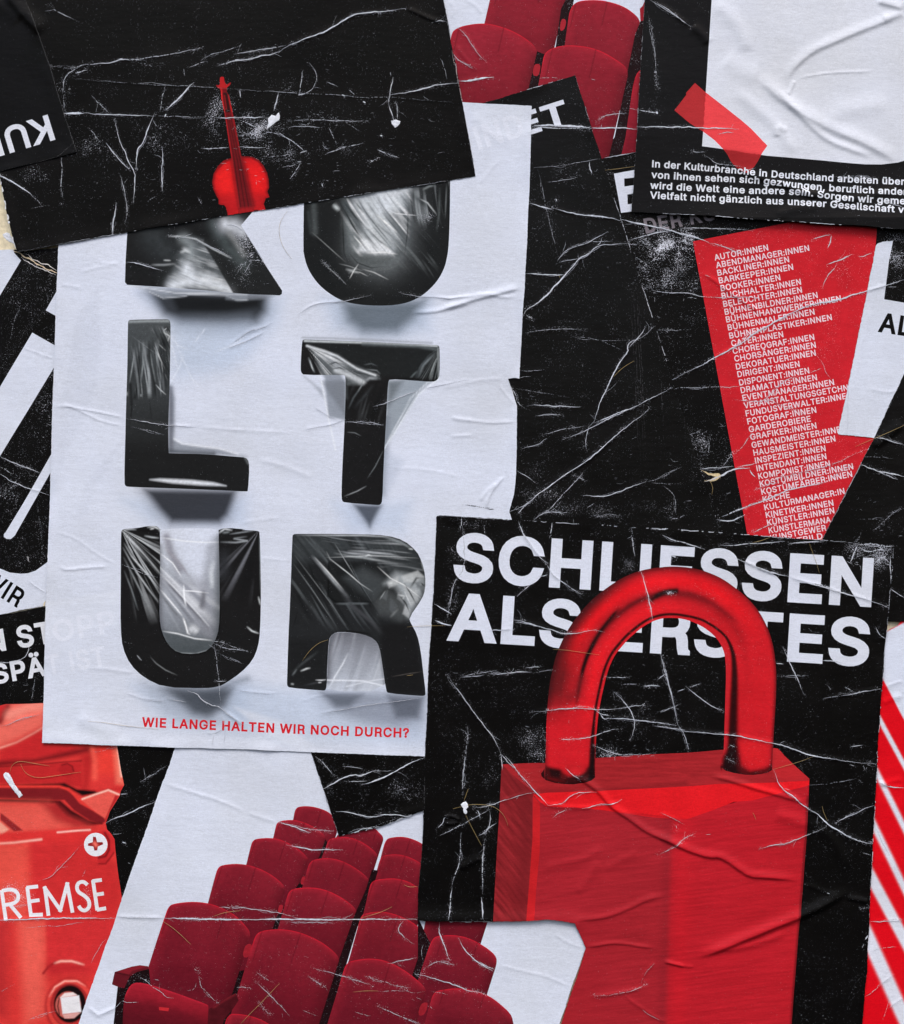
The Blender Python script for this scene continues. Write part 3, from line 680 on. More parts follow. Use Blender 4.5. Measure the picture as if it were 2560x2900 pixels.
def curl(*edges):
    """paper that has come a little loose along some of its edges"""
    def f(P):
        h = np.zeros(len(P))
        for k, (pts, amp, w) in enumerate(edges):
            i = np.nonzero((P[:, 0] > pts[:, 0].min() - 3 * w) & (P[:, 0] < pts[:, 0].max() + 3 * w) & (P[:, 1] > pts[:, 1].min() - 3 * w) & (P[:, 1] < pts[:, 1].max() + 3 * w))[0]
            if len(i):
                d, s, t = chain_dist(P[i], pts)
                n = vnoise(P[i], 70, 21 + k)
                h[i] = np.maximum(h[i], .7 * amp * np.clip(n * 1.9 - .45, 0, 1.2) * np.exp(-(d / w) ** 2))
        return h
    return f

def crease_lines(poster, text, relief=None):
    """one line per crease: tile width gap [relief_mm relief_px [relief_px2]] | points"""
    for ln in text.strip().splitlines():
        if '|' not in ln:
            continue
        h, p = ln.split('|')
        h = h.split()
        pts = ZZ(p) if ':' in p else Z(h[0], p)
        w, gap = float(h[1]), float(h[2])
        if len(h) > 3:
            ridge(pts, float(h[3]) * (relief or RELIEF), float(h[4]) * (.8 if float(h[4]) < 16 else .85), float(h[5]) * .8 if len(h) > 5 else None)
        if w > 0:
            poster.ribbon(pts, w, gap)
            poster.crease_pts.append((pts, w))
            R = np.random.RandomState(int(abs(pts).sum() * 7) % 99991)
            q = resample(smooth_chain(pts, 1) if len(pts) > 2 else pts, 5.0)
            L = 5.0 * len(q)
            for _ in range(int(L / 190 * (1.0 if w > 2.4 else .4) + R.rand() * .8)):
                i = R.randint(0, len(q) - 1)
                d = q[i + 1] - q[i]
                a = math.atan2(d[1], d[0]) + R.choice([-1, 1]) * math.radians(R.uniform(12, 55)) + (math.pi if R.rand() < .3 else 0)
                n, p = R.randint(2, 4), [q[i]]
                st = R.uniform(5, 15)
                for _k in range(n):
                    p.append(p[-1] + st * np.array([math.cos(a), math.sin(a)]))
                    a += math.radians(R.uniform(-28, 28))
                poster.ribbon(np.array(p), R.uniform(.7, 1.2), .3, jit=.3)
            if L > 90 and R.rand() < .6:
                o = R.uniform(2.5, 6) * R.choice([-1, 1])
                i0 = R.randint(0, max(1, len(q) // 2)); i1 = min(len(q), i0 + R.randint(8, 24))
                if i1 - i0 > 3:
                    d = np.gradient(q[i0:i1], axis=0)
                    nn = np.column_stack([-d[:, 1], d[:, 0]]) / np.maximum(np.hypot(d[:, 0], d[:, 1]), 1e-9)[:, None]
                    poster.ribbon(q[i0:i1] + nn * o * np.sin(np.linspace(0, math.pi, i1 - i0))[:, None], 1.1, .35)

def scatter(poster, n0, box, ln=(8, 50), ang=(-12, 14), w=(0.9, 2.0), gap=0.35, clip=None, seed=3):
    """short random scuffs"""
    R = np.random.RandomState(seed)
    k = 0
    n = int(n0 * .6)
    while k < n:
        x, y = R.uniform(box[0], box[2]), R.uniform(box[1], box[3])
        k += 1
        if clip is not None and not inside(np.array([[x, y]]), clip)[0]:
            continue
        a = math.radians(R.uniform(*ang) if R.rand() < 0.75 else R.uniform(0, 180))
        l = R.uniform(*ln) * (0.2 + 0.8 * R.rand() ** 2)
        m = np.array([x, y]) + np.array([math.sin(a), -math.cos(a)]) * R.uniform(-.12, .12) * l
        d = np.array([math.cos(a), math.sin(a)]) * l / 2
        poster.ribbon(np.array([[x, y] - d, m, [x, y] + d]), R.uniform(*w) * .6, gap * .8, step=3.0)

# ---------------------------------------------------------------- lettering
GLYPH = {}
for _ln in GLYPH_DATA.strip('\n').split('\n'):
    _c = _ln[0]
    _a, _s = _ln[2:].split('|')
    GLYPH[_c] = (float(_a), [np.array([[float(v) for v in q.split(',')] for q in r.split()]) for r in _s.split('/') if r])
GLYPH['I'] = (185.0, [S("60,0 60,509 125,509 125,0")])
def _area(r):
    return 0.5 * np.sum(r[:, 0] * np.roll(r[:, 1], -1) - r[:, 1] * np.roll(r[:, 0], -1))
_bowl = GLYPH['R'][1][0]
_leg = S("240,225 282,212 312,190 327,150 334,90 338,50 350,0 424,0 424,12 406,30 400,70 396,140 386,188 360,225 318,246 290,255 240,255")
if _area(_leg) * _area(_bowl) < 0:
    _leg = _leg[::-1].copy()
GLYPH['R'] = (452.0, [_bowl, _leg])

def fatten(r, o):
    a, b = r - np.roll(r, 1, 0), np.roll(r, -1, 0) - r
    la, lb = np.hypot(a[:, 0], a[:, 1]), np.hypot(b[:, 0], b[:, 1])
    na = np.column_stack([-a[:, 1], a[:, 0]]) / np.maximum(la, 1e-9)[:, None]
    nb = np.column_stack([-b[:, 1], b[:, 0]]) / np.maximum(lb, 1e-9)[:, None]
    m = na + nb
    k = 1 + np.sum(na * nb, 1)
    return r + m * (o / np.maximum(k, 0.35))[:, None]

def text(s, base, cap, fat=12, track=0.0):
    """outline rings of a line of type set along a baseline chain (photograph pixels), fitted to its length"""
    base = np.asarray(base, float)
    seg = np.hypot(*(base[1:] - base[:-1]).T)
    cum = np.concatenate([[0], np.cumsum(seg)])
    x, items = 0.0, []
    for ch in s:
        adv, rings = GLYPH[ch]
        sgn = 1 if (rings and _area(rings[0]) < 0) else -1
        items += [(fatten(r, fat * sgn) + [x, fat]) for r in rings]
        x += adv + 2 * fat + track
    lo, hi = min(r[:, 0].min() for r in items), max(r[:, 0].max() for r in items)
    kx, ky = cum[-1] / (hi - lo), cap / (509.0 + 2 * fat)
    out = []
    for r in items:
        u = (r[:, 0] - lo) * kx
        v = r[:, 1] * ky
        i = np.clip(np.searchsorted(cum, u, side='right') - 1, 0, len(seg) - 1)
        t = (u - cum[i]) / seg[i]
        d = (base[1:] - base[:-1])[i] / seg[i][:, None]
        # blend the direction between neighbouring pieces so curved lines stay smooth
        c = base[i] + (base[i + 1] - base[i]) * t[:, None]
        out.append(c + np.column_stack([d[:, 1], -d[:, 0]]) * v[:, None])
    return out

def stroke(pts, w, closed=False):
    """outline of a pen stroke of constant width"""
    p = np.asarray(pts, float)
    d = np.gradient(p, axis=0) if len(p) > 2 else np.tile(p[1] - p[0], (2, 1))
    n = len(p)
    L, R = [], []
    for i in range(n):
        a = p[i] - p[i - 1] if i > 0 else p[1] - p[0]
        b = p[i + 1] - p[i] if i < n - 1 else a
        na = np.array([-a[1], a[0]]) / np.hypot(*a)
        nb = np.array([-b[1], b[0]]) / np.hypot(*b)
        m = (na + nb) / max(1 + na @ nb, 0.45)
        L.append(p[i] + m * w / 2); R.append(p[i] - m * w / 2)
    return np.array(L + R[::-1])

WHITE = (207, 214, 230)
BLACK = (10, 9, 9)
def flat(c, wear=0.0, mot=0.0):
    def f(P):
        k = Ink(P, c, wear)
        if mot:
            k.mottle(40, mot)
        return k
    return f

# ================================================================ the wall
def build_wall():
    me = bpy.data.meshes.new("wall")
    x0, x1, z0, z1, y0, y1 = -1.4, 1.4, 0.0, 2.9, 0.0, 0.24
    v = [(x0, y0, z0), (x1, y0, z0), (x1, y0, z1), (x0, y0, z1), (x0, y1, z0), (x1, y1, z0), (x1, y1, z1), (x0, y1, z1)]
    f = [(0, 1, 2, 3), (5, 4, 7, 6), (4, 0, 3, 7), (1, 5, 6, 2), (3, 2, 6, 7), (4, 5, 1, 0)]
    me.from_pydata(v, [], f)
    me.materials.append(M_WALL)
    o = bpy.data.objects.new("wall", me)
    col.objects.link(o)
    tag(o, "cream plastered wall showing only in the small gap at the left edge", "wall", kind="structure")
build_wall()
POSTERS = []

def add(*a, **k):
    p = Poster(*a, **k)
    POSTERS.append(p)
    return p

# ================================================================ far left: white poster with black letter shapes
bar1 = Z('01', "-120,1215 232,622 360,695 480,760 470,745 0,1520 -120,1715")
notch = Z('01', "520,140 412,318 332,460 408,502 600,615 600,140")
bar3 = smooth_chain(np.vstack([Z('01', "520,1265 365,1520"), Z('02', "175,0 40,222 25,240 24,258 45,274 75,275 105,250"), Z('01', "362,1650 520,1385")]), 0)
blackshape = ZZ("01: -150,250 -20,-30 40,-60 160,60 60,240 -150,610")
left_black = np.vstack([Z('01', "150,95 100,40 90,-30 520,-60 520,1900"), Z('02', "520,200 420,380 335,450 260,505 200,525 150,528 70,520 0,492 -150,420"), Z('01', "-150,600 0,345")])
p = add("letter_poster", "white poster at the left edge with a big tilted black letter shape", S("-110,705 0,708 38,706 68,712 220,690 220,1690 130,1716 60,1727 0,1741 -110,1760"), 1, flat(WHITE, 0, 0.02), seed=2)
p.region("printed_letter", left_black, lambda P: Ink(P, BLACK, 0.34).worn(20, 810, 60, 60, .6).worn(20, 1400, 80, 60, .5), label="big black tilted letter shape")
p.region("letter_bar", bar1, flat(WHITE), of="printed_letter", label="broad white slanted bar")
p.region("letter_bar", notch, flat(WHITE), of="printed_letter", label="white corner of a bar")
p.region("letter_bar", bar3, flat(WHITE), of="printed_letter", label="thin white slanted bar with a round end")
p.region("word_lettering", text("WIR", Z('02', "-146,611 120,778"), 54, 20), flat(BLACK))
crease_lines(p, """
01 5 0.05 .8 6 | 0,1530 100,1580 210,1612 290,1650
01 3 0.3 | 0,1600 60,1640 90,1660
01 4 0.1 .8 6 | -20,1640 90,1715 210,1765 360,1810
01 2 0.5 | 145,425 100,530 70,690
02 4 0.1 | 200,400 208,440
02 1.6 0.7 | 270,0 300,260 310,430
02 1.5 0.4 .5 5 | 200,580 280,640 335,675
01 1.5 0.5 .4 5 | 150,730 260,770 400,820
""")
p.ribbon(S("30,704 58,720 92,741 122,756 150,768 172,776"), 8, 0, (214, 196, 168), 1.2)
p.ribbon(S("58,728 90,750 128,766 160,777"), 5, 0.1, (226, 226, 230), 1.0, z=.3)
p.ribbon(S("66,716 100,736 125,748 140,748 165,768"), 3.5, 0.1, (232, 228, 226), 1.0, z=.34)
p.ribbon(S("0,1741 60,1727 128,1716"), 3, 0.2, (214, 216, 222), 1.0)
p.ribbon(S("120,1720 128,1702"), 7, 0, (214, 200, 165), .5)
scatter(p, 70, (0, 730, 160, 1600), (6, 22), (8, 40), (.9, 1.8), .4, left_black)

# ================================================================ bottom left: red emergency brake poster
brake_out = np.vstack([Z('02', "-300,1475 0,1490 40,1480 200,1478 330,1472 700,1440 850,1775 880,1959"), Z('03', "905,215 880,260 872,295 800,410 770,495 780,540 810,570 835,610 842,690 860,850 885,1020 960,1500 960,2200 -300,2200")])
def brake_paint(P):
    k = Ink(P, (212, 54, 52))
    k.gs = 0.68
    z = lambda s: Z('03', s)
    y = lambda s: Z('02', s)
    # hood
    k.area(y("-200,1500 40,1480 330,1470 330,1640 150,1730 0,1790 -200,1840"), (228, 104, 92), 1, 18)
    k.area(y("-200,1480 40,1480 62,1490 0,1610 -200,1700"), (196, 40, 44), 1, 8)
    k.glow(y("0,1610 55,1500"), 9, (120, 22, 28), .8)
    k.glow(y("70,1560 200,1505 320,1490"), 16, (243, 150, 135), .7)
    k.glow(y("0,1800 120,1760 250,1690 330,1640"), 5, (244, 160, 145), .9)
    k.area(y("0,1820 300,1660 330,1775 560,1775 560,1850 200,1900 0,1930"), (190, 34, 40), .8, 16)
    k.area(y("-200,1905 250,1880 600,1800 700,1775 690,1830 560,1850 300,1900 0,1935 -200,1950"), (112, 20, 26), .9, 9)
    k.area(y("690,1770 860,1775 900,1990 690,1990"), (228, 62, 52), .8, 18)
    k.area(z("590,0 700,-40 640,250 600,240"), (172, 30, 34), .8, 14)
    k.glow(z("655,-150 690,40 690,160"), 9, (238, 90, 76), .8)
    k.area(z("815,-180 862,-180 900,210 850,200"), (238, 120, 100), .9, 12)
    k.glow(z("845,-170 868,0 885,150"), 6, (252, 205, 190), .7)
    k.area(z("-200,88 0,85 590,42 600,235 430,205 -200,205"), (186, 36, 40), .9, 6)
    k.glow(z("-200,85 0,82 300,62 590,38"), 4, (120, 20, 26), .7)
    k.area(z("420,105 440,68 485,60 535,80 540,130 500,158 450,150"), (162, 28, 34), .7, 5)
    k.glow(z("450,70 490,60 525,80 535,115"), 3, (110, 18, 24), .8)
    k.area(z("600,240 640,255 860,235 895,225 880,262 770,250 620,280"), (176, 30, 34), .7, 8)
    # groove and handle
    k.area(z("380,205 470,200 560,245 690,258 720,275 600,295 500,240 -200,222"), (22, 10, 12), 1, 5)
    k.area(z("-200,235 450,230 520,275 580,350 750,440 770,480 740,500 650,470 540,400 470,325 -200,305"), (122, 26, 32), 1, 3)
    k.glow(z("-200,226 0,226 430,226 500,248 550,290 600,345 755,435"), 6, (226, 58, 52), 1)
    k.area(z("-200,315 200,320 440,328 520,398 640,470 750,498 640,512 480,440 400,350 -200,335"), (26, 10, 13), 1, 5)
    k.area(z("585,318 700,280 790,252 870,290 860,315 775,466 700,415"), (226, 88, 78), 1, 3)
    k.glow(z("600,318 700,282 790,252 868,285"), 4, (252, 196, 180), .9)
    k.area(z("840,290 872,292 800,410 772,480 765,465"), (176, 34, 38), 1, 3)
    # flank under the handle
    k.area(z("-200,350 350,345 480,460 640,520 300,560 -200,575"), (224, 92, 80), .8, 24)
    k.area(z("300,340 420,345 520,440 690,505 560,530 400,470"), (150, 24, 32), .75, 16)
    k.area(z("0,420 30,440 165,548 100,555 0,470"), (130, 26, 34), .9, 3)
    k.area(z("-10,480 60,540 10,580 -40,580"), (240, 170, 150), .8, 4)
    # lower body
    k.area(z("-200,580 640,525 700,550 640,640 0,650 -200,660"), (212, 48, 48), .9, 6)
    k.glow(z("-60,648 100,638 200,625 300,612"), 5, (248, 190, 176), .9)
    k.glow(z("420,560 560,548 655,543"), 4, (250, 190, 180), .9)
    k.area(z("-200,660 200,640 215,1000 180,1180 -200,1190"), (226, 84, 72), .8, 22)
    k.area(z("225,640 600,620 860,800 885,1020 850,1180 240,1190"), (200, 42, 46), .7, 16)
    k.area(z("-200,1210 60,1210 50,1500 40,1900 -200,1900"), (176, 42, 46), .9, 30)
    k.area(z("130,1210 325,1210 330,1480 320,1900 180,1950"), (230, 96, 84), .85, 24)
    k.area(z("332,1210 850,1200 700,1600 345,1600"), (204, 46, 50), .9, 8)
    k.area(z("340,1500 640,1520 680,1650 340,1640"), (190, 44, 46), .6, 16)
    k.glow(z("315,1590 350,1545 400,1512"), 6, (150, 30, 36), .9)
    k.glow(z("385,1522 440,1503 520,1503 620,1533"), 5, (250, 176, 164), .9, taper=.2)
    k.area(z("340,1530 560,1525 640,1560 500,1580 380,1590"), (178, 36, 42), .7, 8)
    # drive socket
    t = np.linspace(0, 2 * math.pi, 36, endpoint=False)
    el = lambda cx, cy, rx, ry: z(' '.join('%.0f,%.0f' % q for q in zip(cx + rx * np.cos(t), cy + ry * np.sin(t))))
    k.area(el(508, 1830, 182, 205), (150, 30, 36), .8, 7)
    k.area(el(510, 1826, 172, 194), (216, 66, 60), 1, 4)
    k.glow(z("352,1770 400,1690 470,1648 560,1648 630,1690"), 4, (250, 168, 156), .9, taper=.3)
    k.area(el(508, 1826, 142, 160), (140, 30, 36), .95, 4)
    k.area(el(510, 1830, 134, 150), (190, 52, 50), .9, 4)
    k.area(el(508, 1815, 118, 138), (22, 10, 12), 1, 4)
    k.area(el(495, 1822, 92, 98), (196, 96, 88), 1, 3)
    k.area(z("425,1780 470,1735 530,1730 560,1748 440,1768"), (236, 222, 222), 1, 2)
    k.area(z("440,1768 575,1752 592,1872 455,1888"), (226, 226, 232), 1, 2)
    k.glow(z("430,1770 420,1830 432,1890"), 3, (60, 18, 22), .9)
    k.area(z("455,1892 588,1876 540,1918 470,1920"), (214, 160, 156), 1, 2)
    # shade behind the screw
    k.area(z("700,560 770,545 835,610 838,700 800,770 740,798 715,770 715,740"), (196, 40, 44), 1, 3)
    k.glow(z("720,745 770,735 795,690 795,620 765,565"), 5, (110, 18, 24), .9)
    k.glow(z("722,790 770,790 830,710"), 4, (120, 20, 26), .7)
    k.mottle(14, .05)
    k.worn(40, 2540, 70, 50, .8).worn(250, 2550, 18, 60, .7).worn(60, 2330, 60, 30, .35)
    return k
def black_paint(blobs=(), base=.2, c=BLACK):
    def f(P):
        k = Ink(P, c, base)
        k.mottle(30, .12)
        for b in blobs:
            k.worn(*b)
        return k
    return f
p = brake = add("brake_poster", "black poster with a red emergency brake box and white lettering, bottom left", S("-110,1758 0,1741 60,1731 128,1720 560,1640 800,3000 -110,3000"), 2, black_paint([(150, 2080, 60, 60, .3)], .22), seed=3)
p.region("brake_box", brake_out, brake_paint, 2.0)
t_ = np.linspace(0, 2 * math.pi, 28, endpoint=False)
scx, scy = 698, 650
def screw_paint(P):
    k = Ink(P, (224, 226, 234))
    k.glow(Z('03', "690,590 692,640 690,700"), 5, (150, 30, 36), .0)
    return k
p.region("screw_head", Z('03', ' '.join('%.1f,%.1f' % (scx + 86 * math.cos(a), scy + 86 * math.sin(a)) for a in t_)), screw_paint, 3, of="brake_box")
p.region("screw_cross", Z('03', "678,592 698,594 708,632 748,632 752,648 714,664 708,692 688,694 680,664 640,658 642,642 676,632"), lambda P: Ink(P, (140, 28, 34)).glow(Z('03', "690,640 700,655"), 6, (236, 110, 96), 1), 3, of="brake_box")
ltr = []
w_ = 27 / ZS
for q in ("8,985 40,1206", "10,990 70,978 112,988 134,1025 124,1062 95,1082 28,1094", "70,1090 150,1186",
          "196,962 224,1178", "190,966 276,956", "206,1068 286,1056", "222,1166 310,1162",
          "352,1170 324,956", "318,958 446,1140", "434,1142 492,926", "486,928 528,1148",
          "636,946 612,922 575,925 556,958 568,998 612,1022 648,1058 652,1104 622,1136 588,1126 572,1098",
          "676,910 708,1132", "672,918 742,908", "690,1018 756,1008", "704,1128 772,1116"):
    q = Z('03', q)
    ltr.append(stroke(smooth_chain(q, 2) if len(q) > 6 else q, w_))
ltr = [r if _area(r) > 0 else r[::-1].copy() for r in ltr]
p.region("brake_lettering", ltr, flat((226, 226, 234)), of="brake_box", label="large thin white capitals")
p.region("slogan_lettering", text("N ST", Z('02', "-85,1110 395,1031"), 63, 26, -16) + text("SPÄ", Z('02', "-45,1338 340,1272"), 57, 26, -16), flat((214, 218, 228)))
crease_lines(p, """
03 5 0 1.0 7 | -80,1208 200,1194 500,1186 840,1190
03 2 0.35 | 0,1108 100,1100 205,1082
03 2 0.3 .6 6 | 275,915 370,890 430,820 500,760 560,680 605,645
03 1.5 0.4 | 450,820 500,810
03 2 0.3 | 185,1260 290,1248 440,1245 530,1225 610,1218
03 1.5 0.5 | 195,1470 290,1445
03 1.5 0.5 | 0,1725 110,1665
03 2 0.3 | 200,1930 300,1890 410,1865
03 2 0.45 | 660,1520 700,1440 740,1370 780,1340
03 4 0.05 .8 6 | 770,497 830,455 950,420 1030,375 1120,340
03 3 0.3 | 1030,195 1090,150 1160,110 1215,72
03 2 0.2 | 820,575 890,565
03 3 0.2 | 870,282 930,278
03 4 0 | 892,632 920,640
03 2 0.3 | 930,780 950,790
02 2.2 0.3 .6 6 | 0,1640 60,1630 140,1590 300,1552
02 2 0.4 | 660,1830 740,1830 800,1795 890,1775
03 2 0.3 | 600,890 620,830
02 4 0.1 | -60,1165 30,1180 100,1172 170,1150 205,1100 215,1060 200,1020
02 2 0.6 | 225,1455 260,1270
""")
scatter(p, 50, (0, 1770, 130, 2010), (6, 22), (-30, 10), (.9, 1.8), .4)
scatter(p, 30, (330, 2120, 470, 2500), (6, 22), (-40, 10), (.9, 1.8), .4)

# ================================================================ posters of red theatre seats
def seat(p, pts, length, d, rim=(206, 28, 48), base=(126, 28, 42), low=(100, 20, 34), width=2.6, seams=True, name="theatre_seat", dark=0.5, cut=None):
    d = np.array(d, float) / np.hypot(*d)
    top = smooth_chain(pts, 2)
    L = length / ZS
    poly = np.vstack([top, top[-1] + d * L, top[0] + d * L])
    mid = top[len(top) // 2]
    i0, i1 = int(len(top) * .36), int(len(top) * .66)
    def f(P):
        k = Ink(P, base)
        k.grad(mid, mid + d * L * .75, base, low)
        nrm = np.array([-d[1], d[0]])
        u = (P - top[0]) @ nrm
        u = u / ((top[-1] - top[0]) @ nrm)
        k.mix(np.clip((u - .80) / .2, 0, 1) ** 1.5 * .55, (60, 12, 20))
        k.mix(np.clip((.14 - u) / .14, 0, 1) * .25, (168, 36, 52))
        k.glow(top[2:-2], width * 5.0, (156, 32, 48), .75)
        k.glow(top[2:-2], width * .85, rim, .9, taper=.12)
        if seams:
            for j in (i0, i1):
                k.glow(np.array([top[j], top[j] + d * L * .28]), 1.6, (78, 12, 22), .55)
        k.mottle(9, .07, 2).mottle(60, .07, 5)
        k.w[:] = .13
        return k
    p.region(name, poly, f, 2.7)

def off(s, dx=0, dy=0):
    return S(s) + np.array([dx, dy])
def A13(s):
    return Z('13', s)

p = seats = add("seats_poster", "white poster of dark red theatre seat rows, in the lower left middle", S("641,1700 2004,1700 1521,3080 158,3080"), 3, flat(WHITE, 0, .015), seed=4)
D = (-0.30, 0.95)
def gap_paint(P):
    return Ink(P, (28, 11, 15), .3).mottle(12, .25)
gaps = ["725,610 742,640 690,770 605,905 570,965 480,1100 400,1270 240,1290 200,1400 80,1760 60,2050 -100,2050 -10,1800 130,1450 320,1250 520,950 680,740",
        "1065,834 1110,840 1062,1000 985,1200 960,1250 880,1520 720,2050 630,2050 800,1560 940,1160 1020,980",
        "1400,1180 1470,1330 1510,1400 1440,1600 1490,1700 1450,2050 1360,2050 1400,1760 1360,1600 1400,1480"]
rows = [("490,465 500,410 508,390 530,372 605,367 690,385 760,418 800,470 810,560", 420),
        ("345,595 362,520 370,495 395,478 480,467 560,483 650,525 715,575 727,605", 400),
        ("150,785 180,660 190,630 215,608 330,600 420,620 520,675 590,735 600,760", 500),
        ("800,600 825,565 850,552 960,530 1080,523 1110,555 1147,592 1147,620", 300),
        ("700,740 735,650 745,625 765,605 860,592 950,610 1040,660 1100,715 1108,735", 400),
        ("1105,840 1150,660 1165,622 1190,600 1290,590 1380,615 1440,650 1500,690", 400),
        ("560,950 595,820 610,785 640,758 750,747 850,770 950,825 1030,888 1040,912", 500),
        ("1085,900 1118,770 1135,742 1160,727 1250,720 1340,742 1420,785 1480,830", 400),
        ("-129,1065 -75,860 -59,820 -29,798 90,788 200,808 320,860 420,940 432,975", 600),
        ("380,1260 445,1030 460,995 490,970 620,960 730,980 850,1040 940,1110 952,1145", 600),
        ("1010,1130 1045,970 1060,930 1090,908 1220,895 1320,915 1405,965 1470,1010", 500),
        ("1430,1340 1470,1130 1490,1080 1600,1060 1800,1090 1880,1130 1915,1200 1905,1230", 300),
        ("-574,1560 -470,1240 -449,1180 -424,1108 -389,1080 -229,1062 -89,1085 51,1150 120,1215 178,1285 172,1335", 780),
        ("900,1480 970,1220 985,1178 1010,1153 1130,1137 1240,1160 1360,1215 1462,1300 1470,1335", 700),
        ("1400,1640 1480,1400 1510,1335 1545,1316 1650,1308 1750,1325 1850,1370 1945,1435 1980,1485 1970,1540", 500),
        ("75,1760 195,1370 215,1315 240,1288 300,1270 430,1265 560,1295 700,1360 815,1455 825,1495", 800),
        ("740,1960 855,1580 870,1535 900,1500 1060,1478 1180,1500 1320,1575 1450,1685 1462,1725", 600),
        ("1440,1990 1500,1770 1515,1738 1540,1714 1680,1695 1790,1710 1900,1745 1985,1800 2085,1890 2098,1960", 400),
        ("-60,2200 -10,1960 10,1905 50,1882 200,1905 330,1965 420,2060", 300)]
nubs = {6: "540,935 555,885 575,878 580,900 565,945", 9: "378,1150 385,1095 405,1085 420,1098 405,1150", 13: "1405,1490 1425,1450 1470,1438 1465,1480 1430,1520",
        15: "120,1470 135,1395 165,1370 195,1385 185,1440 160,1475", 17: "1400,1890 1420,1815 1450,1800 1475,1805 1460,1870 1430,1900"}
for i, (s, L) in enumerate(rows):
    if i == 4:
        p.region("seat_gap", A13(gaps[0]), gap_paint)
    if i == 10:
        p.region("seat_gap", A13(gaps[1]), gap_paint)
    if i == 14:
        p.region("seat_gap", A13(gaps[2]), gap_paint)
    if i in nubs:
        p.region("armrest", smooth_chain(A13(nubs[i]), 1, True), lambda P: Ink(P, (146, 30, 42)).mottle(8, .15), 3)
    seat(p, A13(s), L, D, width=(1.6 if i < 9 else 2.4))
armrest_dark = flat((24, 11, 14), .25)
p.region("armrest_post", Z('03', "860,1660 940,1600 990,1560 1085,1560 1100,1700 960,1690 930,1760 900,1990 905,2080 815,2080"), armrest_dark)
p.region("armrest", Z('03', "835,1582 960,1542 1020,1532 1080,1540 1078,1562 1000,1580 945,1615 905,1700 860,1690 815,1672"), lambda P: Ink(P, (92, 22, 32)).area(Z('03', "835,1582 960,1542 1020,1532 1080,1540 960,1575 940,1605"), (128, 30, 42), 1, 3).glow(Z('03', "838,1584 900,1596 945,1606"), 2, (40, 10, 14), .9), 3)
def cushion(P):
    k = Ink(P, (150, 28, 44))
    k.grad(Z('03', "1200,1700")[0], Z('03', "1150,1950")[0], (160, 30, 46), (84, 16, 28))
    k.glow(Z('03', "915,1750 950,1680 1000,1660 1100,1678 1300,1742 1515,1822"), 3, (186, 34, 54), .8)
    k.area(Z('03', "900,1790 1100,1800 1300,1860 1520,1940 1520,2090 880,2090"), (92, 18, 30), .6, 14)
    return k.mottle(9, .08)
p.region("seat_cushion", smooth_chain(Z('03', "890,2090 900,1800 915,1740 950,1675 1000,1655 1100,1675 1300,1740 1500,1812 1525,1830 1512,2090"), 1, True), cushion, 3)
p.region("seat_label", Z('03', "1158,1836 1232,1844 1228,1868 1160,1860"), flat((186, 40, 48)), of="seat_cushion")
p.region("armrest", Z('03', "1512,1990 1520,1850 1560,1835 1640,1780 1720,1735 1740,1790 1700,1850 1640,1920 1600,1990"), lambda P: Ink(P, (74, 18, 26)).glow(Z('03', "1560,1838 1640,1785 1715,1742"), 4, (112, 28, 38), .8).mottle(10, .2), 3)
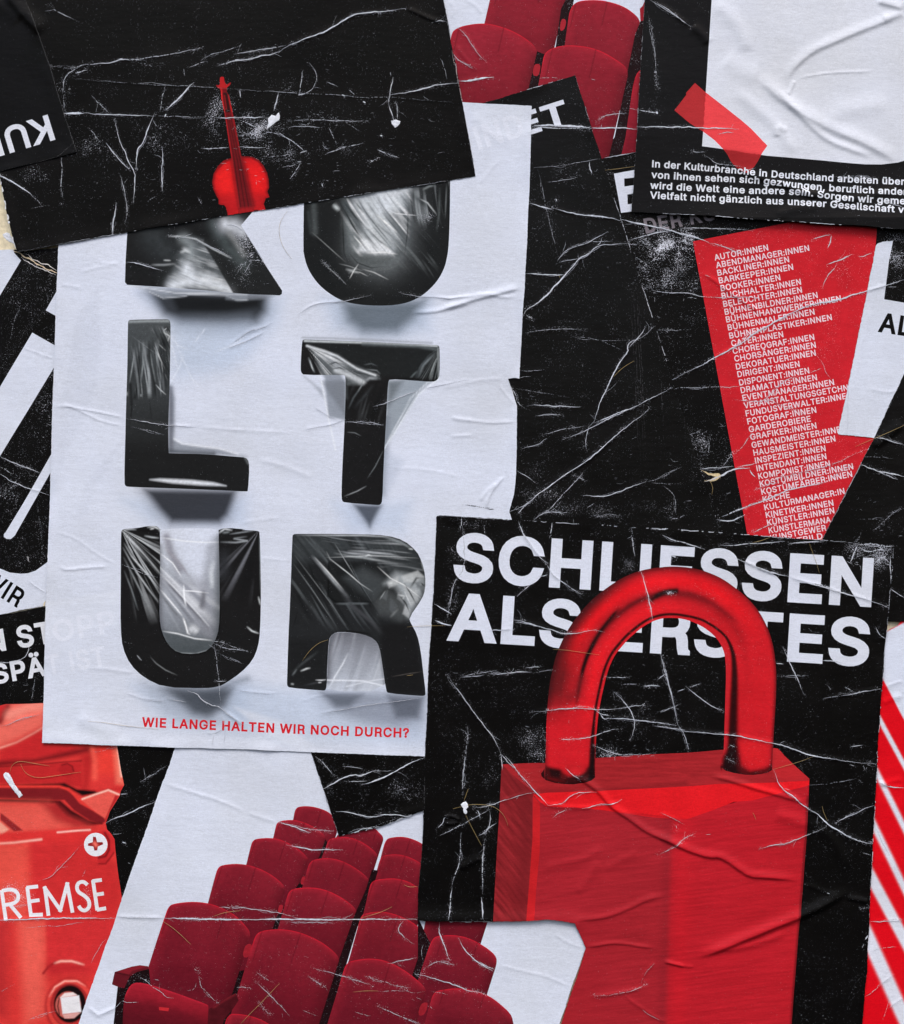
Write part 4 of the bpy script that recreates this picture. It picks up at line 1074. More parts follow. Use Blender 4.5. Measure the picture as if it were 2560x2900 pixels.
crease_lines(p, """
03 6 0 1.1 7 | 840,1176 1000,1184 1195,1188
03 6 0 .4 6 | 1195,1188 1300,1186 1450,1194 1600,1192 1804,1200
13 6 0 .4 6 | 0,1192 200,1196 480,1192 700,1198 1000,1196 1395,1198
13 3 .15 | 0,1105 100,1103 250,1125 350,1140 480,1172 530,1185
03 3 .2 | 1600,1105 1700,1112 1804,1108
13 2.5 .3 | 430,1210 520,1218 700,1218 780,1222
03 0 0 .8 7 | 1175,200 1400,270 1600,330 1804,420
13 0 0 .7 7 | 155,420 300,470 380,490
13 4 0 .5 6 | 380,490 480,510 560,545 620,560
13 3 .1 | 400,490 500,510 640,545 790,548
13 4 0.1 | 440,655 550,668 640,690 730,685 850,688
13 3 .25 | 1295,1210 1265,1240 1255,1285 1290,1310 1310,1345
13 4 .05 | 1560,1212 1550,1270 1580,1350 1610,1440 1630,1492
13 5 .05 | 1695,1330 1730,1400 1790,1470 1870,1530 1950,1575
13 3 .2 | 1840,1500 1900,1540 1960,1560
13 3 .2 | 1180,1520 1260,1500 1390,1475
13 3.5 .1 .5 6 | 1380,1595 1440,1605 1560,1640 1650,1665 1760,1715 1850,1730 1900,1745
13 2.5 .3 | 1740,1690 1770,1722 1755,1720
13 2.5 .35 | 590,1600 660,1650 740,1700
13 2.5 .4 | 640,1550 770,1585 850,1610 1000,1655 1060,1672
13 3 .3 | 1025,1610 1120,1640 1250,1680 1330,1700
13 2 .4 | 1100,1720 1300,1715 1380,1735 1450,1722
13 2.5 .35 | 220,1580 290,1630 350,1660
13 2.5 .3 | 220,1650 290,1720 370,1800 420,1850 460,1900
13 2.5 .35 | 240,1800 280,1860 320,1890
13 3 .3 | 1110,1830 1250,1890 1360,1940 1420,1959
13 2 .4 | 560,1860 620,1885 670,1900
13 2 .4 | 940,1870 1000,1890 1060,1900
13 2.5 .2 | 80,1693 170,1695
13 2 .4 | 1500,1720 1560,1730 1620,1745
13 2.5 .2 | 1490,1830 1505,1845
03 3 .2 1.4 8 | 625,1830 640,1840 680,1870 715,1900 760,1880 840,1845 890,1790
03 2 .3 | 890,1790 940,1805 1010,1800
03 2.5 .35 | 990,1600 1060,1640 1110,1690 1180,1730 1200,1760 1270,1775
03 2.5 .3 | 1430,1560 1460,1630 1460,1680 1500,1720 1550,1775 1610,1820
03 2 .4 | 1360,1715 1420,1710 1430,1660
03 2 .4 | 1120,1635 1160,1640
23 0 0 .6 6 | 430,1520 600,1575 780,1610 900,1660 990,1700
23 2 .4 | 350,1735 430,1790 480,1840
23 0 0 .5 6 | 840,1300 950,1370 1075,1412
23 3 .2 | -100,1560 -20,1500 60,1510 85,1525 120,1528
03 0 0 1.0 26 | 1080,1540 1400,1500 1600,1540
13 2 .3 | 1440,1380 1420,1440 1440,1495
""")
p.ribbon(Z('23', "-60,1206 200,1210 360,1212 480,1210 560,1206 640,1206 720,1199 800,1196 900,1206 1000,1222"), 6, 0.02, (216, 220, 228), 1.2, z=.5)
scatter(p, 60, (620, 2560, 1230, 2880), (8, 30), (15, 45), (.9, 1.8), .4)

p = add("seats_poster", "white poster of dark red theatre seats glued at the top edge of the picture", S("1180,-110 1960,-110 1960,760 1180,760"), 1, flat(WHITE, 0, .015), group=None, seed=5)
D2 = (-0.225, 0.97)
gp = "935,-20 880,200 850,345 720,360 690,440 650,660 780,700 800,360 960,330 1010,-20"
seat(p, Z('20', "395,-70 402,-110 420,-135 600,-160 800,-150 930,-120 945,-60"), 600, D2, base=(142, 30, 46), low=(120, 24, 38))
p.region("seat_gap", Z('20', "945,-30 900,60 860,340 930,350 1000,-40"), gap_paint)
p.region("armrest", smooth_chain(Z('20', "890,210 900,140 920,130 938,145 930,200 905,225"), 1, True), flat((158, 34, 46)), 3)
seat(p, Z('20', "925,340 955,120 965,75 990,25 1040,0 1150,-8 1250,5 1370,45 1470,125 1480,180"), 640, D2, base=(142, 30, 46), low=(120, 24, 38))
p.region("seat_gap", Z('20', "725,370 690,480 640,700 780,700 800,400"), gap_paint)
p.region("armrest", smooth_chain(Z('20', "690,545 700,480 715,462 745,465 750,490 735,555"), 1, True), flat((158, 34, 46)), 3)
seat(p, Z('20', "55,560 92,290 100,250 115,218 180,188 300,168 400,175 530,215 640,275 715,338 722,385"), 640, D2, base=(148, 34, 50), low=(124, 26, 40))
p.region("seat_gap", Z('20', "1480,150 1530,20 1530,500 1440,640 1400,860 1370,1020 1360,1120 1350,1200 1200,1200 1250,1060 1290,1000 1340,760 1385,520 1440,250"), gap_paint)
p.region("theatre_seat", Z('20', "1475,60 1495,40 1540,-60 1540,140 1480,150"), flat((150, 28, 42)))
seat(p, Z('20', "700,800 765,450 775,400 800,366 860,338 950,325 1080,335 1200,370 1330,450 1382,495 1387,550"), 760, D2, base=(142, 30, 46), low=(116, 22, 36))
seat(p, Z('20', "1370,1000 1420,650 1435,580 1460,520 1500,500 1640,500 1700,560"), 700, D2, base=(136, 26, 42), low=(116, 20, 36))
crease_lines(p, """
20 2.5 .1 .9 7 | 145,200 200,250 250,330 300,400 350,450
20 3 .05 .6 6 | 100,375 140,430 190,465 260,500
20 8 0 .8 7 | 150,592 220,590 300,572 410,560
20 0 0 1.2 9 | 130,330 200,430 290,520
20 5 .05 .5 6 | 1100,930 1200,935 1300,930 1460,940
20 2.5 .25 | 1165,890 1210,845 1290,830 1380,825
20 2 .3 | 1390,785 1460,805
20 2 .3 | 730,565 800,560 890,568
20 2 .4 | 1120,575 1150,580
20 2 .4 | 1190,930 1200,900
20 0 0 .8 8 | 90,0 120,60 100,140
20 0 0 .6 7 | 200,0 270,30 330,110
""")

# ================================================================ list of trades on a red wedge
p = lst = add("list_poster", "black worn poster with a red wedge listing many cultural trades in white capitals", S("1640,459 2720,270 2720,1760 1640,1760"), 2,
    black_paint([(1900, 690, 110, 70, 1.0), (1880, 780, 130, 60, .7), (1840, 1060, 40, 90, .55), (1960, 1300, 60, 120, .65), (2010, 1480, 70, 40, .6), (2540, 700, 60, 50, .9), (1720, 500, 60, 60, .4), (1990, 1250, 50, 60, .6)], .24), seed=6)
p.region("red_wedge", S("1963,683 2235,630 2490,578 2480,700 2480,1640 2140,1640"), lambda P: Ink(P, (193, 31, 42), .24).mottle(50, .05).mottle(12, .05, 3).worn(2380, 760, 60, 50, .5).worn(2220, 1480, 70, 90, .45).worn(2210, 1170, 70, 50, .4))
names = """AUTOR:INNEN 425,97 817,22
ABENDMANAGER:INNEN 436,153 1117,25
BACKLINER:INNEN 447,209 970,108
BARKEEPER:INNEN 457,265 1000,163
BOOKER:INNEN 470,322 906,240
BUCHHALTER:INNEN 478,378 1057,272
BELEUCHTER:INNEN 489,437 1064,330
BÜHNENBILDNER:INNEN 500,494 1180,368
BÜHNENHANDWERKER:INNEN 510,550 1350,393
BÜHNENMALER:INNEN 523,608 1157,490
BÜHNENPLASTIKER:INNEN 534,668 1283,530
CATER:INNEN 548,724 928,655
CHOREOGRAF:INNEN 558,780 1155,675
CHORSÄNGER:INNEN 570,836 1166,732
DEKORATUER:INNEN 582,894 1165,790
DIRIGENT:INNEN 593,950 1047,872
DISPONENT:INNEN 606,1010 1117,920
DRAMATURG:INNEN 617,1066 1173,970
EVENTMANAGER:INNEN 630,1122 1298,1005
VERANSTALTUNGSGETCHN 640,1178 1400,1045
FUNDUSVERWALTER:INNE 653,1236 1385,1107
FOTOGRAF:INNEN 665,1294 1168,1207
GARDEROBIERE 676,1352 1128,1272
GRAFIKER:INNEN 687,1408 1170,1322
GEWANDMEISTER:INNE 697,1467 1345,1350
HAUSMEISTER:INNEN 710,1523 1307,1417
INSPEZIENT:INNEN 722,1580 1236,1488
INTENDANT:INNEN 733,1637 1242,1546
KOMPONIST:INNEN 745,1694 1268,1600
KOSTÜMBILDNER:INNEN 756,1750 1437,1620
KOSTÜMFÄRBER:INNEN 767,1808 1430,1675
KÖCHE 778,1864 975,1828
KULTURMANAGER:IN 790,1922 1375,1800
KINETIKER:INNEN 800,1977 1293,1886
KÜNSTLER:INNEN 810,2033 1300,1942
KÜNSTLERMANA 822,2090 1275,2008
KUNSTGEWER 835,2145 1240,2068
KUNSTBILD 846,2200 1215,2128"""
rings = []
for ln in names.split('\n'):
    a, b, c = ln.split(' ')
    rings += text(a, Z('31', b + ' ' + c), 17.2, 16, -4)
p.region("name_list", rings, flat((222, 205, 216), .1), dense=False)
p.region("headline", [Z('20', "1285,1267 1430,1240 1560,1212 1570,1280 1360,1302 1362,1360 1560,1330 1560,1390 1384,1418 1386,1490 1570,1460 1570,1520 1338,1552")], flat((205, 211, 226), .25))
p.region("subtitle", text("DER KU", S("1830,661 2028,622"), 43, 24), flat((116, 110, 118), .2))
crease_lines(p, """
20 7 .1 .8 6 | 1330,1600 1480,1635 1640,1665 1730,1690 1804,1722
30 6 .1 .8 6 | 0,1655 100,1680 200,1710 280,1725 380,1770
30 3 .2 | 380,1770 480,1795 560,1830 620,1850
20 5 .25 | 1400,1745 1500,1725 1600,1690 1700,1690
30 4 .2 | 170,1665 330,1660 480,1672 600,1670 700,1680
20 4 .3 | 1380,1775 1460,1785
21 3 .3 .5 6 | 1560,315 1640,325 1700,335 1804,330
31 3 .25 .4 6 | 0,320 130,335 230,330 330,365 500,365 700,365 860,390
31 0 0 1.8 9 5 | 310,185 400,230 470,290 560,350 680,430 780,500 830,540
31 2 .3 | 310,185 400,220
31 7 .02 .9 6 | 115,968 200,920 330,860 430,800 540,745 640,690 690,640 800,580 900,525 1000,470 1150,410 1300,390 1420,350 1540,320 1700,270 1804,240
31 3 .2 .5 6 | 520,760 610,695 700,610
31 3 .3 | 1210,300 1240,220 1300,150 1320,110
31 5 .1 | 1240,130 1320,100 1430,50
31 3 .2 | 1470,70 1520,65 1570,40
30 4 .15 | 1130,1750 1190,1725 1275,1712
30 5 .15 | 1275,1712 1265,1770 1250,1810
31 0 0 .8 6 | 1380,460 1370,600 1385,700 1395,800
31 2 .3 | 1160,770 1215,850 1240,920 1270,960
31 2.5 .3 | 1120,915 1205,885
31 2.5 .3 | 700,1130 780,1120 860,1045 950,960 1050,940
31 2.5 .35 | 820,1110 920,1160 1050,1200 1110,1250
31 2.5 .3 | 0,1085 110,1025 300,1025 450,1020 560,1020 680,1000
31 3 .35 | 560,1110 640,1120 760,1130 900,1100
31 5 .1 .7 6 | 310,1620 420,1610 560,1600
31 9 .05 .7 6 | 345,1715 440,1680 520,1640 580,1615 680,1610
31 6 .1 | 680,1625 700,1660 720,1675
31 4 .2 | 580,1610 640,1595 720,1580
31 2.5 .3 | 560,1510 620,1470 690,1360
31 2.5 .3 | 480,1600 540,1530 560,1500
31 3 .2 .5 6 | 720,1770 800,1740 860,1700 960,1660 1200,1610 1350,1560 1420,1520 1540,1475
31 5 .1 | 620,1910 700,1880 860,1820 930,1780 1060,1750 1180,1730 1240,1715
31 2.5 .3 | 1240,1715 1330,1650 1430,1590
32 7 .2 | 90,130 230,105 330,80 400,50
32 7 .3 | 480,110 600,60 700,20 780,-20
32 5 .25 | 440,130 540,150 640,100
32 4 .3 | 700,230 800,180 860,160
32 4 .2 | 185,200 220,150 235,125
32 3 .3 | 690,215 730,200
21 2.5 .4 | 1600,605 1700,605
31 2 .5 | 0,590 140,605 250,600
31 2 .4 | 230,1370 320,1340
31 2.5 .4 | 370,1380 385,1440 375,1500
31 2 .4 | 270,1470 330,1500 410,1490
31 2 .4 | 60,1740 110,1790 140,1850 140,1959
""")
p.ribbon(S("1986,1332 2010,1345 2045,1345 2020,1360 1995,1362"), 12, 0, (206, 188, 150), .6)
p.ribbon(S("1702,449 1750,441 1798,432"), 2.5, .15)
scatter(p, 120, (1800, 640, 1985, 850), (8, 34), (-12, 8), (1.2, 3), .3, S("1790,640 1975,640 2000,860 1760,860"))
scatter(p, 60, (1850, 860, 2080, 1500), (6, 26), (-30, 30), (.9, 2), .4)

# ================================================================ right: white poster with black lettering
p = add("letter_poster", "white poster strip with two black capitals, glued at the right edge beside the red wedge", S("2483,690 2500,684 2530,682 2760,720 2760,1290 2475,1240 2375,1228"), 3, flat(WHITE, .02, .02), seed=7)
p.region("printed_letter", Z('31', "1726,-50 1695,100 1660,380 1804,404 2000,440 2000,-50"), black_paint([(2540, 720, 40, 60, .8)], .35))
p.region("word_lettering", text("AL", Z('31', "1612,618 1846,655"), 57, 24, -16), flat(BLACK))
crease_lines(p, """
31 4 .1 .6 6 | 1540,320 1700,270 1804,240
31 0 0 .7 9 | 1560,400 1500,700 1420,1100
31 0 0 .5 6 | 1540,1030 1700,1070 1804,1020
31 2.5 .3 | 1720,70 1804,60
31 2 .3 | 1680,290 1760,290
""")
p.ribbon(S("2499,664 2520,655 2560,655 2600,660"), 7, .1, (214, 218, 226), 1.2, z=.6)
p.ribbon(S("2483,690 2375,1228 2475,1240"), 1.6, .2)

p = add("black_poster", "black poster corner with a diagonal left edge, right edge of the wall above the padlock", S("2720,707 2720,1760 2222,1760 2325,1535 2420,1345 2475,1240 2565,1048"), 4, black_paint([(2500, 1480, 60, 60, .25)], .14), seed=8, mat=M_GLOSS)
crease_lines(p, """
31 4 .15 .8 6 | 1580,1385 1660,1400 1720,1420 1804,1440
31 0 0 3 22 12 | 1560,1460 1650,1420 1720,1350 1804,1290
31 7 .1 .6 6 | 1475,1580 1540,1605 1620,1640 1700,1650 1804,1675
31 4 .2 | 1620,1640 1700,1670 1760,1695
31 2 .3 | 1500,1530 1600,1530 1720,1540
32 2.5 .3 .6 6 | 1780,50 1720,90 1650,150 1600,200 1570,220
32 2 .4 | 1495,205 1480,260 1450,300 1425,440
32 3.5 .1 .6 6 | 1700,630 1740,665 1804,705
32 1.6 .5 | 1480,130 1600,130 1700,128
""")
p.ribbon(S("2565,1048 2475,1240 2325,1535"), 2.4, .25)
scatter(p, 20, (2420, 1300, 2560, 1560), (5, 22), (-30, 30), (.8, 1.6), .4)

# ================================================================ right bottom: red poster with white stripes
def stripes(P):
    k = Ink(P, (214, 10, 26))
    k.area(S("2380,1850 2480,1806 2508,1791 2545,1772 2560,1764 2760,1690 2760,2418 2560,2035 2500,1920 2440,1806"), WHITE, 1, 2)
    for s, w, b in (("2462,1982 2492,2038 2560,2165 2700,2430", 3.2, 3), ("2452,2125 2482,2185 2560,2342 2700,2625", 3.0, 4.5), ("2442,2264 2472,2330 2560,2512 2700,2800", 4.0, 5),
                    ("2440,2433 2466,2482 2560,2658 2740,2996", 10, 5), ("2428,2590 2456,2650 2556,2872 2680,3140", 13, 6)):
        k.glow(S(s), b, (212, 216, 230), 1, flat=w)
    return k.mottle(30, .03)
p = add("striped_poster", "red poster with slanting white blurred stripes, right edge beside the padlock poster", S("2380,1850 2480,1806 2508,1790 2543,1771 2562,1742 2760,1610 2760,3000 2380,3000"), 2, stripes, step=3.0, seed=9)
crease_lines(p, """
33 3.5 .1 .7 7 | 1550,1210 1640,1212 1720,1205 1804,1210
33 2 .3 | 1700,1200 1760,1190 1804,1195
33 2 .35 | 1560,1435 1640,1405 1750,1395
33 2.5 .25 .6 6 | 1515,1760 1570,1730 1640,1670 1740,1590
33 2.5 .25 .6 6 | 1690,1845 1740,1810 1804,1770
33 0 0 1.2 10 | 1620,220 1720,190 1804,175
33 4 .1 1.2 9 | 1605,190 1650,210 1720,230 1804,235
33 2 .3 | 1600,530 1640,620 1700,730
33 2 .4 | 1650,1930 1680,1850 1700,1760
32 0 0 1.5 12 | 1640,1480 1720,1440 1804,1420
32 0 0 .8 7 | 1650,1370 1720,1335 1804,1310
""")

# ================================================================ big black poster leaning left, one word ending showing
def lift_et(P):
    return np.zeros(len(P))
p = et = add("black_poster", "large creased black leaning poster with the letters ET, left of the red wedge",
    S("1628,213 1850,905 2187,1985 1205,2293 1140,2318 1070,2344 1010,2356 960,2370 880,2130 392,590"), 4,
    black_paint([(1600, 480, 100, 50, .45), (1560, 620, 90, 60, .4), (1520, 1330, 70, 60, .4), (1545, 1400, 90, 40, .6), (1650, 1440, 120, 30, .6), (1850, 1440, 140, 30, .5), (1150, 2230, 60, 50, .55), (1100, 2300, 80, 30, .5)], .22), seed=10, mat=M_GLOSS, lift=curl((S("1370,291 1628,213 1850,905 2040,1500"), 1.2, 20), (S("960,2370 1205,2293"), 1.5, 20)))
p.region("word_lettering", text("NDET", Z('20', "170,1142 966,892"), 67, 26, -16), flat((207, 213, 228), .05))
crease_lines(p, """
20 9 .05 .8 6 | 700,915 850,915 960,922 1110,932
20 4 .2 | 690,925 900,940 1110,938
20 5 .1 .7 6 | 670,1483 740,1505 830,1528
20 6 .1 .9 7 | 830,1515 900,1535 980,1558 1100,1575 1220,1585 1330,1605
20 3 .3 | 720,1500 780,1525 840,1530
20 3 .15 .6 6 | 880,1885 930,1830 1000,1800 1080,1780 1150,1735 1240,1690
20 4 .05 .8 6 | 970,1959 1030,1885 1090,1860 1150,1805 1200,1785 1300,1785 1380,1775
20 2.5 .25 | 1150,1800 1190,1770 1195,1735
20 2.5 .4 | 1080,1760 1180,1763 1260,1762
20 2 .5 | 730,1240 760,1350 780,1480 810,1600 860,1800 870,1890
20 2 .4 | 700,1225 900,1210 1100,1175 1190,1160
20 4 .2 | 1105,1180 1105,1220 1125,1270
20 5 .1 | 860,1450 870,1465
20 2.5 .2 | 1180,985 1165,1050
20 2 .4 | 780,1330 900,1320 1020,1295
21 6 .02 1.0 7 | 1150,5 1100,50 1030,85 1000,125 930,200 880,260 800,345 730,410 650,450 625,495
21 3 .15 .5 6 | 1030,90 1080,70 1150,20 1190,-5
21 2.5 .3 | 870,120 920,100 980,90 1030,85
21 3.5 .1 | 870,100 900,60 960,20
21 5 .05 .6 6 | 640,190 720,195 800,203 925,205
21 2.5 .2 | 645,495 690,525
21 2.5 .3 .4 5 | 640,625 730,610 830,600 950,596 1020,600 1070,608
21 2 .4 | 965,630 985,655 1080,660 1180,680 1280,685 1390,680
21 2 .5 | 1180,680 1280,720 1345,750
21 4 .05 .9 7 | 1575,580 1530,630 1470,670 1400,690 1380,735 1390,760 1340,820 1290,910 1260,970 1225,1050 1190,1120 1160,1210 1145,1265 1110,1300
21 3.5 .1 | 1520,570 1490,630 1440,680 1390,740
21 3.5 .1 | 1110,1300 1085,1370 1075,1440 1085,1475
21 3.5 .1 .8 6 | 910,1405 960,1385 1040,1355 1120,1320 1200,1275 1300,1225 1440,1165 1560,1100 1640,1065 1705,1020
21 3 .15 | 1130,1285 1220,1250 1340,1200 1440,1170
21 2.5 .25 | 760,1370 830,1355 880,1335 1000,1320 1080,1305
21 3 .1 .4 5 | 615,1468 680,1455 740,1438 770,1410 795,1395
21 4.5 .02 1.3 8 | 1545,1175 1500,1220 1400,1290 1290,1380 1170,1490 1080,1565 960,1640 830,1730 720,1815 660,1865 600,1900 520,1930
21 3.5 .1 | 660,1860 620,1900 590,1945
21 2 .35 | 650,1160 720,1150 800,1160 900,1155 950,1165 1040,1165
21 3.5 .1 | 700,1150 760,1158 800,1150 850,1162 900,1155 950,1168 1040,1165
21 2.5 .2 | 710,1230 780,1222 850,1225 915,1226
21 2.5 .25 | 525,1010 550,1050 570,1080 575,1120 600,1150 625,1170
21 2 .5 | 560,1030 680,1050 800,1070 960,1095
21 2 .4 .4 5 | 600,905 660,905 720,900 775,890
21 2 .4 | 590,955 640,945 680,942
21 2.5 .2 | 580,1635 640,1670 725,1725
21 2.5 .2 | 990,1665 1040,1685 1080,1705
21 4 .15 .5 6 | 1060,1812 1140,1818 1220,1820 1300,1795 1420,1745 1520,1710
21 2.5 .3 | 1520,1712 1580,1700 1660,1670 1760,1610
21 2 .4 | 1560,1720 1680,1728 1790,1728
21 2 .35 | 1640,1735 1700,1780 1735,1830 1735,1940
21 3 .3 | 750,1959 830,1900 890,1830 980,1735 1080,1620
21 2.5 .4 | 1090,1905 1140,1870
22 3 .2 | 575,95 640,30 690,0
22 3 .25 | 700,135 760,90 820,75 900,85 940,80
22 2.5 .3 | 820,75 870,30 900,0
22 2.5 .4 | 1110,108 1200,105 1320,108
22 2.5 .3 | 1690,130 1750,125 1804,100
13 2.5 .25 | 650,0 700,45 750,100 795,150
13 5 .02 .8 6 | 705,245 760,215 830,170 930,138 1000,145 1080,108 1120,108
13 3 .15 | 940,160 1010,140 1070,110
13 2 .4 | 1080,108 1160,115 1230,105
13 2.5 .25 | 850,75 920,80 1000,95
13 3 .15 | 860,185 930,190 1030,182
13 6 .02 .9 7 | 985,210 1060,195 1180,145 1280,90 1350,50 1450,12
13 4 .05 | 800,405 860,410 970,430 1060,450 1150,435
13 5 .05 .6 6 | 1085,430 1180,428 1250,428 1320,438 1435,460
13 3 .3 | 860,585 960,545 1060,520 1180,480 1280,445
""")
p.ribbon(S("1628,213 1850,905 2040,1500"), 2.8, .22, jit=.5)
p.ribbon(S("1628,213 1500,252 1370,291"), 2.2, .2)
p.ribbon(S("1205,2293 1140,2318 1070,2344 1010,2356 960,2370"), 5, .2, jit=1.6)
p.ribbon(S("880,2130 960,2370"), 2.2, .3)
scatter(p, 110, (1500, 320, 1800, 760), (5, 22), (-20, 10), (.8, 1.7), .4)
scatter(p, 90, (1470, 1100, 1990, 1480), (5, 30), (-25, 15), (.8, 1.7), .4)
scatter(p, 40, (930, 2170, 1200, 2340), (5, 24), (-30, 10), (.8, 1.8), .35)
for x, a in ((1787, .0), (1793, .0), (1801, 0), (1808, 0), (1921, 0), (1860, 0)):
    p.ribbon(S("%d,%d %d,%d" % (x, 760 + (x * 7) % 90, x + 22, 1290 + (x * 13) % 60)), 1.1, .62, (120, 120, 126))

# ================================================================ white poster: six black letters wrapped in clear film
def soft_shadow(k, poly, c, a, soft):
    k.area(poly, c, a, soft)
Kc = dict(g1=(60, 64, 70), g2=(100, 105, 112))
def kultur_sheet(P):
    k = Ink(P, WHITE)
    k.mottle(120, .012, 7)
    # bluish printed halo round the letters
    for s in ("01: 1000,330 1804,330 ; 11: 420,380 380,560 200,760 0,900 ; 01: 1300,900 1250,520",
              "11: 700,380 1500,380 1500,620 1100,660 780,600", "02: 900,-10 1804,-30 1800,180 1100,170",
              "12: 780,10 1350,10 1300,230 900,230", "02: 960,1340 1804,1360 1804,1700 1200,1640", "12: 0,1290 450,1360 1455,1400 1455,1780 500,1740 0,1640"):
        k.area(ZZ(s), (176, 192, 216), .55, 34)
    # printed cast shadows of the letters
    for s, c, al, so in (
        ("01: 1040,330 1804,345 ; 11: 60,345 320,350 320,470 260,560 120,640 0,640 ; 01: 1500,640 1280,600 1150,470", (120, 130, 146), .75, 32),
        ("01: 1080,310 1250,335 1804,350 ; 11: 60,345 300,352 290,470 220,545 0,560 ; 01: 1330,545 1200,490", (40, 44, 49), .95, 20),
        ("01: 1230,320 1500,345 1804,360 ; 11: 100,350 270,360 240,440 0,480 ; 01: 1300,470", (18, 20, 22), .9, 14),
        ("11: 800,390 1480,380 1420,560 1260,660 980,660 840,560", (150, 164, 184), .6, 30),
        ("11: 850,400 1450,390 1360,530 1250,620 1000,620 890,540", (92, 103, 114), .9, 22),
        ("01: 1010,1765 1760,1775 1730,1850 ; 02: 1690,130 1620,190 1230,190 1110,60", (120, 126, 140), .6, 26),
        ("01: 1050,1765 1720,1775 1700,1850 ; 02: 1660,100 1600,155 1250,150 1165,60", (46, 49, 56), .97, 15),
        ("12: 900,25 1150,30 1110,130 1050,215 985,150", (140, 150, 168), .6, 16),
        ("12: 930,22 1135,28 1090,110 1050,190 1010,130", (76, 83, 95), .97, 9),
        ("02: 1050,1330 1500,1360 1804,1300 ; 12: 120,1300 20,1500 -100,1620 -280,1620 -440,1520", (150, 160, 178), .7, 34),
        ("02: 1180,1365 1500,1372 1804,1290 ; 12: 40,1330 -50,1500 -140,1570 -250,1540", (100, 108, 120), .9, 22),
        ("02: 1230,1360 1560,1372 1700,1370 1640,1500 1540,1560 1420,1540", (66, 72, 82), .8, 18),
        ("12: 620,1380 1160,1400 1460,1420 1460,1700 1250,1700 1000,1640 720,1560", (160, 170, 188), .75, 34),
        ("12: 690,1390 1160,1405 1450,1425 1440,1590 1250,1640 1000,1600 820,1540", (134, 142, 158), .85, 22),
        ("12: 700,1400 1000,1410 900,1500 800,1500", (88, 95, 108), .85, 14),
        ("12: 1180,1415 1440,1425 1400,1580 1240,1580", (86, 92, 105), .85, 14)):
        k.area(ZZ(s), c, al, so)
    for s, c in (("01: 720,300 735,700 700,1000 620,1250 480,1500 430,1700 360,1900 360,1300 500,900 560,500", (201, 208, 224)), ("01: 900,1400 800,1600 690,1740 640,1959 560,1959 640,1700", (201, 208, 224)), ("20: 250,800 620,760 640,1000 300,1020", (211, 218, 233)),
                 ("02: 330,740 870,650 870,900 330,1000", (211, 218, 233)), ("02: 330,1560 900,1690 1000,1780 330,1720", (211, 218, 233)), ("12: 60,1500 300,1700 560,1830 700,1830 400,1600", (211, 218, 233))):
        k.area(ZZ(s), c, .8, 8)
    # film hanging under the first letter
    k.area(ZZ("01: 920,275 1200,295 1700,340 1804,340 1804,385 1730,390 1650,345 1380,345 1350,358 1190,372 1090,325"), (150, 159, 170), .55, 5)
    k.glow(Z('01', "930,282 1080,300 1280,335 1500,338 1720,345 1804,348"), 2, (216, 222, 232), .6)
    k.glow(Z('01', "1090,325 1190,372 1350,358 1380,345 1650,352 1730,388 1804,385"), 1.8, (206, 212, 222), .5)
    k.area(ZZ("11: 60,335 395,350 270,378 100,390 0,380 0,350"), (140, 148, 160), .5, 6)
    # film and soft shade in the inner corner of the L
    k.area(Z('01', "1240,1000 1275,1100 1265,1400 1320,1430 1600,1470 1804,1530 1500,1512 1228,1505"), (120, 128, 140), .75, 8)
    k.glow(Z('01', "1245,1030 1250,1300 1245,1480"), 10, (96, 100, 112), .8)
    k.glow(Z('01', "1240,1490 1400,1500 1560,1508"), 7, (80, 86, 94), .8)
    k.glow(Z('01', "1275,1400 1330,1432 1450,1450 1600,1468 1740,1510"), 3, (226, 232, 244), .9)
    for s in ("1240,640 1300,720 1380,750", "1290,720 1400,960 1470,1035", "1345,770 1310,880 1235,1010", "1560,770 1700,715 1804,640", "1660,740 1804,690", "1250,690 1300,900", "1500,590 1420,700"):
        k.glow(Z('01', s), 1.8, (228, 234, 246), .8, taper=.2)
    k.area(Z('01', "1240,560 1804,540 1804,800 1500,960 1280,980"), (186, 200, 222), .45, 40)
    # film drawn down from the bar of the T
    k.area(Z('11', "640,770 720,960 745,1240 870,1265 880,1000 820,900"), (132, 140, 152), .9, 6)
    k.area(Z('11', "690,980 870,970 875,1240 800,1130"), (102, 108, 116), .6, 8)
    k.area(Z('11', "560,935 700,1040 720,1110 640,1010"), (128, 136, 148), .7, 8)
    k.area(Z('11', "1180,975 1555,940 1420,1050 1150,1480 1165,1250"), (128, 140, 150), .8, 7)
    k.area(Z('11', "1180,980 1290,975 1180,1180"), (84, 92, 98), .7, 14)
    k.glow(Z('11', "1170,1250 1160,1480 1140,1800"), 12, (118, 126, 138), .75)
    k.glow(Z('11', "690,950 720,1100 745,1240 760,1300 800,1480"), 2.2, (224, 230, 240), .9)
    k.glow(Z('11', "1550,960 1400,1080 1290,1260 1150,1480"), 2.4, (226, 234, 244), .8)
    k.glow(Z('11', "1500,960 1350,1100 1180,1420"), 2, (214, 222, 232), .7)
    k.area(Z('11', "1140,1500 1160,1480 1300,1560 1160,1840 1130,1870"), (176, 186, 204), .5, 14)
    k.glow(Z('11', "560,660 1000,675 1500,700"), 4, (120, 126, 134), .5)
    # film over the mouth of the U
    
    k.glow(Z('02', "1165,255 1350,290 1500,300 1650,300"), 2.4, (236, 240, 246), .8)
    # show-through of the poster underneath
    k.area(Z('02', "330,735 880,650 880,690 335,770"), (214, 220, 234), .35, 6)
    return k
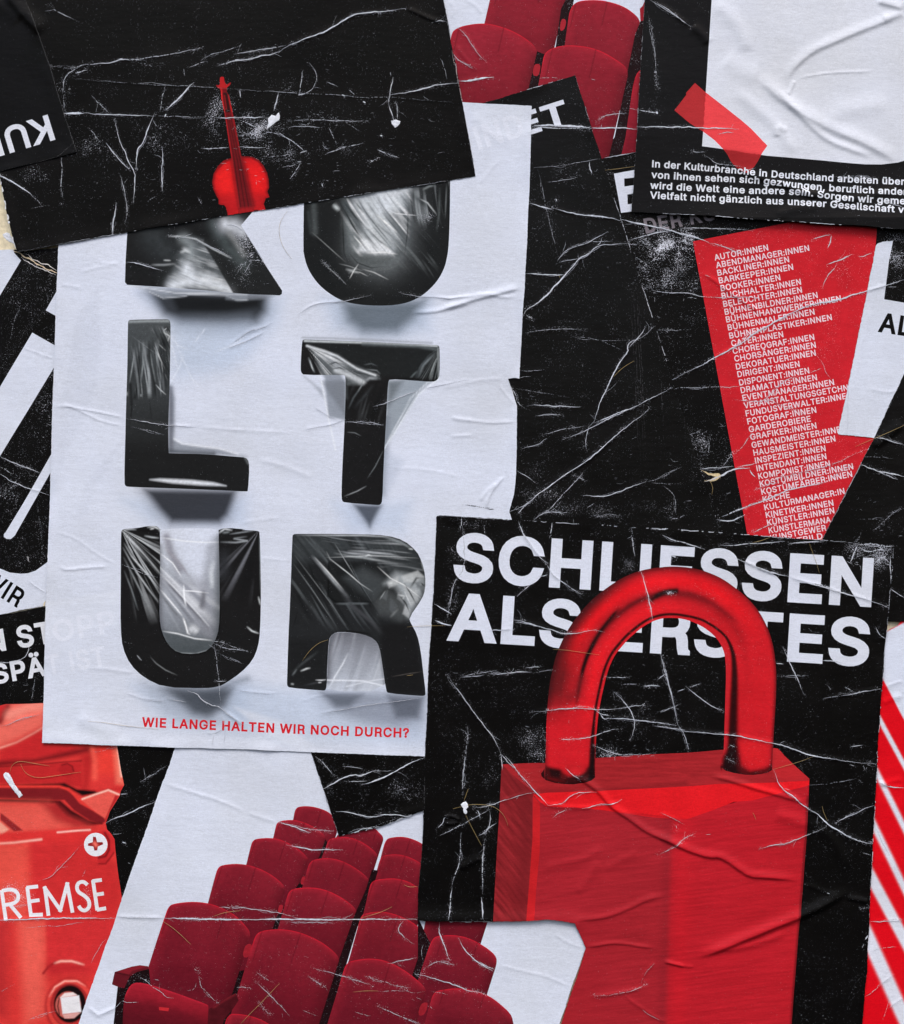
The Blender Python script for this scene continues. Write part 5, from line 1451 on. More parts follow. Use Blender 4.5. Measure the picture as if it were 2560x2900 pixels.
p = kul = add("letters_poster", "white poster of six black film-wrapped letters spelling KULTUR above a red slogan",
    S("183,245 1305,290 1506,300 1500,500 1492,690 1481,870 1471,1073 1455,1070 1438,1073 1450,1105 1464,1150 1464,1210 1461,1340 1455,1400 1442,1449 1450,1472 1440,1600 1400,2152 1205,2142 860,2129 500,2116 120,2103 130,1720 142,1400 152,1050 166,700"), 5, kultur_sheet, seed=11, jag=.55, lift=curl((S("120,2103 500,2116 860,2129 1205,2142"), 1.6, 24), (S("1506,300 1500,500 1492,690 1481,870 1471,1073"), 1.8, 26), (S("1464,1150 1461,1340 1442,1449"), 1.8, 24), (S("166,700 152,1050 142,1400 130,1720 120,2103"), 1.3, 22)))
ghost = (216, 222, 237)
p.region("show_through_lettering", text("OPP", Z('02', "400,1030 850,953"), 63, 22), flat(ghost), dense=False)
p.region("show_through_lettering", text("T IST", Z('02', "350,1270 780,1198"), 57, 22), flat(ghost), dense=False)
p.region("show_through_lettering", text("IND", Z('20', "300,1095 640,988"), 67, 26, -16), flat(ghost), dense=False)

STREAK = 0.62
FK = (24, 25, 26)
def letter_K(P):
    k = Ink(P, FK, .12)
    z = lambda s: ZZ(s)
    k.glow(z("01: 1120,-60 1240,60"), 40, (52, 57, 60), .7)
    k.area(z("01: 1195,312 1215,230 1300,60 1420,-60 1510,-40 1600,120 1740,345"), (92, 98, 102), .95, 15)
    k.glow(z("01: 1260,275 1400,240 1560,262 1680,315"), 17, (206, 213, 222), .95)
    k.glow(z("01: 1350,180 1370,130 1400,205"), 15, (206, 213, 222), .9)
    k.glow(z("01: 1420,190 1500,205 1600,215"), 5, (190, 197, 205), .8, taper=.3)
    k.glow(z("01: 1330,95 1390,80 1450,120"), 9, (150, 157, 162), .6)
    k.area(z("01: 1180,330 1200,270 1290,120 1300,70 1240,90 1140,240"), (34, 37, 38), .75, 14)
    k.film(k.mask(z("01: 1210,300 1300,40 1420,-60 1500,-40 1690,330"), 10) * .7, ang=20, s=9, dark=(60, 65, 68), bright=(226, 231, 236), thr=.52, stretch=6, seed=41)
    k.area(z("01: 1495,-70 1480,-30 1575,118 1702,338 1830,345 2060,350 2060,300 1850,0 1700,-160"), (30, 32, 33), .92, 3)
    k.glow(z("00: 1230,1725 1330,1725 1430,1745 1560,1820 1700,1890"), 2.2, (196, 202, 206), .8, taper=.1)
    k.glow(z("00: 1340,1740 1390,1790 1400,1860"), 16, (130, 138, 142), .8)
    k.glow(z("00: 1560,1640 1660,1800 1780,1930"), 18, (70, 78, 80), .8)
    k.glow(z("10: 0,1640 60,1650 110,1680"), 20, (206, 212, 222), .85)
    k.glow(z("10: 20,1690 80,1780 130,1860"), 9, (150, 154, 156), .45)
    k.glow(z("01: 1100,130 1200,130 1290,120"), 3, (150, 156, 160), .7, taper=.3)
    k.glow(z("01: 1190,95 1250,98"), 2, (190, 196, 200), .8, taper=.3)
    k.glow(z("01: 1310,40 1350,25 1400,40"), 4, (190, 196, 200), .7, taper=.3)
    k.glow(z("01: 1430,180 1500,190 1590,205"), 6, (160, 166, 172), .6, taper=.2)
    k.mottle(12, .15, 3)
    k.worn(700, 690, 30, 60, 1.0, -25).worn(690, 780, 60, 40, .5)
    return k
K_out = ZZ("00: 930,1690 1300,1600 1804,1500 ; 10: 200,1540 110,1645 200,1790 310,1959 ; 11: 205,0 300,150 410,318 408,342 392,352 200,345 60,336 ; 01: 1500,316 1200,292 1050,283 930,276 914,258 918,100")
p.region("letter", K_out, letter_K, 1.9, "black film-wrapped letter K cut off by the violin poster")

U1_out = smooth_chain(ZZ("10: 570,1420 565,1700 566,1850 ; 11: 564,20 580,110 620,200 690,290 800,370 900,410 1050,428 1250,425 1400,380 1520,280 1590,170 1618,60 ; 10: 1628,1750 1635,1500 1636,1280"), 2)
U1_in = smooth_chain(ZZ("10: 850,1440 858,1600 862,1820 885,1890 ; 11: 890,50 960,120 1060,155 1180,140 1270,80 1312,0 ; 10: 1328,1700 1335,1440"), 1)
def letter_U1(P):
    k = Ink(P, (25, 27, 28), .08)
    z = lambda s: ZZ(s)
    k.glow(z("10: 640,1500 650,1700"), 9, (78, 84, 86), .7)
    k.glow(z("10: 600,1550 620,1700"), 5, (60, 66, 68), .5)
    k.area(U1_in, (70, 76, 79), .9, 16)
    k.glow(z("10: 1150,1380 1180,1560 1120,1800"), 66, (150, 158, 164), .85)
    k.area(z("10: 960,1400 1330,1380 1300,1500 1230,1600 1250,1700 1190,1860 1000,1840 975,1780 1010,1640 930,1500"), (196, 204, 212), .9, 22)
    k.area(z("10: 985,1755 1080,1740 1230,1850 1120,1862 965,1835"), (222, 228, 236), .9, 6)
    k.area(z("10: 1080,1400 1230,1400 1200,1540 1110,1560"), (214, 222, 232), .85, 16)
    k.area(z("10: 1180,1560 1340,1520 1335,1820 1250,1880 1290,1760"), (84, 90, 94), .7, 18)
    k.area(z("10: 1040,1560 1120,1640 1240,1800 1200,1810 1090,1700"), (150, 158, 164), .6, 7)
    k.area(z("10: 900,1850 1000,1850 1200,1860 1290,1840 ; 11: 1290,30 1180,135 1060,150 960,110 890,20"), (74, 80, 82), .75, 14)
    k.glow(z("10: 900,1620 930,1720 950,1800"), 14, (130, 138, 142), .7)
    k.film(k.mask(z("10: 830,1480 1340,1390 1330,1640 1290,1860 960,1850 900,1640"), 14), ang=56, s=9, dark=(78, 85, 90), bright=(236, 240, 246), thr=.52, seed=4, ad=.85)
    k.film(k.mask(z("10: 1320,1420 1636,1300 1630,1600 1500,1640 1350,1600"), 20) * .8, ang=78, s=10, bright=(150, 157, 162), thr=.58, seed=8)
    k.film(k.mask(z("10: 1180,1700 1500,1700 1560,1900 ; 11: 1500,190 1200,100"), 26) * .5, ang=52, s=8, bright=(120, 127, 130), thr=.56, seed=9)
    for s, w, c, a in (("10: 830,1480 900,1600 1000,1780", 4, (20, 24, 25), .9), ("10: 860,1470 940,1580 1010,1650", 5, (40, 46, 48), .9), ("10: 930,1460 1010,1560", 5, (70, 78, 80), .8),
                       ("10: 780,1490 830,1540", 9, (190, 198, 202), .9), ("10: 1000,1640 1120,1760 1220,1830", 5, (92, 100, 104), .8), ("10: 1060,1600 1200,1720 1290,1820", 5, (110, 118, 122), .7),
                       ("10: 1090,1560 1250,1700", 4, (238, 242, 246), .9), ("10: 930,1720 1010,1810", 3, (238, 242, 246), .9), ("10: 1020,1850 1150,1840 1260,1858", 2.6, (236, 240, 244), .9),
                       ("10: 1140,1440 1250,1420 1330,1380", 10, (196, 202, 210), .8), ("10: 1340,1400 1380,1440 1500,1530", 12, (44, 50, 52), .7), ("10: 1410,1450 1470,1480 1540,1570", 3, (196, 202, 206), .8),
                       ("10: 1430,1390 1480,1360 1530,1350", 5, (140, 148, 150), .7), ("10: 1180,1530 1240,1560 1400,1575", 2.2, (226, 230, 236), .9),
                       ("10: 1560,1360 1555,1560 1535,1700", 5, (78, 84, 86), .8), ("10: 1610,1340 1600,1600", 3, (110, 116, 118), .7), ("10: 1585,1340 1578,1550", 2.5, (22, 24, 25), .8),
                       ("10: 850,1560 858,1760 862,1850 900,1940", 3, (16, 18, 19), .8), ("11: 885,30 960,115 1060,152 1170,140", 2.4, (18, 20, 21), .8), ("11: 1060,168 1190,160 1300,110", 3, (96, 102, 104), .8),
                       ("10: 1330,1500 1325,1700 1300,1880", 3, (18, 20, 21), .7), ("11: 870,160 940,180 980,190", 5, (180, 186, 190), .8), ("11: 890,195 960,150", 5, (150, 156, 160), .6),
                       ("11: 990,160 1080,185 1190,240", 2.4, (206, 210, 214), .8), ("11: 900,235 935,170 970,120", 2.2, (230, 234, 238), .9), ("11: 680,90 780,180 880,270", 1.8, (150, 156, 160), .7),
                       ("11: 820,120 900,140 1000,175", 2, (170, 176, 180), .6), ("11: 1040,215 980,185 940,180", 2, (210, 214, 218), .6), ("10: 1260,1780 1400,1900", 4, (80, 86, 88), .7), ("11: 1300,20 1450,190", 3, (60, 66, 68), .6),
                       ("10: 620,1690 700,1760 800,1850 880,1920", 2, (170, 176, 178), .55)):
        k.glow(z(s), w * STREAK, c, a, taper=.4)
    k.mottle(5, .1, 4)
    k.worn(1210, 610, 30, 20, .9).worn(1000, 790, 60, 40, .3)
    return k
p.region("letter", U1_out, letter_U1, 1.9, "upper black film-wrapped letter U with a bright glossy middle")

L_out = smooth_chain(ZZ("01: 935,560 938,538 955,530 1210,525 1238,530 1246,560 1246,640 1240,1000 1228,1300 1230,1500 1236,1505 1500,1510 1780,1535 ; 11: 120,1530 160,1545 172,1600 162,1778 150,1784 0,1776 ; 01: 1300,1762 950,1750 918,1746 908,1720 914,1450 920,1200 930,900"), 1, True)
def letter_L(P):
    k = Ink(P, (24, 24, 25), .08)
    k.grad(Z('01', "1080,540")[0], Z('01', "1080,1500")[0], (72, 77, 80), (27, 28, 29))
    z = lambda s: Z('01', s)
    k.glow(z("945,545 1080,540 1230,540"), 4, (150, 158, 162), .8)
    k.glow(z("1220,600 1240,700"), 8, (28, 30, 31), .8)
    k.area(z("1190,640 1246,600 1246,960 1230,1000"), (44, 48, 50), .7, 9)
    for s, w, c in (("980,780 965,880 945,1000", 3, (150, 158, 162)), ("1040,745 1045,850 1030,980", 3.5, (140, 148, 152)), ("1098,760 1110,860 1135,990", 3.5, (150, 158, 162)), ("1130,690 1160,790 1210,900", 2.2, (206, 212, 216)),
                    ("1120,720 1180,840 1190,920", 2, (190, 196, 200)), ("1150,700 1215,760", 2, (180, 186, 190)), ("1135,1000 1170,1040 1215,1080", 2.2, (196, 202, 206)), ("1190,620 1240,650 1225,690", 2.5, (206, 212, 216)), ("1000,1010 985,1060", 3, (70, 76, 78)), ("1065,940 1075,1000", 2, (120, 126, 130)),
                    ("1195,610 1220,590", 2, (190, 196, 200)), ("950,640 1060,720 1180,810", 1.8, (104, 110, 114)), ("925,1050 930,1090", 4, (140, 146, 150)), ("1030,1070 1030,1095", 4, (130, 136, 140)), ("970,1100 950,1300", 3, (20, 20, 21)), ("1090,1100 1110,1280", 3, (34, 36, 38))):
        k.glow(z(s), w * STREAK, c, .9, taper=.4)
    for s in ("1012,800 1015,960 985,1100", "1072,790 1078,900", "955,1000 960,1150"):
        k.glow(z(s), 4, (18, 19, 20), .7)
    k.film(k.mask(z("935,720 1220,690 1235,1000 1150,1080 930,1080"), 16), ang=88, s=9, bright=(150, 157, 162), dark=(22, 24, 25), thr=.55, stretch=10, seed=31)
    k.film(k.mask(z("1100,600 1246,600 1240,960 1150,900"), 12) * .9, ang=64, s=7, bright=(186, 192, 198), thr=.57, stretch=8, seed=33)
    k.area(z("1095,1697 1170,1690 1400,1700 1560,1718 1650,1742 1480,1738 1260,1722"), (216, 222, 232), .98, 5)
    k.glow(Z('11', "140,1535 165,1580"), 4, (110, 116, 120), .6)
    return k.mottle(5, .1, 5)
p.region("letter", L_out, letter_L, 1.9, "black film-wrapped letter L with a white glint along its foot")

T_out = smooth_chain(Z('11', "556,690 562,676 580,673 1000,690 1530,714 1556,720 1560,760 1560,930 1545,968 1510,985 1350,972 1195,962 1182,990 1172,1200 1150,1600 1142,1850 1128,1880 1100,1883 865,1864 846,1850 843,1800 850,1600 865,1300 874,1050 872,945 860,932 570,934 548,915 545,880 550,760"), 1, True)
def letter_T(P):
    k = Ink(P, (24, 24, 25), .1)
    z = lambda s: Z('11', s)
    k.area(z("600,740 830,790 1000,880 1110,940 1560,960 1560,700 600,690"), (30, 33, 34), .8, 8)
    k.glow(z("575,684 1000,697 1540,722"), 3, (196, 204, 210), .9)
    k.glow(z("1000,705 1400,722 1530,745"), 5, (96, 104, 108), .7)
    k.glow(z("1548,740 1552,950"), 3, (150, 158, 162), .7)
    k.area(z("600,720 660,740 820,790 900,850 1100,930 1120,960 1040,960 1000,1000 890,1000 870,960 700,930 690,900 640,780"), (104, 110, 114), .95, 8)
    k.area(z("650,780 760,790 900,900 1030,960 990,1000 880,940 800,900 780,840"), (168, 174, 180), .7, 9)
    k.area(z("640,1000 720,940 870,960 880,1100 700,1010"), (90, 96, 100), .8, 10)
    k.film(k.mask(z("600,730 720,755 900,850 1110,940 1000,1000 880,1000 860,965 700,930"), 8), o=z("560,700")[0], s=12, bright=(232, 236, 240), dark=(52, 57, 60), thr=.50, stretch=9, seed=21)
    k.film(k.mask(z("1350,970 1420,860 1540,740 1556,960"), 8) * .8, o=z("1575,720")[0], s=13, bright=(150, 158, 162), thr=.52, stretch=12, seed=23)
    k.film(k.mask(z("880,990 1150,960 1150,1300 900,1250"), 22) * .6, ang=112, s=13, bright=(84, 88, 92), thr=.52, stretch=10, seed=25)
    k.glow(z("590,720 700,755 810,795 880,840 960,890 1090,935"), 3, (208, 214, 220), .9)
    k.glow(z("800,900 880,930 960,965 1000,985"), 6, (196, 202, 208), .8)
    for s, w, c in (("740,860 800,840 850,860", 3, (44, 48, 50)), ("770,890 830,880 880,900", 3, (50, 54, 56)), ("860,870 960,920 1040,930", 3, (48, 52, 54)), ("1010,980 1050,955 1110,960", 6, (150, 156, 162)),
                    ("1000,860 1060,850 1110,870", 3, (84, 90, 94)), ("1020,890 1100,900 1130,930", 3, (110, 116, 120)), ("600,800 630,880 650,920", 4, (140, 148, 152)), ("625,770 645,860 665,930", 3, (16, 17, 18)),
                    ("610,820 625,870 640,910", 1.8, (200, 206, 210)), ("1400,960 1440,860 1540,760", 6, (112, 120, 124)), ("1380,960 1420,870 1500,770", 4, (70, 76, 80)), ("1480,960 1520,850 1550,790", 3, (150, 158, 160)),
                    ("1340,960 1400,900", 4, (90, 98, 100)), ("1180,985 1200,962 1350,958 1500,975", 3, (14, 15, 16)), ("1000,1000 930,1100 890,1190", 4, (74, 80, 84)), ("1080,1000 1000,1100 930,1180", 7, (48, 51, 54)),
                    ("1000,960 990,1010 960,1060", 3, (120, 126, 130)), ("880,1350 940,1355 990,1380", 1.8, (120, 126, 130)), ("1150,1480 1090,1600 1030,1690", 2, (112, 118, 122)), ("860,1820 960,1780 1030,1740", 2.4, (150, 154, 158))):
        k.glow(z(s), w * STREAK, c, .9, taper=.4)
    return k.mottle(5, .1, 6)
p.region("letter", T_out, letter_T, 1.9, "black letter T with film stretched from its bar to its stem")

U2_out = smooth_chain(ZZ("02: 884,235 890,208 910,201 1000,195 1080,180 1135,178 1158,190 1168,208 1300,212 1590,212 1602,205 1650,192 1804,205 ; 12: 100,208 235,214 247,228 254,450 256,700 250,950 236,1060 195,1160 110,1250 0,1325 ; 02: 1600,1350 1500,1364 1200,1356 1050,1285 950,1190 895,1070 880,930 882,600"), 1, True)
U2_in = smooth_chain(ZZ("02: 1166,200 1168,230 1170,400 1165,700 1165,850 1180,950 1230,1050 1300,1105 1420,1115 1530,1085 1590,980 1605,850 1602,500 1596,240 1594,200 1400,196"), 1, True)
def letter_U2(P):
    k = Ink(P, (24, 24, 25), .08)
    z = lambda s: ZZ(s)
    o1, o2 = z("02: 882,196")[0], z("12: 246,205")[0]
    d1, d2 = P - o1, P - o2
    r1, r2 = np.hypot(*d1.T), np.hypot(*d2.T)
    t1, t2 = np.degrees(np.arctan2(d1[:, 1], d1[:, 0])), np.degrees(np.arctan2(d2[:, 1], d2[:, 0]))
    m1 = np.clip((t1 - 18) / 12, 0, 1) * np.clip((84 - t1) / 10, 0, 1) * np.clip((290 - r1) / 140, 0, 1)
    k.film(m1, o=o1, s=11, bright=(206, 212, 218), thr=.52, stretch=16, seed=2)
    m2 = np.clip((t2 - 92) / 8, 0, 1) * np.clip((146 - t2) / 14, 0, 1) * np.clip((230 - r2) / 110, 0, 1)
    k.film(m2 * .75, o=o2, s=17, bright=(128, 131, 140), thr=.50, stretch=16, seed=6)
    for s, w, c in (("02: 900,215 1000,330 1180,540", 3, (214, 220, 226)), ("02: 905,300 960,400 1100,560 1170,650", 2.2, (200, 206, 212)), ("02: 895,330 1000,520 1100,660 1165,745", 2.2, (180, 186, 192)),
                    ("02: 900,400 980,560 1060,720 1130,830", 2.4, (130, 136, 140)), ("02: 905,500 960,640 1010,800", 2.2, (110, 116, 120)), ("02: 920,340 980,460 1100,590", 3, (14, 15, 16)), ("02: 950,290 1060,410 1165,540", 4, (16, 17, 18)),
                    ("02: 892,208 960,203 1000,206", 2.2, (170, 176, 182)), ("02: 1050,250 1110,262 1166,268", 2.4, (176, 182, 188)), ("02: 1070,190 1120,182 1160,200 1170,225", 2.6, (206, 212, 218)), ("02: 1090,205 1130,195", 2, (220, 224, 230)),
                    ("02: 1000,215 1090,212 1150,240", 5, (14, 14, 15)), ("02: 1590,235 1640,200 1700,212", 2.6, (196, 202, 208)), ("02: 1620,230 1680,222", 3, (120, 126, 130)), ("02: 1600,296 1720,300 1804,288 ; 12: 60,272 160,255", 2.4, (150, 156, 162)),
                    ("12: 20,240 120,225 220,212", 2, (130, 136, 142)), ("12: 150,910 190,945 245,965", 2.2, (206, 212, 216)), ("12: 236,690 252,760", 2.2, (180, 186, 190)), ("12: 244,230 252,450 253,680", 2, (120, 126, 130)),
                    ("02: 1095,1130 1140,1180 1210,1230 1300,1270", 1.6, (120, 124, 128)), ("02: 1000,1120 1030,1160", 1.8, (130, 134, 138)), ("02: 1640,330 1630,600", 16, (44, 46, 50))):
        k.glow(z(s), w, c, .9, taper=.35)
    k.glow(U2_in[6:-9], 4, (12, 12, 13), .9)
    return k.mottle(5, .07, 7)
def film_U2(P):
    k = Ink(P, (150, 154, 164))
    z = lambda s: ZZ(s)
    k.grad(z("02: 1385,330")[0], z("02: 1385,1120")[0], (196, 203, 216), (74, 80, 84))
    k.area(z("02: 1130,100 1640,100 1640,260 1590,330 1560,480 1450,620 1400,520 1240,330 1130,300"), (206, 213, 228), .95, 20)
    k.glow(z("02: 1160,330 1166,600 1166,850 1180,960"), 10, (84, 86, 94), .7)
    k.glow(z("02: 1610,280 1606,600 1606,880 1590,980"), 20, (78, 83, 88), .85)
    k.glow(z("02: 1215,260 1250,380 1310,500"), 13, (122, 121, 132), .75)
    k.glow(z("02: 1540,330 1520,480 1500,620"), 16, (140, 144, 154), .6)
    k.area(z("02: 1170,560 1330,760 1430,930 1560,1010 1560,700 1480,560"), (150, 152, 162), .5, 20)
    k.area(z("02: 1175,940 1300,965 1420,1000 1575,1015 1530,1085 1420,1117 1300,1107 1225,1050"), (70, 77, 81), .8, 10)
    o1 = z("02: 882,196")[0]
    d1 = P - o1
    t1 = np.degrees(np.arctan2(d1[:, 1], d1[:, 0])); r1 = np.hypot(*d1.T)
    m = np.clip((t1 - 36) / 8, 0, 1) * np.clip((62 - t1) / 8, 0, 1) * np.clip((390 - r1) / 80, 0, 1)
    k.film(m, o=o1, s=12, dark=(104, 106, 114), bright=(232, 236, 242), thr=.50, stretch=18, seed=2)
    for s, w, c in (("02: 1170,520 1300,660 1400,770 1500,880 1540,925", 2.6, (226, 230, 236)), ("02: 1175,545 1330,710 1470,860 1530,935", 4, (104, 106, 114)), ("02: 1170,640 1270,760 1340,845", 2.6, (226, 230, 236)), ("02: 1168,670 1260,790 1330,870", 3.4, (112, 116, 122)),
                    ("02: 1335,840 1355,900 1372,960 1395,975", 2.6, (240, 243, 247)), ("02: 1375,950 1410,925 1450,960", 10, (206, 210, 216)), ("02: 1180,945 1300,965 1420,1000 1560,1015", 2, (226, 231, 236)), ("02: 1340,600 1345,700 1360,770", 2.4, (236, 240, 246)),
                    ("02: 1320,650 1420,655 1530,670", 1.8, (232, 236, 242)), ("02: 1490,640 1480,740 1465,800", 9, (104, 106, 114)), ("02: 1240,1075 1310,1107 1430,1113 1535,1080", 2.2, (140, 147, 151)), ("02: 1165,262 1350,290 1500,300 1605,296", 2, (228, 233, 240)),
                    ("02: 1200,330 1300,440 1390,560", 4, (150, 150, 160)), ("02: 1170,380 1260,450 1330,560", 2, (230, 234, 240)), ("02: 1560,420 1540,520 1550,640", 6, (196, 202, 210))):
        k.glow(z(s), w, c, .9, taper=.25)
    return k.mottle(5, .05, 7)
p.region("letter", U2_out, letter_U2, 1.9, "lower black letter U with film creases fanning from its corner")
p.region("film", U2_in, film_U2, 1.9, "clear film over the hollow of the lower U", of="letter")

R_out = smooth_chain(Z('12', "484,262 490,240 520,236 1000,238 1180,248 1300,285 1390,360 1430,440 1455,540 1455,640 1432,710 1335,850 1350,890 1395,970 1420,1080 1440,1250 1458,1400 1450,1419 1400,1418 1185,1400 1168,1380 1140,1180 1120,1060 1085,1005 1000,968 830,950 775,968 750,1010 740,1180 735,1350 725,1380 700,1380 465,1360 446,1345 446,1300 455,1000 470,700"), 1, True)
def letter_R(P):
    k = Ink(P, (34, 36, 38), .06)
    z = lambda s: Z('12', s)
    k.area(z("485,250 1200,250 1390,380 1440,560 1200,560 900,420 700,420 490,440"), (58, 63, 66), .85, 22)
    k.film(k.mask(z("484,260 1000,250 1240,330 1180,600 1130,900 860,940 480,800"), 24) * .8, ang=55, s=12, bright=(94, 100, 104), dark=(14, 15, 16), thr=.56, stretch=16, seed=12)
    k.film(k.mask(z("700,250 1180,252 1390,370 1440,500 1300,520 900,430"), 14) * .8, ang=7, s=8, bright=(176, 182, 188), dark=(28, 30, 31), thr=.54, stretch=14, seed=15)
    k.area(z("750,440 1100,440 1172,560 1160,640 1080,732 800,732 740,690"), (26, 28, 29), .9, 5)
    k.area(z("860,560 1000,480 1150,560 1160,640 1080,725 960,640"), (66, 71, 74), .85, 16)
    k.glow(z("750,450 745,690 800,735 1080,735 1165,640 1172,560"), 3, (14, 15, 16), .85)
    k.glow(z("800,748 1050,746"), 2.4, (96, 102, 106), .8, taper=.2)
    k.area(z("1160,600 1240,520 1440,560 1450,640 1330,840 1290,700 1240,620"), (170, 178, 184), .8, 15)
    k.area(z("1080,730 1170,640 1300,720 1330,850 1280,890 1200,840 1110,830"), (74, 78, 80), .8, 18)
    for q_, c_ in (("1175,590 1260,545 1255,605 1190,630", 206), ("1280,545 1400,505 1445,550 1380,590 1300,590", 214), ("1300,620 1390,640 1405,720 1350,770 1310,690", 186), ("1400,610 1452,610 1438,690", 60), ("1255,660 1310,690 1295,745 1250,710", 150), ("1310,750 1345,790 1335,850 1290,820", 204), ("1200,700 1250,760 1230,830 1190,790", 96), ("1130,700 1180,650 1170,720", 110), ("1380,590 1430,580 1400,640", 96)):
        k.area(z(q_), (c_ * .92, c_ * .92 + 5, c_ * .92 + 9), .62, 4)
    k.area(z("1120,900 1300,880 1390,960 1450,1410 1180,1400 1130,1100"), (22, 22, 23), .85, 12)
    k.area(z("455,1000 740,1000 730,1370 450,1350"), (24, 25, 26), .7, 18)
    for s, w, c in (("500,246 1000,248 1170,258 1300,300", 4, (176, 182, 188)), ("1150,262 1290,305 1370,360", 5, (130, 138, 142)), ("880,360 1000,365 1200,385 1290,410", 5, (170, 176, 182)), ("780,375 900,400 1000,410 1260,455", 5, (150, 156, 160)),
                    ("620,390 700,480 800,600 900,710", 7, (150, 156, 162)), ("640,400 740,510 860,650", 3, (214, 218, 222)), ("600,440 640,560 720,600", 6, (20, 22, 23)), ("500,390 640,580 760,740 880,910", 2, (150, 156, 160)), ("510,400 650,600 770,760 890,920", 3, (14, 15, 16)),
                    ("490,450 640,660 810,920", 2, (120, 126, 130)), ("580,600 700,790 800,900", 3, (20, 21, 22)), ("820,600 920,760 1050,870 1150,980", 10, (66, 68, 72)), ("880,440 960,580 1050,720 1130,860", 3, (22, 23, 24)), ("900,440 980,600 1080,760", 2, (90, 96, 100)),
                    ("1100,470 1200,560 1300,610 1430,710", 2.4, (230, 234, 238)), ("730,360 760,420 900,530 980,600 1075,662", 2.2, (206, 212, 216)), ("790,300 850,400 950,560", 1.8, (150, 156, 160)), ("720,410 860,405 1040,395 1180,400 1420,415", 1.8, (196, 202, 206)),
                    ("1010,405 1040,390 1070,400", 3, (200, 206, 210)), ("1295,590 1340,660 1395,760", 3.5, (20, 22, 23)), ("1260,680 1310,740 1345,820", 3.5, (22, 24, 25)), ("1300,650 1350,760", 2, (210, 216, 222)), ("1340,640 1390,560 1440,560", 6, (60, 64, 66)), ("1420,590 1450,620", 4, (30, 32, 33)),
                    ("1180,600 1230,590", 6, (200, 206, 210)), ("1250,680 1300,690 1290,720", 4, (190, 196, 200)), ("1120,720 1165,650", 2.4, (150, 156, 160)), ("780,745 900,740 1050,740", 2, (80, 86, 90)), ("780,950 900,945 1040,965 1110,1020", 4, (14, 14, 15)), ("745,1010 735,1200", 5, (14, 14, 15)),
                    ("480,1250 560,1180 680,1090", 6, (60, 64, 66)), ("540,1240 590,1220 620,1215", 3.5, (206, 212, 216)), ("470,1330 500,1335", 4, (150, 156, 160)), ("480,1275 520,1220", 4, (96, 102, 106)), ("560,1345 720,1310 735,1280", 4, (56, 58, 62)), ("650,1303 700,1305 735,1300", 2.4, (226, 230, 236)), ("670,1322 700,1320", 3, (190, 194, 200)),
                    ("1200,1280 1300,1262 1440,1240", 1.6, (90, 86, 84)), ("1330,345 1370,350", 3, (196, 202, 206)), ("1420,420 1445,520", 2.5, (120, 126, 130)), ("525,790 510,850 490,920", 2, (16, 17, 18)), ("1195,850 1260,780", 5, (110, 114, 116))):
        k.glow(z(s), w * STREAK, c, .9, taper=.4)
    return k.mottle(5, .08, 8)
R_gap = smooth_chain(Z('12', "830,952 1000,968 1085,1005 1120,1060 1140,1180 1168,1385 720,1385 738,1300 742,1150 752,1010 775,968"), 1, True)
def film_gap(P):
    k = Ink(P, (150, 154, 166))
    z = lambda s: Z('12', s)
    k.grad(z("950,950")[0], z("930,1390")[0], (96, 98, 106), (190, 198, 212))
    k.film(np.full(len(P), .4), ang=-68, s=14, dark=(110, 114, 122), bright=(206, 212, 222), thr=.5, seed=5)
    k.glow(z("745,1000 738,1300"), 14, (88, 90, 98), .8)
    k.glow(z("1120,1060 1140,1180 1165,1380"), 6, (120, 124, 132), .7)
    k.glow(z("895,1100 850,1190 800,1270 745,1375"), 2.6, (214, 220, 230), .85, taper=.3)
    k.glow(z("650,1303 800,1305 1000,1310 1150,1345"), 2.4, (222, 228, 238), .85)
    k.glow(z("880,1350 1050,1310 1150,1295"), 2.2, (214, 220, 230), .6)
    return k
p.region("film", R_gap, film_gap, 1.9, "clear film stretched between the legs of the last letter", of="letter")
p.region("letter", R_out, letter_R, 1.9, "black letter R with crumpled film on its bowl")
p.region("slogan_lettering", text("WIE LANGE HALTEN WIR NOCH DURCH?", np.array([[401.5, 2058.0], [520, 2063.5], [640, 2069], [776, 2075.5], [900, 2080.5], [1040, 2085.5], [1158, 2089]]), 27.5, 27, 2), flat((206, 32, 44)), dense=False)
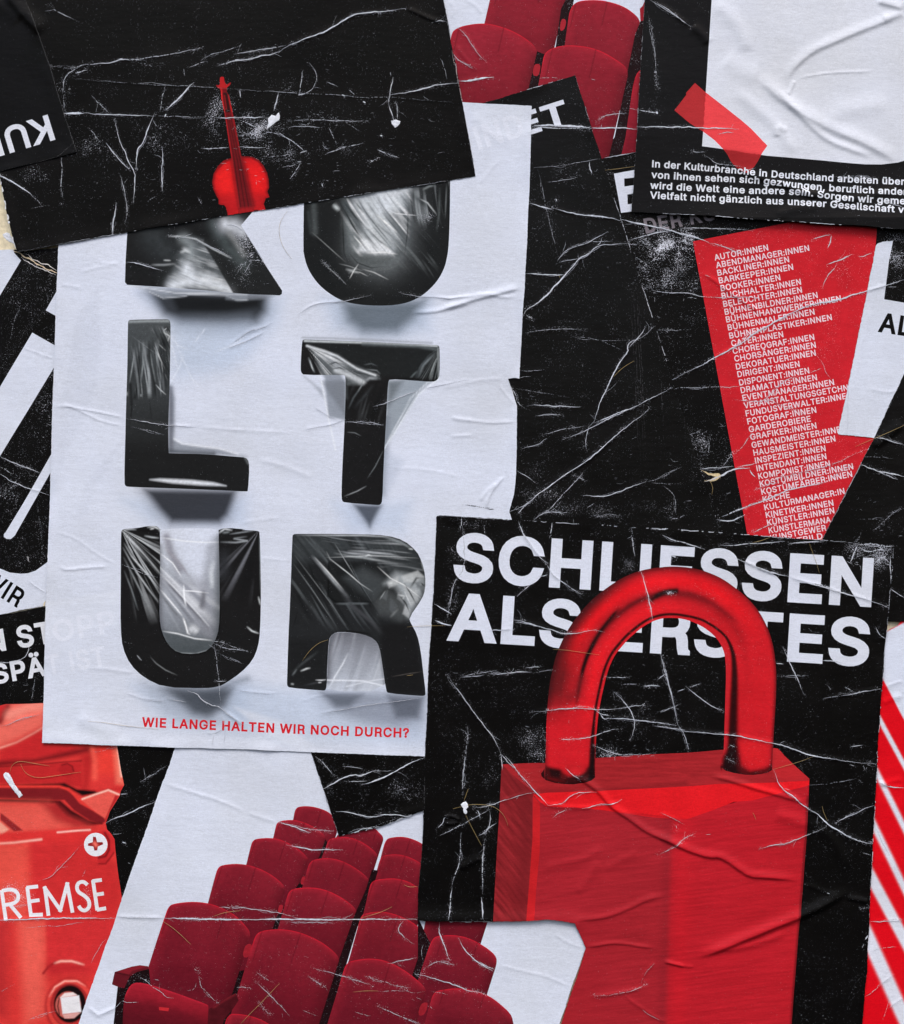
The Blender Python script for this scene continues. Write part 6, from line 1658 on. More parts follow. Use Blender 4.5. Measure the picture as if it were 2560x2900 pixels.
crease_lines(p, """
21 0 0 3.2 15 7 | 0,452 60,450 170,412 350,362 520,322 625,288
21 0 0 1.3 7 | -20,365 80,380 160,370 290,350 380,345 480,372 600,356
11 2.5 .15 .8 6 | 1260,330 1330,345 1420,362 1560,370 1650,380 1720,365 1804,362
11 0 0 2.0 10 6 | 1340,485 1450,478 1550,470 1650,440 1804,408
11 2.2 .2 .9 6 | 520,500 600,440 660,415 740,405 850,397 900,385 1000,365 1060,350
11 2.5 .15 .9 7 | 0,740 90,670 170,610 270,590 350,545
11 2.5 .15 .9 7 | 0,745 120,700 200,665 300,610
21 0 0 1.1 8 5 | 190,1262 260,1272 340,1282 400,1285 580,1275
21 0 0 1.8 9 5 | 350,1912 370,1830 410,1760 490,1668
21 0 0 1.2 7 | 305,1862 350,1790 430,1720
21 0 0 .7 7 | 0,1035 170,1003 290,975 400,965 505,962
21 0 0 .6 6 | 440,1000 500,1080 575,1160
21 0 0 .4 6 | 90,1380 250,1372
01 0 0 1.0 6 4 | 380,1165 480,1162 600,1185 760,1215 920,1250
01 3 .05 .9 6 | 920,1250 1040,1272 1150,1292 1300,1305 1450,1315
01 0 0 .5 6 | 1450,1315 1600,1325 1804,1345
01 0 0 .8 6 4 | 415,1137 500,1160 560,1185 650,1230 740,1275 915,1312
01 2 .35 | 960,1312 1100,1340 1200,1370
01 3 .1 .6 6 | 925,112 1000,118 1080,140 1150,165 1195,170
01 0 0 .5 6 | 720,118 800,122 870,122
01 0 0 .5 6 | 560,190 700,155 880,120
01 0 0 .6 7 | 440,275 520,285 600,298
02 0 0 1.2 8 5 | 425,465 450,490 500,503 600,490 700,482 800,480
02 0 0 .5 6 | 400,220 560,270 700,380 860,470
02 2 .3 .4 5 | 890,460 960,490 1060,530 1150,555
02 0 0 .6 6 | 620,1225 750,1220 880,1240 1000,1255
02 2.5 .2 .5 6 | 900,1395 980,1420 1060,1450 1140,1455 1230,1470
02 3 .15 .6 6 | 1215,1438 1290,1452 1360,1465
02 4 .05 1.0 7 | 1370,1380 1430,1395 1480,1450 1540,1485 1610,1500 1660,1550 1720,1590 1804,1650
12 2.5 .2 .6 6 | 0,1540 60,1580 110,1640
02 2.5 .4 | 1560,1030 1580,1130 1595,1250 1605,1380 1610,1480
02 3 .3 | 1550,1020 1600,1025 1660,1040
02 2.5 .35 | 1570,1040 1650,1075 1720,1080 1804,1090
12 2.5 .3 | 0,1040 60,1060 140,1085 185,1105
02 2 .4 | 1590,1100 1680,1150 1780,1185
12 2 .4 | 0,1130 60,1150 130,1185
02 3 .3 | 1580,1310 1650,1310
02 2 .45 | 1000,1120 1040,1165
02 2 .45 | 900,1020 970,1040
02 0 0 2.2 26 | 560,1560 680,1640 800,1680 900,1690
02 2 .3 .5 6 | 1560,1700 1550,1780
02 2 .3 .5 6 | 1610,1540 1640,1640 1635,1780
02 2 .3 .5 6 | 1500,1690 1560,1700 1640,1650
12 2.4 .15 .8 7 | 650,1560 760,1535 880,1515 1000,1490 1200,1465 1430,1435
12 2 .25 .6 6 | 80,1375 160,1390 260,1400 380,1405
12 0 0 .5 6 | 520,1470 640,1430 760,1405 1000,1400
12 0 0 .4 6 | 250,415 420,430 490,432
12 0 0 .5 6 | 1440,420 1500,430 1540,435
11 2 .3 .6 6 | 560,1335 700,1310 800,1290 870,1255
11 2 .3 .4 6 | 640,1160 720,1220 820,1270 870,1275
11 2.4 .1 | 870,1275 960,1275 1060,1280 1150,1300
11 3 .1 .6 6 | 1080,1160 1180,1135 1280,1090 1420,1040
11 2 .4 .4 6 | 1420,1040 1560,1010 1804,960
11 0 0 .5 7 | 0,1330 200,1340 500,1360
11 0 0 .8 10 | 220,1550 400,1590 560,1650 640,1700
11 0 0 .5 7 | 1180,1610 1400,1620 1600,1650 1740,1690
11 3 .4 | 700,90 780,180 880,275
10 2.5 .2 .4 6 | 0,1640 70,1645 130,1690
00 2.5 .2 .4 6 | 1230,1722 1330,1728 1430,1745 1540,1800 1680,1870
11 2.5 .3 | 130,200 160,150 185,105
11 2.5 .4 | 70,205 110,150 150,100
11 2.5 .3 | 150,100 210,95 280,105
12 0 0 .5 6 | 100,160 300,130 420,120
11 0 0 1.2 7 | 1640,1240 1700,1260 1804,1268
11 0 0 .5 6 | 1640,1385 1750,1380 1804,1375
20 0 0 .6 8 | 300,1350 420,1190 480,1150
20 0 0 .8 16 | 250,820 400,1000 560,1020
""", 0.45)
scatter(p, 70, (360, 660, 790, 830), (5, 16), (-80, 80), (.9, 1.8), .35, K_out)
p.ribbon(S("166,700 152,1050 142,1400 130,1720 120,2103"), 1.4, .2, (222, 226, 236))
p.ribbon(S("1438,1073 1450,1105 1464,1150"), 2, .2, (224, 228, 236))
p.ribbon(Z('21', "395,1902 360,1908 260,1888 180,1878"), 3.5, .45, (70, 70, 74), 1.0)
p.ribbon(Z('21', "350,1908 410,1915"), 5, .1, (40, 40, 42), .6)

# ================================================================ violin poster
VB = ZZ("00: 1690,1158 1660,1164 1630,1178 1590,1218 1560,1272 1550,1330 1558,1385 1580,1430 1597,1458 1596,1490 1612,1497 1636,1498 1650,1515 1662,1560 1675,1680 ; 10: 310,1600 296,1550 284,1515 276,1490 290,1450 318,1440 303,1400 316,1370 312,1310 300,1262 275,1212 240,1170 190,1146 110,1142 60,1150")
VN = ZZ("00: 1610,568 1622,563 1636,567 1640,600 1652,620 1662,620 1684,603 1688,610 1680,626 1660,640 1656,672 1672,700 1692,790 1700,826 1716,900 1745,1050 1762,1140 1850,1510 1860,1590 1735,1600 1742,1520 1718,1330 1692,1160 1672,1040 1652,900 1640,826 1618,720 1614,664 1604,650 1592,646 1578,630 1582,622 1598,628 1608,616 1606,590")
def violin_body(P):
    k = Ink(P, (198, 24, 29))
    z = lambda s: ZZ(s)
    k.area(z("00: 1560,1290 1640,1200 1700,1240 1710,1400 1620,1420"), (236, 34, 34), .9, 22)
    k.area(z("10: 150,1220 230,1200 290,1290 290,1400 200,1420"), (232, 28, 30), .9, 22)
    k.glow(VB[:14], 6, (104, 14, 18), .9)
    k.glow(VB[-16:], 6, (108, 14, 18), .9)
    k.area(z("00: 1590,1440 1900,1420 2000,1440 1960,1620 1640,1640"), (176, 24, 30), .7, 20)
    k.glow(z("00: 1690,1165 1650,1180 1600,1230"), 2, (90, 12, 16), .6)
    k.glow(z("10: 110,1148 190,1150 250,1190 290,1260"), 2, (90, 12, 16), .6)
    k.glow(z("10: 115,1150 150,1270 170,1370 200,1500"), 7, (96, 14, 20), .7)
    k.glow(z("00: 1690,1180 1718,1380 1745,1520"), 5, (110, 16, 20), .6)
    for s in ("00: 1718,1590 1725,1572 1745,1565 1748,1575", "10: 205,1545 212,1538 232,1538 246,1556 232,1565"):
        k.glow(z(s), 2.6, (22, 8, 10), 1)
    return k.mottle(9, .06)
def violin_neck(P):
    k = Ink(P, (108, 18, 24))
    z = lambda s: ZZ(s)
    k.area(z("00: 1600,560 1650,560 1660,620 1680,610 1670,650 1590,650"), (186, 28, 32), .8, 5)
    k.glow(z("00: 1614,660 1622,740 1640,820"), 3.5, (214, 34, 36), .9)
    k.glow(z("00: 1668,680 1680,740 1694,815"), 3.5, (210, 34, 36), .9)
    k.area(z("00: 1628,680 1664,680 1690,825 1644,825"), (26, 12, 14), .9, 3)
    k.glow(z("00: 1640,700 1655,800"), 1.6, (150, 26, 30), .8)
    k.glow(z("00: 1645,840 1690,1150 1742,1510"), 3, (170, 26, 32), .8)
    k.glow(z("00: 1700,835 1765,1140 1850,1500"), 3, (150, 24, 30), .8)
    for s in ("00: 1655,840 1712,1180 1768,1590", "00: 1668,840 1735,1180 1800,1590", "00: 1682,840 1755,1180 1830,1590"):
        k.glow(z(s), 1.6, (60, 12, 16), .85)
    k.area(z("00: 1742,1520 1850,1510 1862,1600 1735,1600"), (176, 26, 32), .6, 6)
    return k
p = vio = add("violin_poster", "large black creased poster with a small red violin, top left", S("-110,-110 1238,-110 1255,0 1302,245 1347,500 690,604 350,660 52,716 40,690 20,600 0,500 -40,300 -110,120"), 6,
    black_paint([(300, 250, 90, 50, .35), (260, 420, 90, 60, .5), (90, 500, 60, 30, .6), (620, 330, 60, 110, .7), (720, 360, 80, 50, .95), (780, 430, 90, 40, .7), (900, 345, 80, 30, .6), (830, 240, 120, 40, .4), (700, 480, 60, 60, .45), (960, 420, 90, 30, .45), (450, 400, 120, 80, .45), (180, 250, 40, 40, .4), (700, 200, 100, 30, .3), (420, 185, 80, 20, .4)], .17), seed=12, lift=curl((S("52,714 350,660 690,604 1000,555 1347,500 1302,245 1255,0"), 2.0, 24), (S("0,500 48,712"), 1.6, 20)))
p.region("violin_body", VB, violin_body, 1.9)
p.region("violin_neck", VN, violin_neck, 2.6, of="violin_body")
crease_lines(p, """
00 4 .25 .5 6 | 355,490 420,492 500,505 560,495 620,475 740,468 830,460 890,435 1000,440 1100,420 1250,400 1350,375 1480,350
00 5 .2 | 870,440 890,430 905,445
00 5 .3 | 1380,495 1430,480 1500,450
00 3 .35 | 1480,430 1580,390 1660,370 1740,342
00 6 .25 | 1600,475 1660,465 1720,440 1804,435
10 5 .15 .8 7 | 0,475 60,445 160,440 260,408 340,398 400,375
10 5 .02 1.2 8 | 380,388 450,335 530,310 570,285 640,268 720,235 810,185 920,115 1000,98 1150,92 1310,65
10 3 .3 | 60,400 200,375 440,335
10 0 0 2.0 10 6 | 1310,65 1400,105 1530,165 1600,155
10 3 .2 | 1310,65 1315,95
10 3 .25 | 1530,165 1560,155 1605,160
00 5 .3 | 555,540 600,525 640,515
00 3 .4 | 465,680 465,600 490,550 560,500 620,475
00 2.5 .4 | 470,800 465,700
00 2 .5 .4 6 | 560,580 700,590 900,605 1100,622 1280,628 1500,640 1750,655 1804,660
10 2 .5 .4 6 | 0,655 200,660 500,682 800,690 1000,715 1200,710 1400,730 1680,750
00 2.5 .3 | 670,700 740,770 810,840
00 5 .05 .6 6 | 840,870 855,960 885,1060 920,1120 940,1190 985,1260 985,1340 978,1480
00 4 .08 | 775,1045 830,1120 900,1195 945,1235
00 3 .3 | 650,930 700,1000 740,1045
00 5.5 .05 .6 6 | 1420,605 1380,640 1340,690 1280,745 1240,780 1215,810
00 3.5 .2 | 1205,645 1185,720 1170,820
00 5.5 .1 | 1135,825 1100,900 1070,980 1045,1050 1010,1085 1000,1130 995,1240
00 8 .0 | 1215,835 1203,858
00 8 .02 .6 6 | 470,828 540,830 610,828
00 3.5 .1 .5 6 | 610,828 700,835 840,840 960,845 1130,848
00 2 .4 | 1130,848 1300,855 1500,858
00 4.5 .05 | 1188,1070 1190,1150 1182,1250 1187,1395
00 3.5 .2 | 880,1280 905,1380 930,1490 930,1560 915,1625
00 4 .1 | 850,1480 840,1560 825,1650 828,1740
00 4.5 .25 | 450,1150 455,1240 445,1330 450,1420
00 8 .0 | 444,1490 448,1494
00 5 .02 .8 7 | -40,1270 0,1283 80,1320 150,1365 215,1410 245,1440
00 2.5 .3 | 245,1440 280,1470 300,1500
00 2 .5 | 230,1525 320,1505 380,1500
00 4 .15 | 1480,1088 1550,1090 1670,1080
00 5 .05 | 1585,868 1660,865 1745,865
00 3.5 .1 | 1755,660 1757,715
00 2.5 .4 | 365,40 400,75 470,115 560,155
00 2 .4 | 1075,1480 1140,1430
00 2 .5 | 1345,500 1350,555
00 2.5 .3 | 1450,1450 1475,1490
10 4.5 .1 | 60,858 130,862 280,860
10 4 .1 | 385,675 370,740 350,810
10 3.5 .2 | 560,515 550,590 535,690
10 3 .15 | 605,460 650,510 665,570 640,640 590,680 525,695
10 6 .1 | 525,692 580,685
10 3 .15 | 735,600 820,635
10 3 .2 | 895,650 940,695
10 6 .1 | 845,695 870,705
10 5 .1 | 1000,740 1018,752
10 2.5 .3 | 1200,525 1203,555
10 4 .1 | 1220,565 1205,640 1198,690 1185,740 1190,775
10 5 .05 .7 7 | 1198,690 1300,680 1400,660 1480,640 1580,615 1700,610
10 5 .15 | 1190,770 1210,830 1225,890
10 3 .3 | 1235,740 1250,800 1252,870
10 4 .3 | 360,960 430,1000 500,1040 570,1100 580,1130
10 5 .3 | 540,1120 590,1100
10 3.5 .35 | 720,1130 800,1100 850,1080 1000,1050
10 4 .1 | 1110,1097 1170,1120
10 2.5 .3 | 1170,1120 1260,1155
10 6 .1 | 1125,995 1142,995
10 3 .3 | 520,1185 550,1180
10 3 .3 | 550,1180 520,1240 470,1310
10 4 .1 | 700,1340 705,1365
10 3 .2 | 1050,1190 1110,1160
10 2.5 .35 | 80,1000 150,985 250,965
10 3 .35 | 90,1075 200,1078 290,1080
10 2.5 .4 | 310,1150 400,1140 500,1120
10 2.5 .4 | 400,1225 480,1215 550,1180
10 4 .3 | 100,880 150,900 220,930
10 3 .4 | 450,885 600,875 750,880 880,885 1040,885
10 2.5 .4 | 460,930 560,920 700,935
10 2 .5 | 1560,420 1590,490 1615,580
10 2.5 .35 | 750,930 780,990 810,1060
10 2.5 .4 | 250,985 330,960 450,1010
10 2 .4 | 880,900 980,960
""")
p.ribbon(S("1255,0 1302,245 1347,500"), 2.0, .4)
p.ribbon(S("1280,145 1300,245 1318,330"), 4, .3, (196, 180, 184), 1.0)
p.ribbon(S("52,714 350,660 690,604 1000,555 1347,500"), 2.2, .35)
p.ribbon(S("-2,480 8,545 22,610 34,665 48,712"), 8, .06, (214, 217, 226), 1.4)
scatter(p, 150, (620, 300, 980, 520), (6, 34), (-16, 14), (.9, 2.2), .35)
scatter(p, 90, (180, 190, 640, 640), (5, 20), (-30, 20), (.8, 1.7), .4)
scatter(p, 50, (900, 180, 1280, 480), (5, 24), (-20, 20), (.8, 1.5), .45)

# ================================================================ upside-down black poster, top left corner
p = add("black_poster", "plain black poster in the top left corner with white letters upside down", S("-110,-110 60,-110 70,0 91,43 144,194 186,334 217,430 0,488 -110,516"), 7, black_paint([], .04, (10, 9, 9)), seed=13, mat=M_GLOSS, lift=curl((S("70,0 144,194 217,430 0,488"), 1.6, 24)))
p.region("word_lettering", text("KUL", Z('00', "350,838 -140,988"), 74, 20, -16), flat((212, 217, 230)))
crease_lines(p, """
00 0 0 5 30 16 | 40,-40 110,30 170,110 240,180 320,260
00 0 0 2.0 24 | -40,20 60,80 160,170
""")
p.ribbon(S("91,43 144,194 186,334 217,430 0,488"), 1.3, .45, (120, 120, 124))

# ================================================================ black poster with a blank taped sheet, top right
def lift_tr(P):
    k = np.clip((P[:, 1] - 470) / 150, 0, 1) ** 2
    s = np.clip((P[:, 0] - 1850) / 250, 0, 1)
    return 6.5 * k * (0.3 + 0.7 * s * (0.75 + 0.25 * np.sin(P[:, 0] / 95.0)))
p = tr = add("blank_sheet_poster", "black poster with a blank white sheet, red tape and four lines of text, top right",
    S("1829,-110 1826,0 1814,171 1799,446 1787,601 1860,605 2000,612 2132,625 2232,629 2423,642 2560,653 2760,668 2760,-110"), 5, lambda P: Ink(P, (10, 9, 10), .1).worn(1900, 640, 200, 20, .35).worn(1880, 300, 60, 60, .3), seed=14, mat=M_GLOSS, lift=lift_tr, step=4.0)
sheet_q = Z('30', "400,-300 398,20 360,620 330,1068 470,1088 700,1122 800,1138 960,1152 1200,1172 1400,1192 1520,1200 1640,1200 1760,1186 1850,1160 2300,1180 2300,-300")
p.region("blank_sheet", sheet_q, flat((211, 216, 228), 0, .01), 4.0)
tape = Z('30', "278,606 348,668 480,770 620,880 690,940 806,1064 768,1118 735,1180 712,1215 690,1240 655,1266 615,1250 575,1222 540,1180 515,1130 480,1085 420,1025 335,960 240,900 128,806 216,692 212,680")
def tape_paint(P):
    k = Ink(P, (168, 34, 38))
    on = inside(P, sheet_q)
    k.c[on] = lin((228, 66, 72))
    k.area(Z('30', "128,806 216,692 278,606 348,668 340,960 240,900"), (176, 48, 52), .45, 4)
    k.area(Z('30', "470,1088 790,1135 735,1180 655,1266 560,1210"), (132, 22, 28), .5, 10)
    return k.mottle(40, .05)
p.region("tape_strip", tape, tape_paint, 2.8)
para = [("In der Kulturbranche in Deutschland arbeiten über", "-36,1222 60,1227 200,1238 400,1254 600,1272 720,1286 840,1298 1070,1314 1300,1328 1480,1338 1650,1345 1806,1352"),
        ("von ihnen sehen sich gezwungen, beruflich ander", "-42,1300 150,1312 350,1325 500,1330 600,1335 780,1348 900,1362 1000,1375 1210,1395 1400,1408 1600,1418 1822,1428"),
        ("wird die Welt eine andere sein. Sorgen wir geme", "-50,1378 150,1390 300,1400 500,1409 680,1418 840,1420 960,1425 1050,1430 1140,1442 1300,1462 1440,1478 1620,1488 1808,1497"),
        ("Vielfalt nicht gänzlich aus unserer Gesellschaft ver", "-52,1450 90,1458 230,1467 500,1480 750,1492 1000,1502 1230,1517 1470,1538 1700,1555 1870,1566")]
rings = []
for s, b in para:
    rings += text(s, Z('30', b), 20.5, 22, -12)
p.region("paragraph_lettering", rings, flat((214, 219, 231)), dense=False)
crease_lines(p, """
30 0 0 3.4 20 10 | 920,620 960,550 1010,485 1090,410 1170,360 1280,315 1450,240 1620,175 1804,100
30 0 0 4.2 26 14 | 700,540 820,640 900,720 1000,790 1060,830 1180,900 1300,960 1480,1030 1620,1100 1804,1200
30 0 0 2.6 15 10 | 860,640 960,760 1050,850 1150,950 1250,1030 1400,1090 1600,1150
30 0 0 1.6 9 6 | 960,700 985,640 1010,585
30 0 0 2.4 22 | 560,640 680,760 800,850 880,930 950,1040 1040,1150
30 0 0 1.8 12 | 870,1010 880,930 960,960
30 0 0 2.6 26 | 410,10 520,110 600,200 640,300 660,400
30 0 0 3.5 20 10 | 1600,10 1700,40 1804,70
30 0 0 2.2 14 | 1640,150 1760,110 1804,96
30 0 0 .8 6 4 | 1020,580 1120,555 1250,538 1400,530 1600,526
30 0 0 2.0 30 | 1200,880 1400,800 1700,760
30 0 0 2.0 34 | 480,420 620,520 760,560
30 3 .2 1.2 9 | 0,20 60,60 130,110 190,160 250,200
30 0 0 2.4 16 | 250,190 330,250 380,330
20 3 .3 .6 6 | 1550,0 1640,60 1720,110 1804,165
30 4.5 .05 .5 6 | 0,928 100,930 200,928 280,932 340,935 480,938 600,942
30 3 .3 | 440,985 500,970 560,965
30 3 .35 | 250,1105 300,1112 350,1110
30 3 .3 .8 7 | 350,1135 400,1170 440,1200 520,1205 630,1220
30 2 .4 | 590,1265 660,1240 720,1230
30 0 0 2.6 18 10 | 560,1240 700,1290 830,1330 950,1365 1100,1425 1240,1470
30 0 0 1.6 12 | 980,1390 1100,1412 1300,1430
30 2.5 .3 | 1300,1290 1400,1300 1500,1290 1600,1310
20 2.5 .4 | 1550,160 1575,330 1590,480 1600,640
20 2 .5 | 1535,120 1560,300 1575,420
20 5 .15 | 1470,805 1520,812 1600,828
20 5.5 .02 | 1460,928 1600,928 1804,930
20 9 0 | 1590,820 1604,832
30 0 0 1.8 14 | 1250,1500 1500,1440 1804,1380
30 0 0 1.5 16 | 850,1580 1000,1530 1200,1520
30 2 .35 | 1600,1470 1750,1500 1804,1530
""", 0.48)
p.ribbon(S("1826,0 1814,171 1799,446 1787,601"), 2.0, .25)
p.ribbon(S("1787,601 1860,605 2000,612 2132,625 2232,629 2423,642 2560,653"), 2.4, .2)
scatter(p, 30, (1790, 580, 2540, 640), (4, 10), (-30, 30), (.8, 1.5), .4)

# ================================================================ padlock poster
pad_out = np.vstack([S("1237,1461 1245,1459 1372,1467 1562,1478 1783,1492 1860,1496 2054,1509 2287,1527 2531,1544 2516,1723 2504,1847 2492,2021 2483,2172 2471,2392 2461,2598 2452,2761 2442,2900 2430,3090 1536,3090 1589,2900 1659,2685 1628,2613 1593,2607 1575,2604 1550,2602 1520,2605 1470,2607 1395,2608 1240,2608 1182,2605 1185,2528 1199,2353 1203,2160 1214,1878 1228,1672")])
pad_curl = curl((S("1237,1462 1562,1478 1860,1496 2287,1527 2531,1544 2504,1847 2483,2172 2461,2598 2442,2900"), 1.6, 22), (S("1237,1462 1214,1878 1199,2353 1182,2605"), 1.0, 20))
def lift_pad(P):
    d, s, t = chain_dist(P, S("1182,2606 1395,2608 1593,2607 1628,2613"))
    return 2.2 * np.exp(-(d / 26) ** 2) + pad_curl(P)
p = pad = add("padlock_poster", "black poster with a big red padlock and two lines of white capitals, lower right", pad_out, 6,
    black_paint([(1300, 1560, 50, 60, .5), (1280, 1700, 30, 90, .45), (1330, 1480, 60, 30, .5), (2490, 1575, 50, 45, 1.0), (2430, 1560, 60, 30, .7), (2300, 1560, 200, 20, .4), (2050, 1600, 60, 40, .4), (1540, 2110, 90, 60, .75), (1720, 2140, 60, 40, .7), (1820, 2050, 60, 90, .4), (1390, 2200, 30, 40, .6), (1430, 2120, 60, 60, .35), (2090, 1640, 40, 40, .6), (2160, 1740, 30, 30, .6), (1880, 1580, 50, 30, .5), (1330, 2320, 60, 30, .3), (1780, 1600, 40, 40, .5), (2400, 2260, 90, 60, .2)], .2), seed=15, lift=lift_pad, mat=M_GLOSS)
p.region("headline", text("SCHLIESSEN", np.array([[1281, 1646], [1560, 1663.5], [2000, 1691], [2466, 1719.5]]), 139, 27, -26), flat((209, 215, 230)), dense=False, label="upper line of large capitals")
p.region("headline", text("ALS ERSTES", np.array([[1264, 1814], [1510, 1829], [2000, 1859], [2458, 1888]]), 137, 27, -26), flat((209, 215, 230)), dense=False, label="lower line of large capitals behind the shackle")
# shackle
so = smooth_chain(ZZ("12: 1600,2000 ; 22: 780,2060 782,1959 788,1800 790,1640 800,1480 815,1330 838,1220 860,1130 895,1040 940,950 995,865 1060,785 1125,715 1200,655 1275,600 1350,556 1425,522 1500,500 1570,486 1640,480 ; 32: 60,476 150,475 230,482 300,495 370,516 440,545 500,578 560,622 620,668 680,725 725,778 762,832 795,895 822,962 842,1030 856,1100 866,1180 871,1260 870,1350 866,1450 858,1580 850,1700 842,1850 838,2010 836,2060")[1:], 1)
si = smooth_chain(ZZ("22: 1146,2060 1148,1959 1150,1850 1152,1750 1160,1650 1170,1550 1188,1450 1210,1350 1232,1260 1260,1180 1298,1110 1340,1060 1392,1000 1450,950 1508,905 1570,872 ; 32: 40,852 100,848 160,852 220,864 280,886 340,918 395,958 440,1003 470,1050 490,1100 500,1150 504,1250 502,1350 498,1470 494,1600 490,1730 486,1830 462,1880 458,1925 470,1980 480,2050"), 1)
bottomR = Z('33', "472,85 500,108 560,125 640,137 700,139 760,132 810,120 838,104")
bottomL = Z('23', "752,128 756,150 790,178 850,196 920,206 990,208 1060,198 1120,180 1146,158")
shackle = np.vstack([bottomL[::-1][:1] * 0 + Z('23', "1146,158"), bottomL[::-1], Z('23', "765,112 778,90"), so, bottomR[::-1], si[::-1]])
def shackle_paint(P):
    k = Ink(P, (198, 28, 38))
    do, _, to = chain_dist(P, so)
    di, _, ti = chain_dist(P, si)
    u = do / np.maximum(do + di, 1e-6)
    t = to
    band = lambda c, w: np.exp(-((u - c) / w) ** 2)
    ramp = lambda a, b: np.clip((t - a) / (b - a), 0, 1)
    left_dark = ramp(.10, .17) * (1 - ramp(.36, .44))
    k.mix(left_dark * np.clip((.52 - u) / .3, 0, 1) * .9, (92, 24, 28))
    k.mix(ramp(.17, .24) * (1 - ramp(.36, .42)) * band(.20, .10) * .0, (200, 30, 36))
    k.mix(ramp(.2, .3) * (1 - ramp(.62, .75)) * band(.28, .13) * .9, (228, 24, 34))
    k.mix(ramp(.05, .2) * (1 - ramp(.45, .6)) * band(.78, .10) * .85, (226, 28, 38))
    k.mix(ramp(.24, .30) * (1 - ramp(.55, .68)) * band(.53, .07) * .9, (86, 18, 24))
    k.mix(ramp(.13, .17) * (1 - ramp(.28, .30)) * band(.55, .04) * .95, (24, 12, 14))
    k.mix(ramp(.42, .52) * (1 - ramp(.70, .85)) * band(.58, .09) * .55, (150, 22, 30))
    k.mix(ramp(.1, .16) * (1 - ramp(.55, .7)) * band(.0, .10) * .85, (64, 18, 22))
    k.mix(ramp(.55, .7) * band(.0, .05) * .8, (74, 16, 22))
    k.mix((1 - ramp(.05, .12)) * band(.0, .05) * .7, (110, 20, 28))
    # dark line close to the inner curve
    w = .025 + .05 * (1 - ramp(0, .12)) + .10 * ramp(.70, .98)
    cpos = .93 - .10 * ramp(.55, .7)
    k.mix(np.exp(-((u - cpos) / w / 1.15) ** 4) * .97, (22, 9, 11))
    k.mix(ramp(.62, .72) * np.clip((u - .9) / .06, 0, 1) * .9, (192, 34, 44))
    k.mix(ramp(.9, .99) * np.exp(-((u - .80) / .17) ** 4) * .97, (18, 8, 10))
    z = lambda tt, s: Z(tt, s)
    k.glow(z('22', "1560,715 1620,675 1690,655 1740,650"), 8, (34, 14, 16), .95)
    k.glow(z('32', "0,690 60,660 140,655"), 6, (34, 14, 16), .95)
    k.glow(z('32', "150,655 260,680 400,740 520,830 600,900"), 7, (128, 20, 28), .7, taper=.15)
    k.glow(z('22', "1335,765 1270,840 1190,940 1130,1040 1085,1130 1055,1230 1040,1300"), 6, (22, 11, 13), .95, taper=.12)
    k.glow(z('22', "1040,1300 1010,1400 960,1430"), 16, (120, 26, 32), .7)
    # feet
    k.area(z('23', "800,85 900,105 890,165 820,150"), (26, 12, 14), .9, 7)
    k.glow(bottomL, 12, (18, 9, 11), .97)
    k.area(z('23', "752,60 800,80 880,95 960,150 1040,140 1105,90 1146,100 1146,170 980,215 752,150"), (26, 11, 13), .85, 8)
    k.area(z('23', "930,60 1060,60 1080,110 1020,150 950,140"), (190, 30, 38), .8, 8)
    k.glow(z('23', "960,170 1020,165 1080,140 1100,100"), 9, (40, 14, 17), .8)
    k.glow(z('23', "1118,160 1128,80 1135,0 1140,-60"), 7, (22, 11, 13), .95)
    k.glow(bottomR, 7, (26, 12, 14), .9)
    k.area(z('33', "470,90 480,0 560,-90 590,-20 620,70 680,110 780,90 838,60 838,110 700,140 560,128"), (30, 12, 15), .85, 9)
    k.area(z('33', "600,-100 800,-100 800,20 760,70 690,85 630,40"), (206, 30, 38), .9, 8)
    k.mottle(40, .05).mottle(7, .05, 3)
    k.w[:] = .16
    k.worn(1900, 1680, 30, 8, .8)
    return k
face_top = np.vstack([Z('23', "465,62 700,52"), Z('22', "780,1908 1150,1872 1500,1848 1804,1835"), Z('32', "300,1828 470,1812 700,1802 850,1798 880,1802 905,1825"), Z('33', "930,0 1020,85 1110,165 1110,182 700,255 200,235"), Z('23', "1500,262 1000,278 695,296 690,262 560,150")])
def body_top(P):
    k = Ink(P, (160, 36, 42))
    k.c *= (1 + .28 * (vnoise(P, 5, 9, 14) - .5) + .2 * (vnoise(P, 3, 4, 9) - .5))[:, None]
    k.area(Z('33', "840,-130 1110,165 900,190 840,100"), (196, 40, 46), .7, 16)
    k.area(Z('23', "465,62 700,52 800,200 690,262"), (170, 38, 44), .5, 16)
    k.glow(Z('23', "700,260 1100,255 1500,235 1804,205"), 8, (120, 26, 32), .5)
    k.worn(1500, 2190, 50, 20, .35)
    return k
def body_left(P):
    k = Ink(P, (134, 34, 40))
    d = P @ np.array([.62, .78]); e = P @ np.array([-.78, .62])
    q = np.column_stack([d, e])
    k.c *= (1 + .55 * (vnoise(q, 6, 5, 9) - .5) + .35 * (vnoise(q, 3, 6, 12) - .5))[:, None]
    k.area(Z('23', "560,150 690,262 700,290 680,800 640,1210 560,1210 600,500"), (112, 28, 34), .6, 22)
    return k
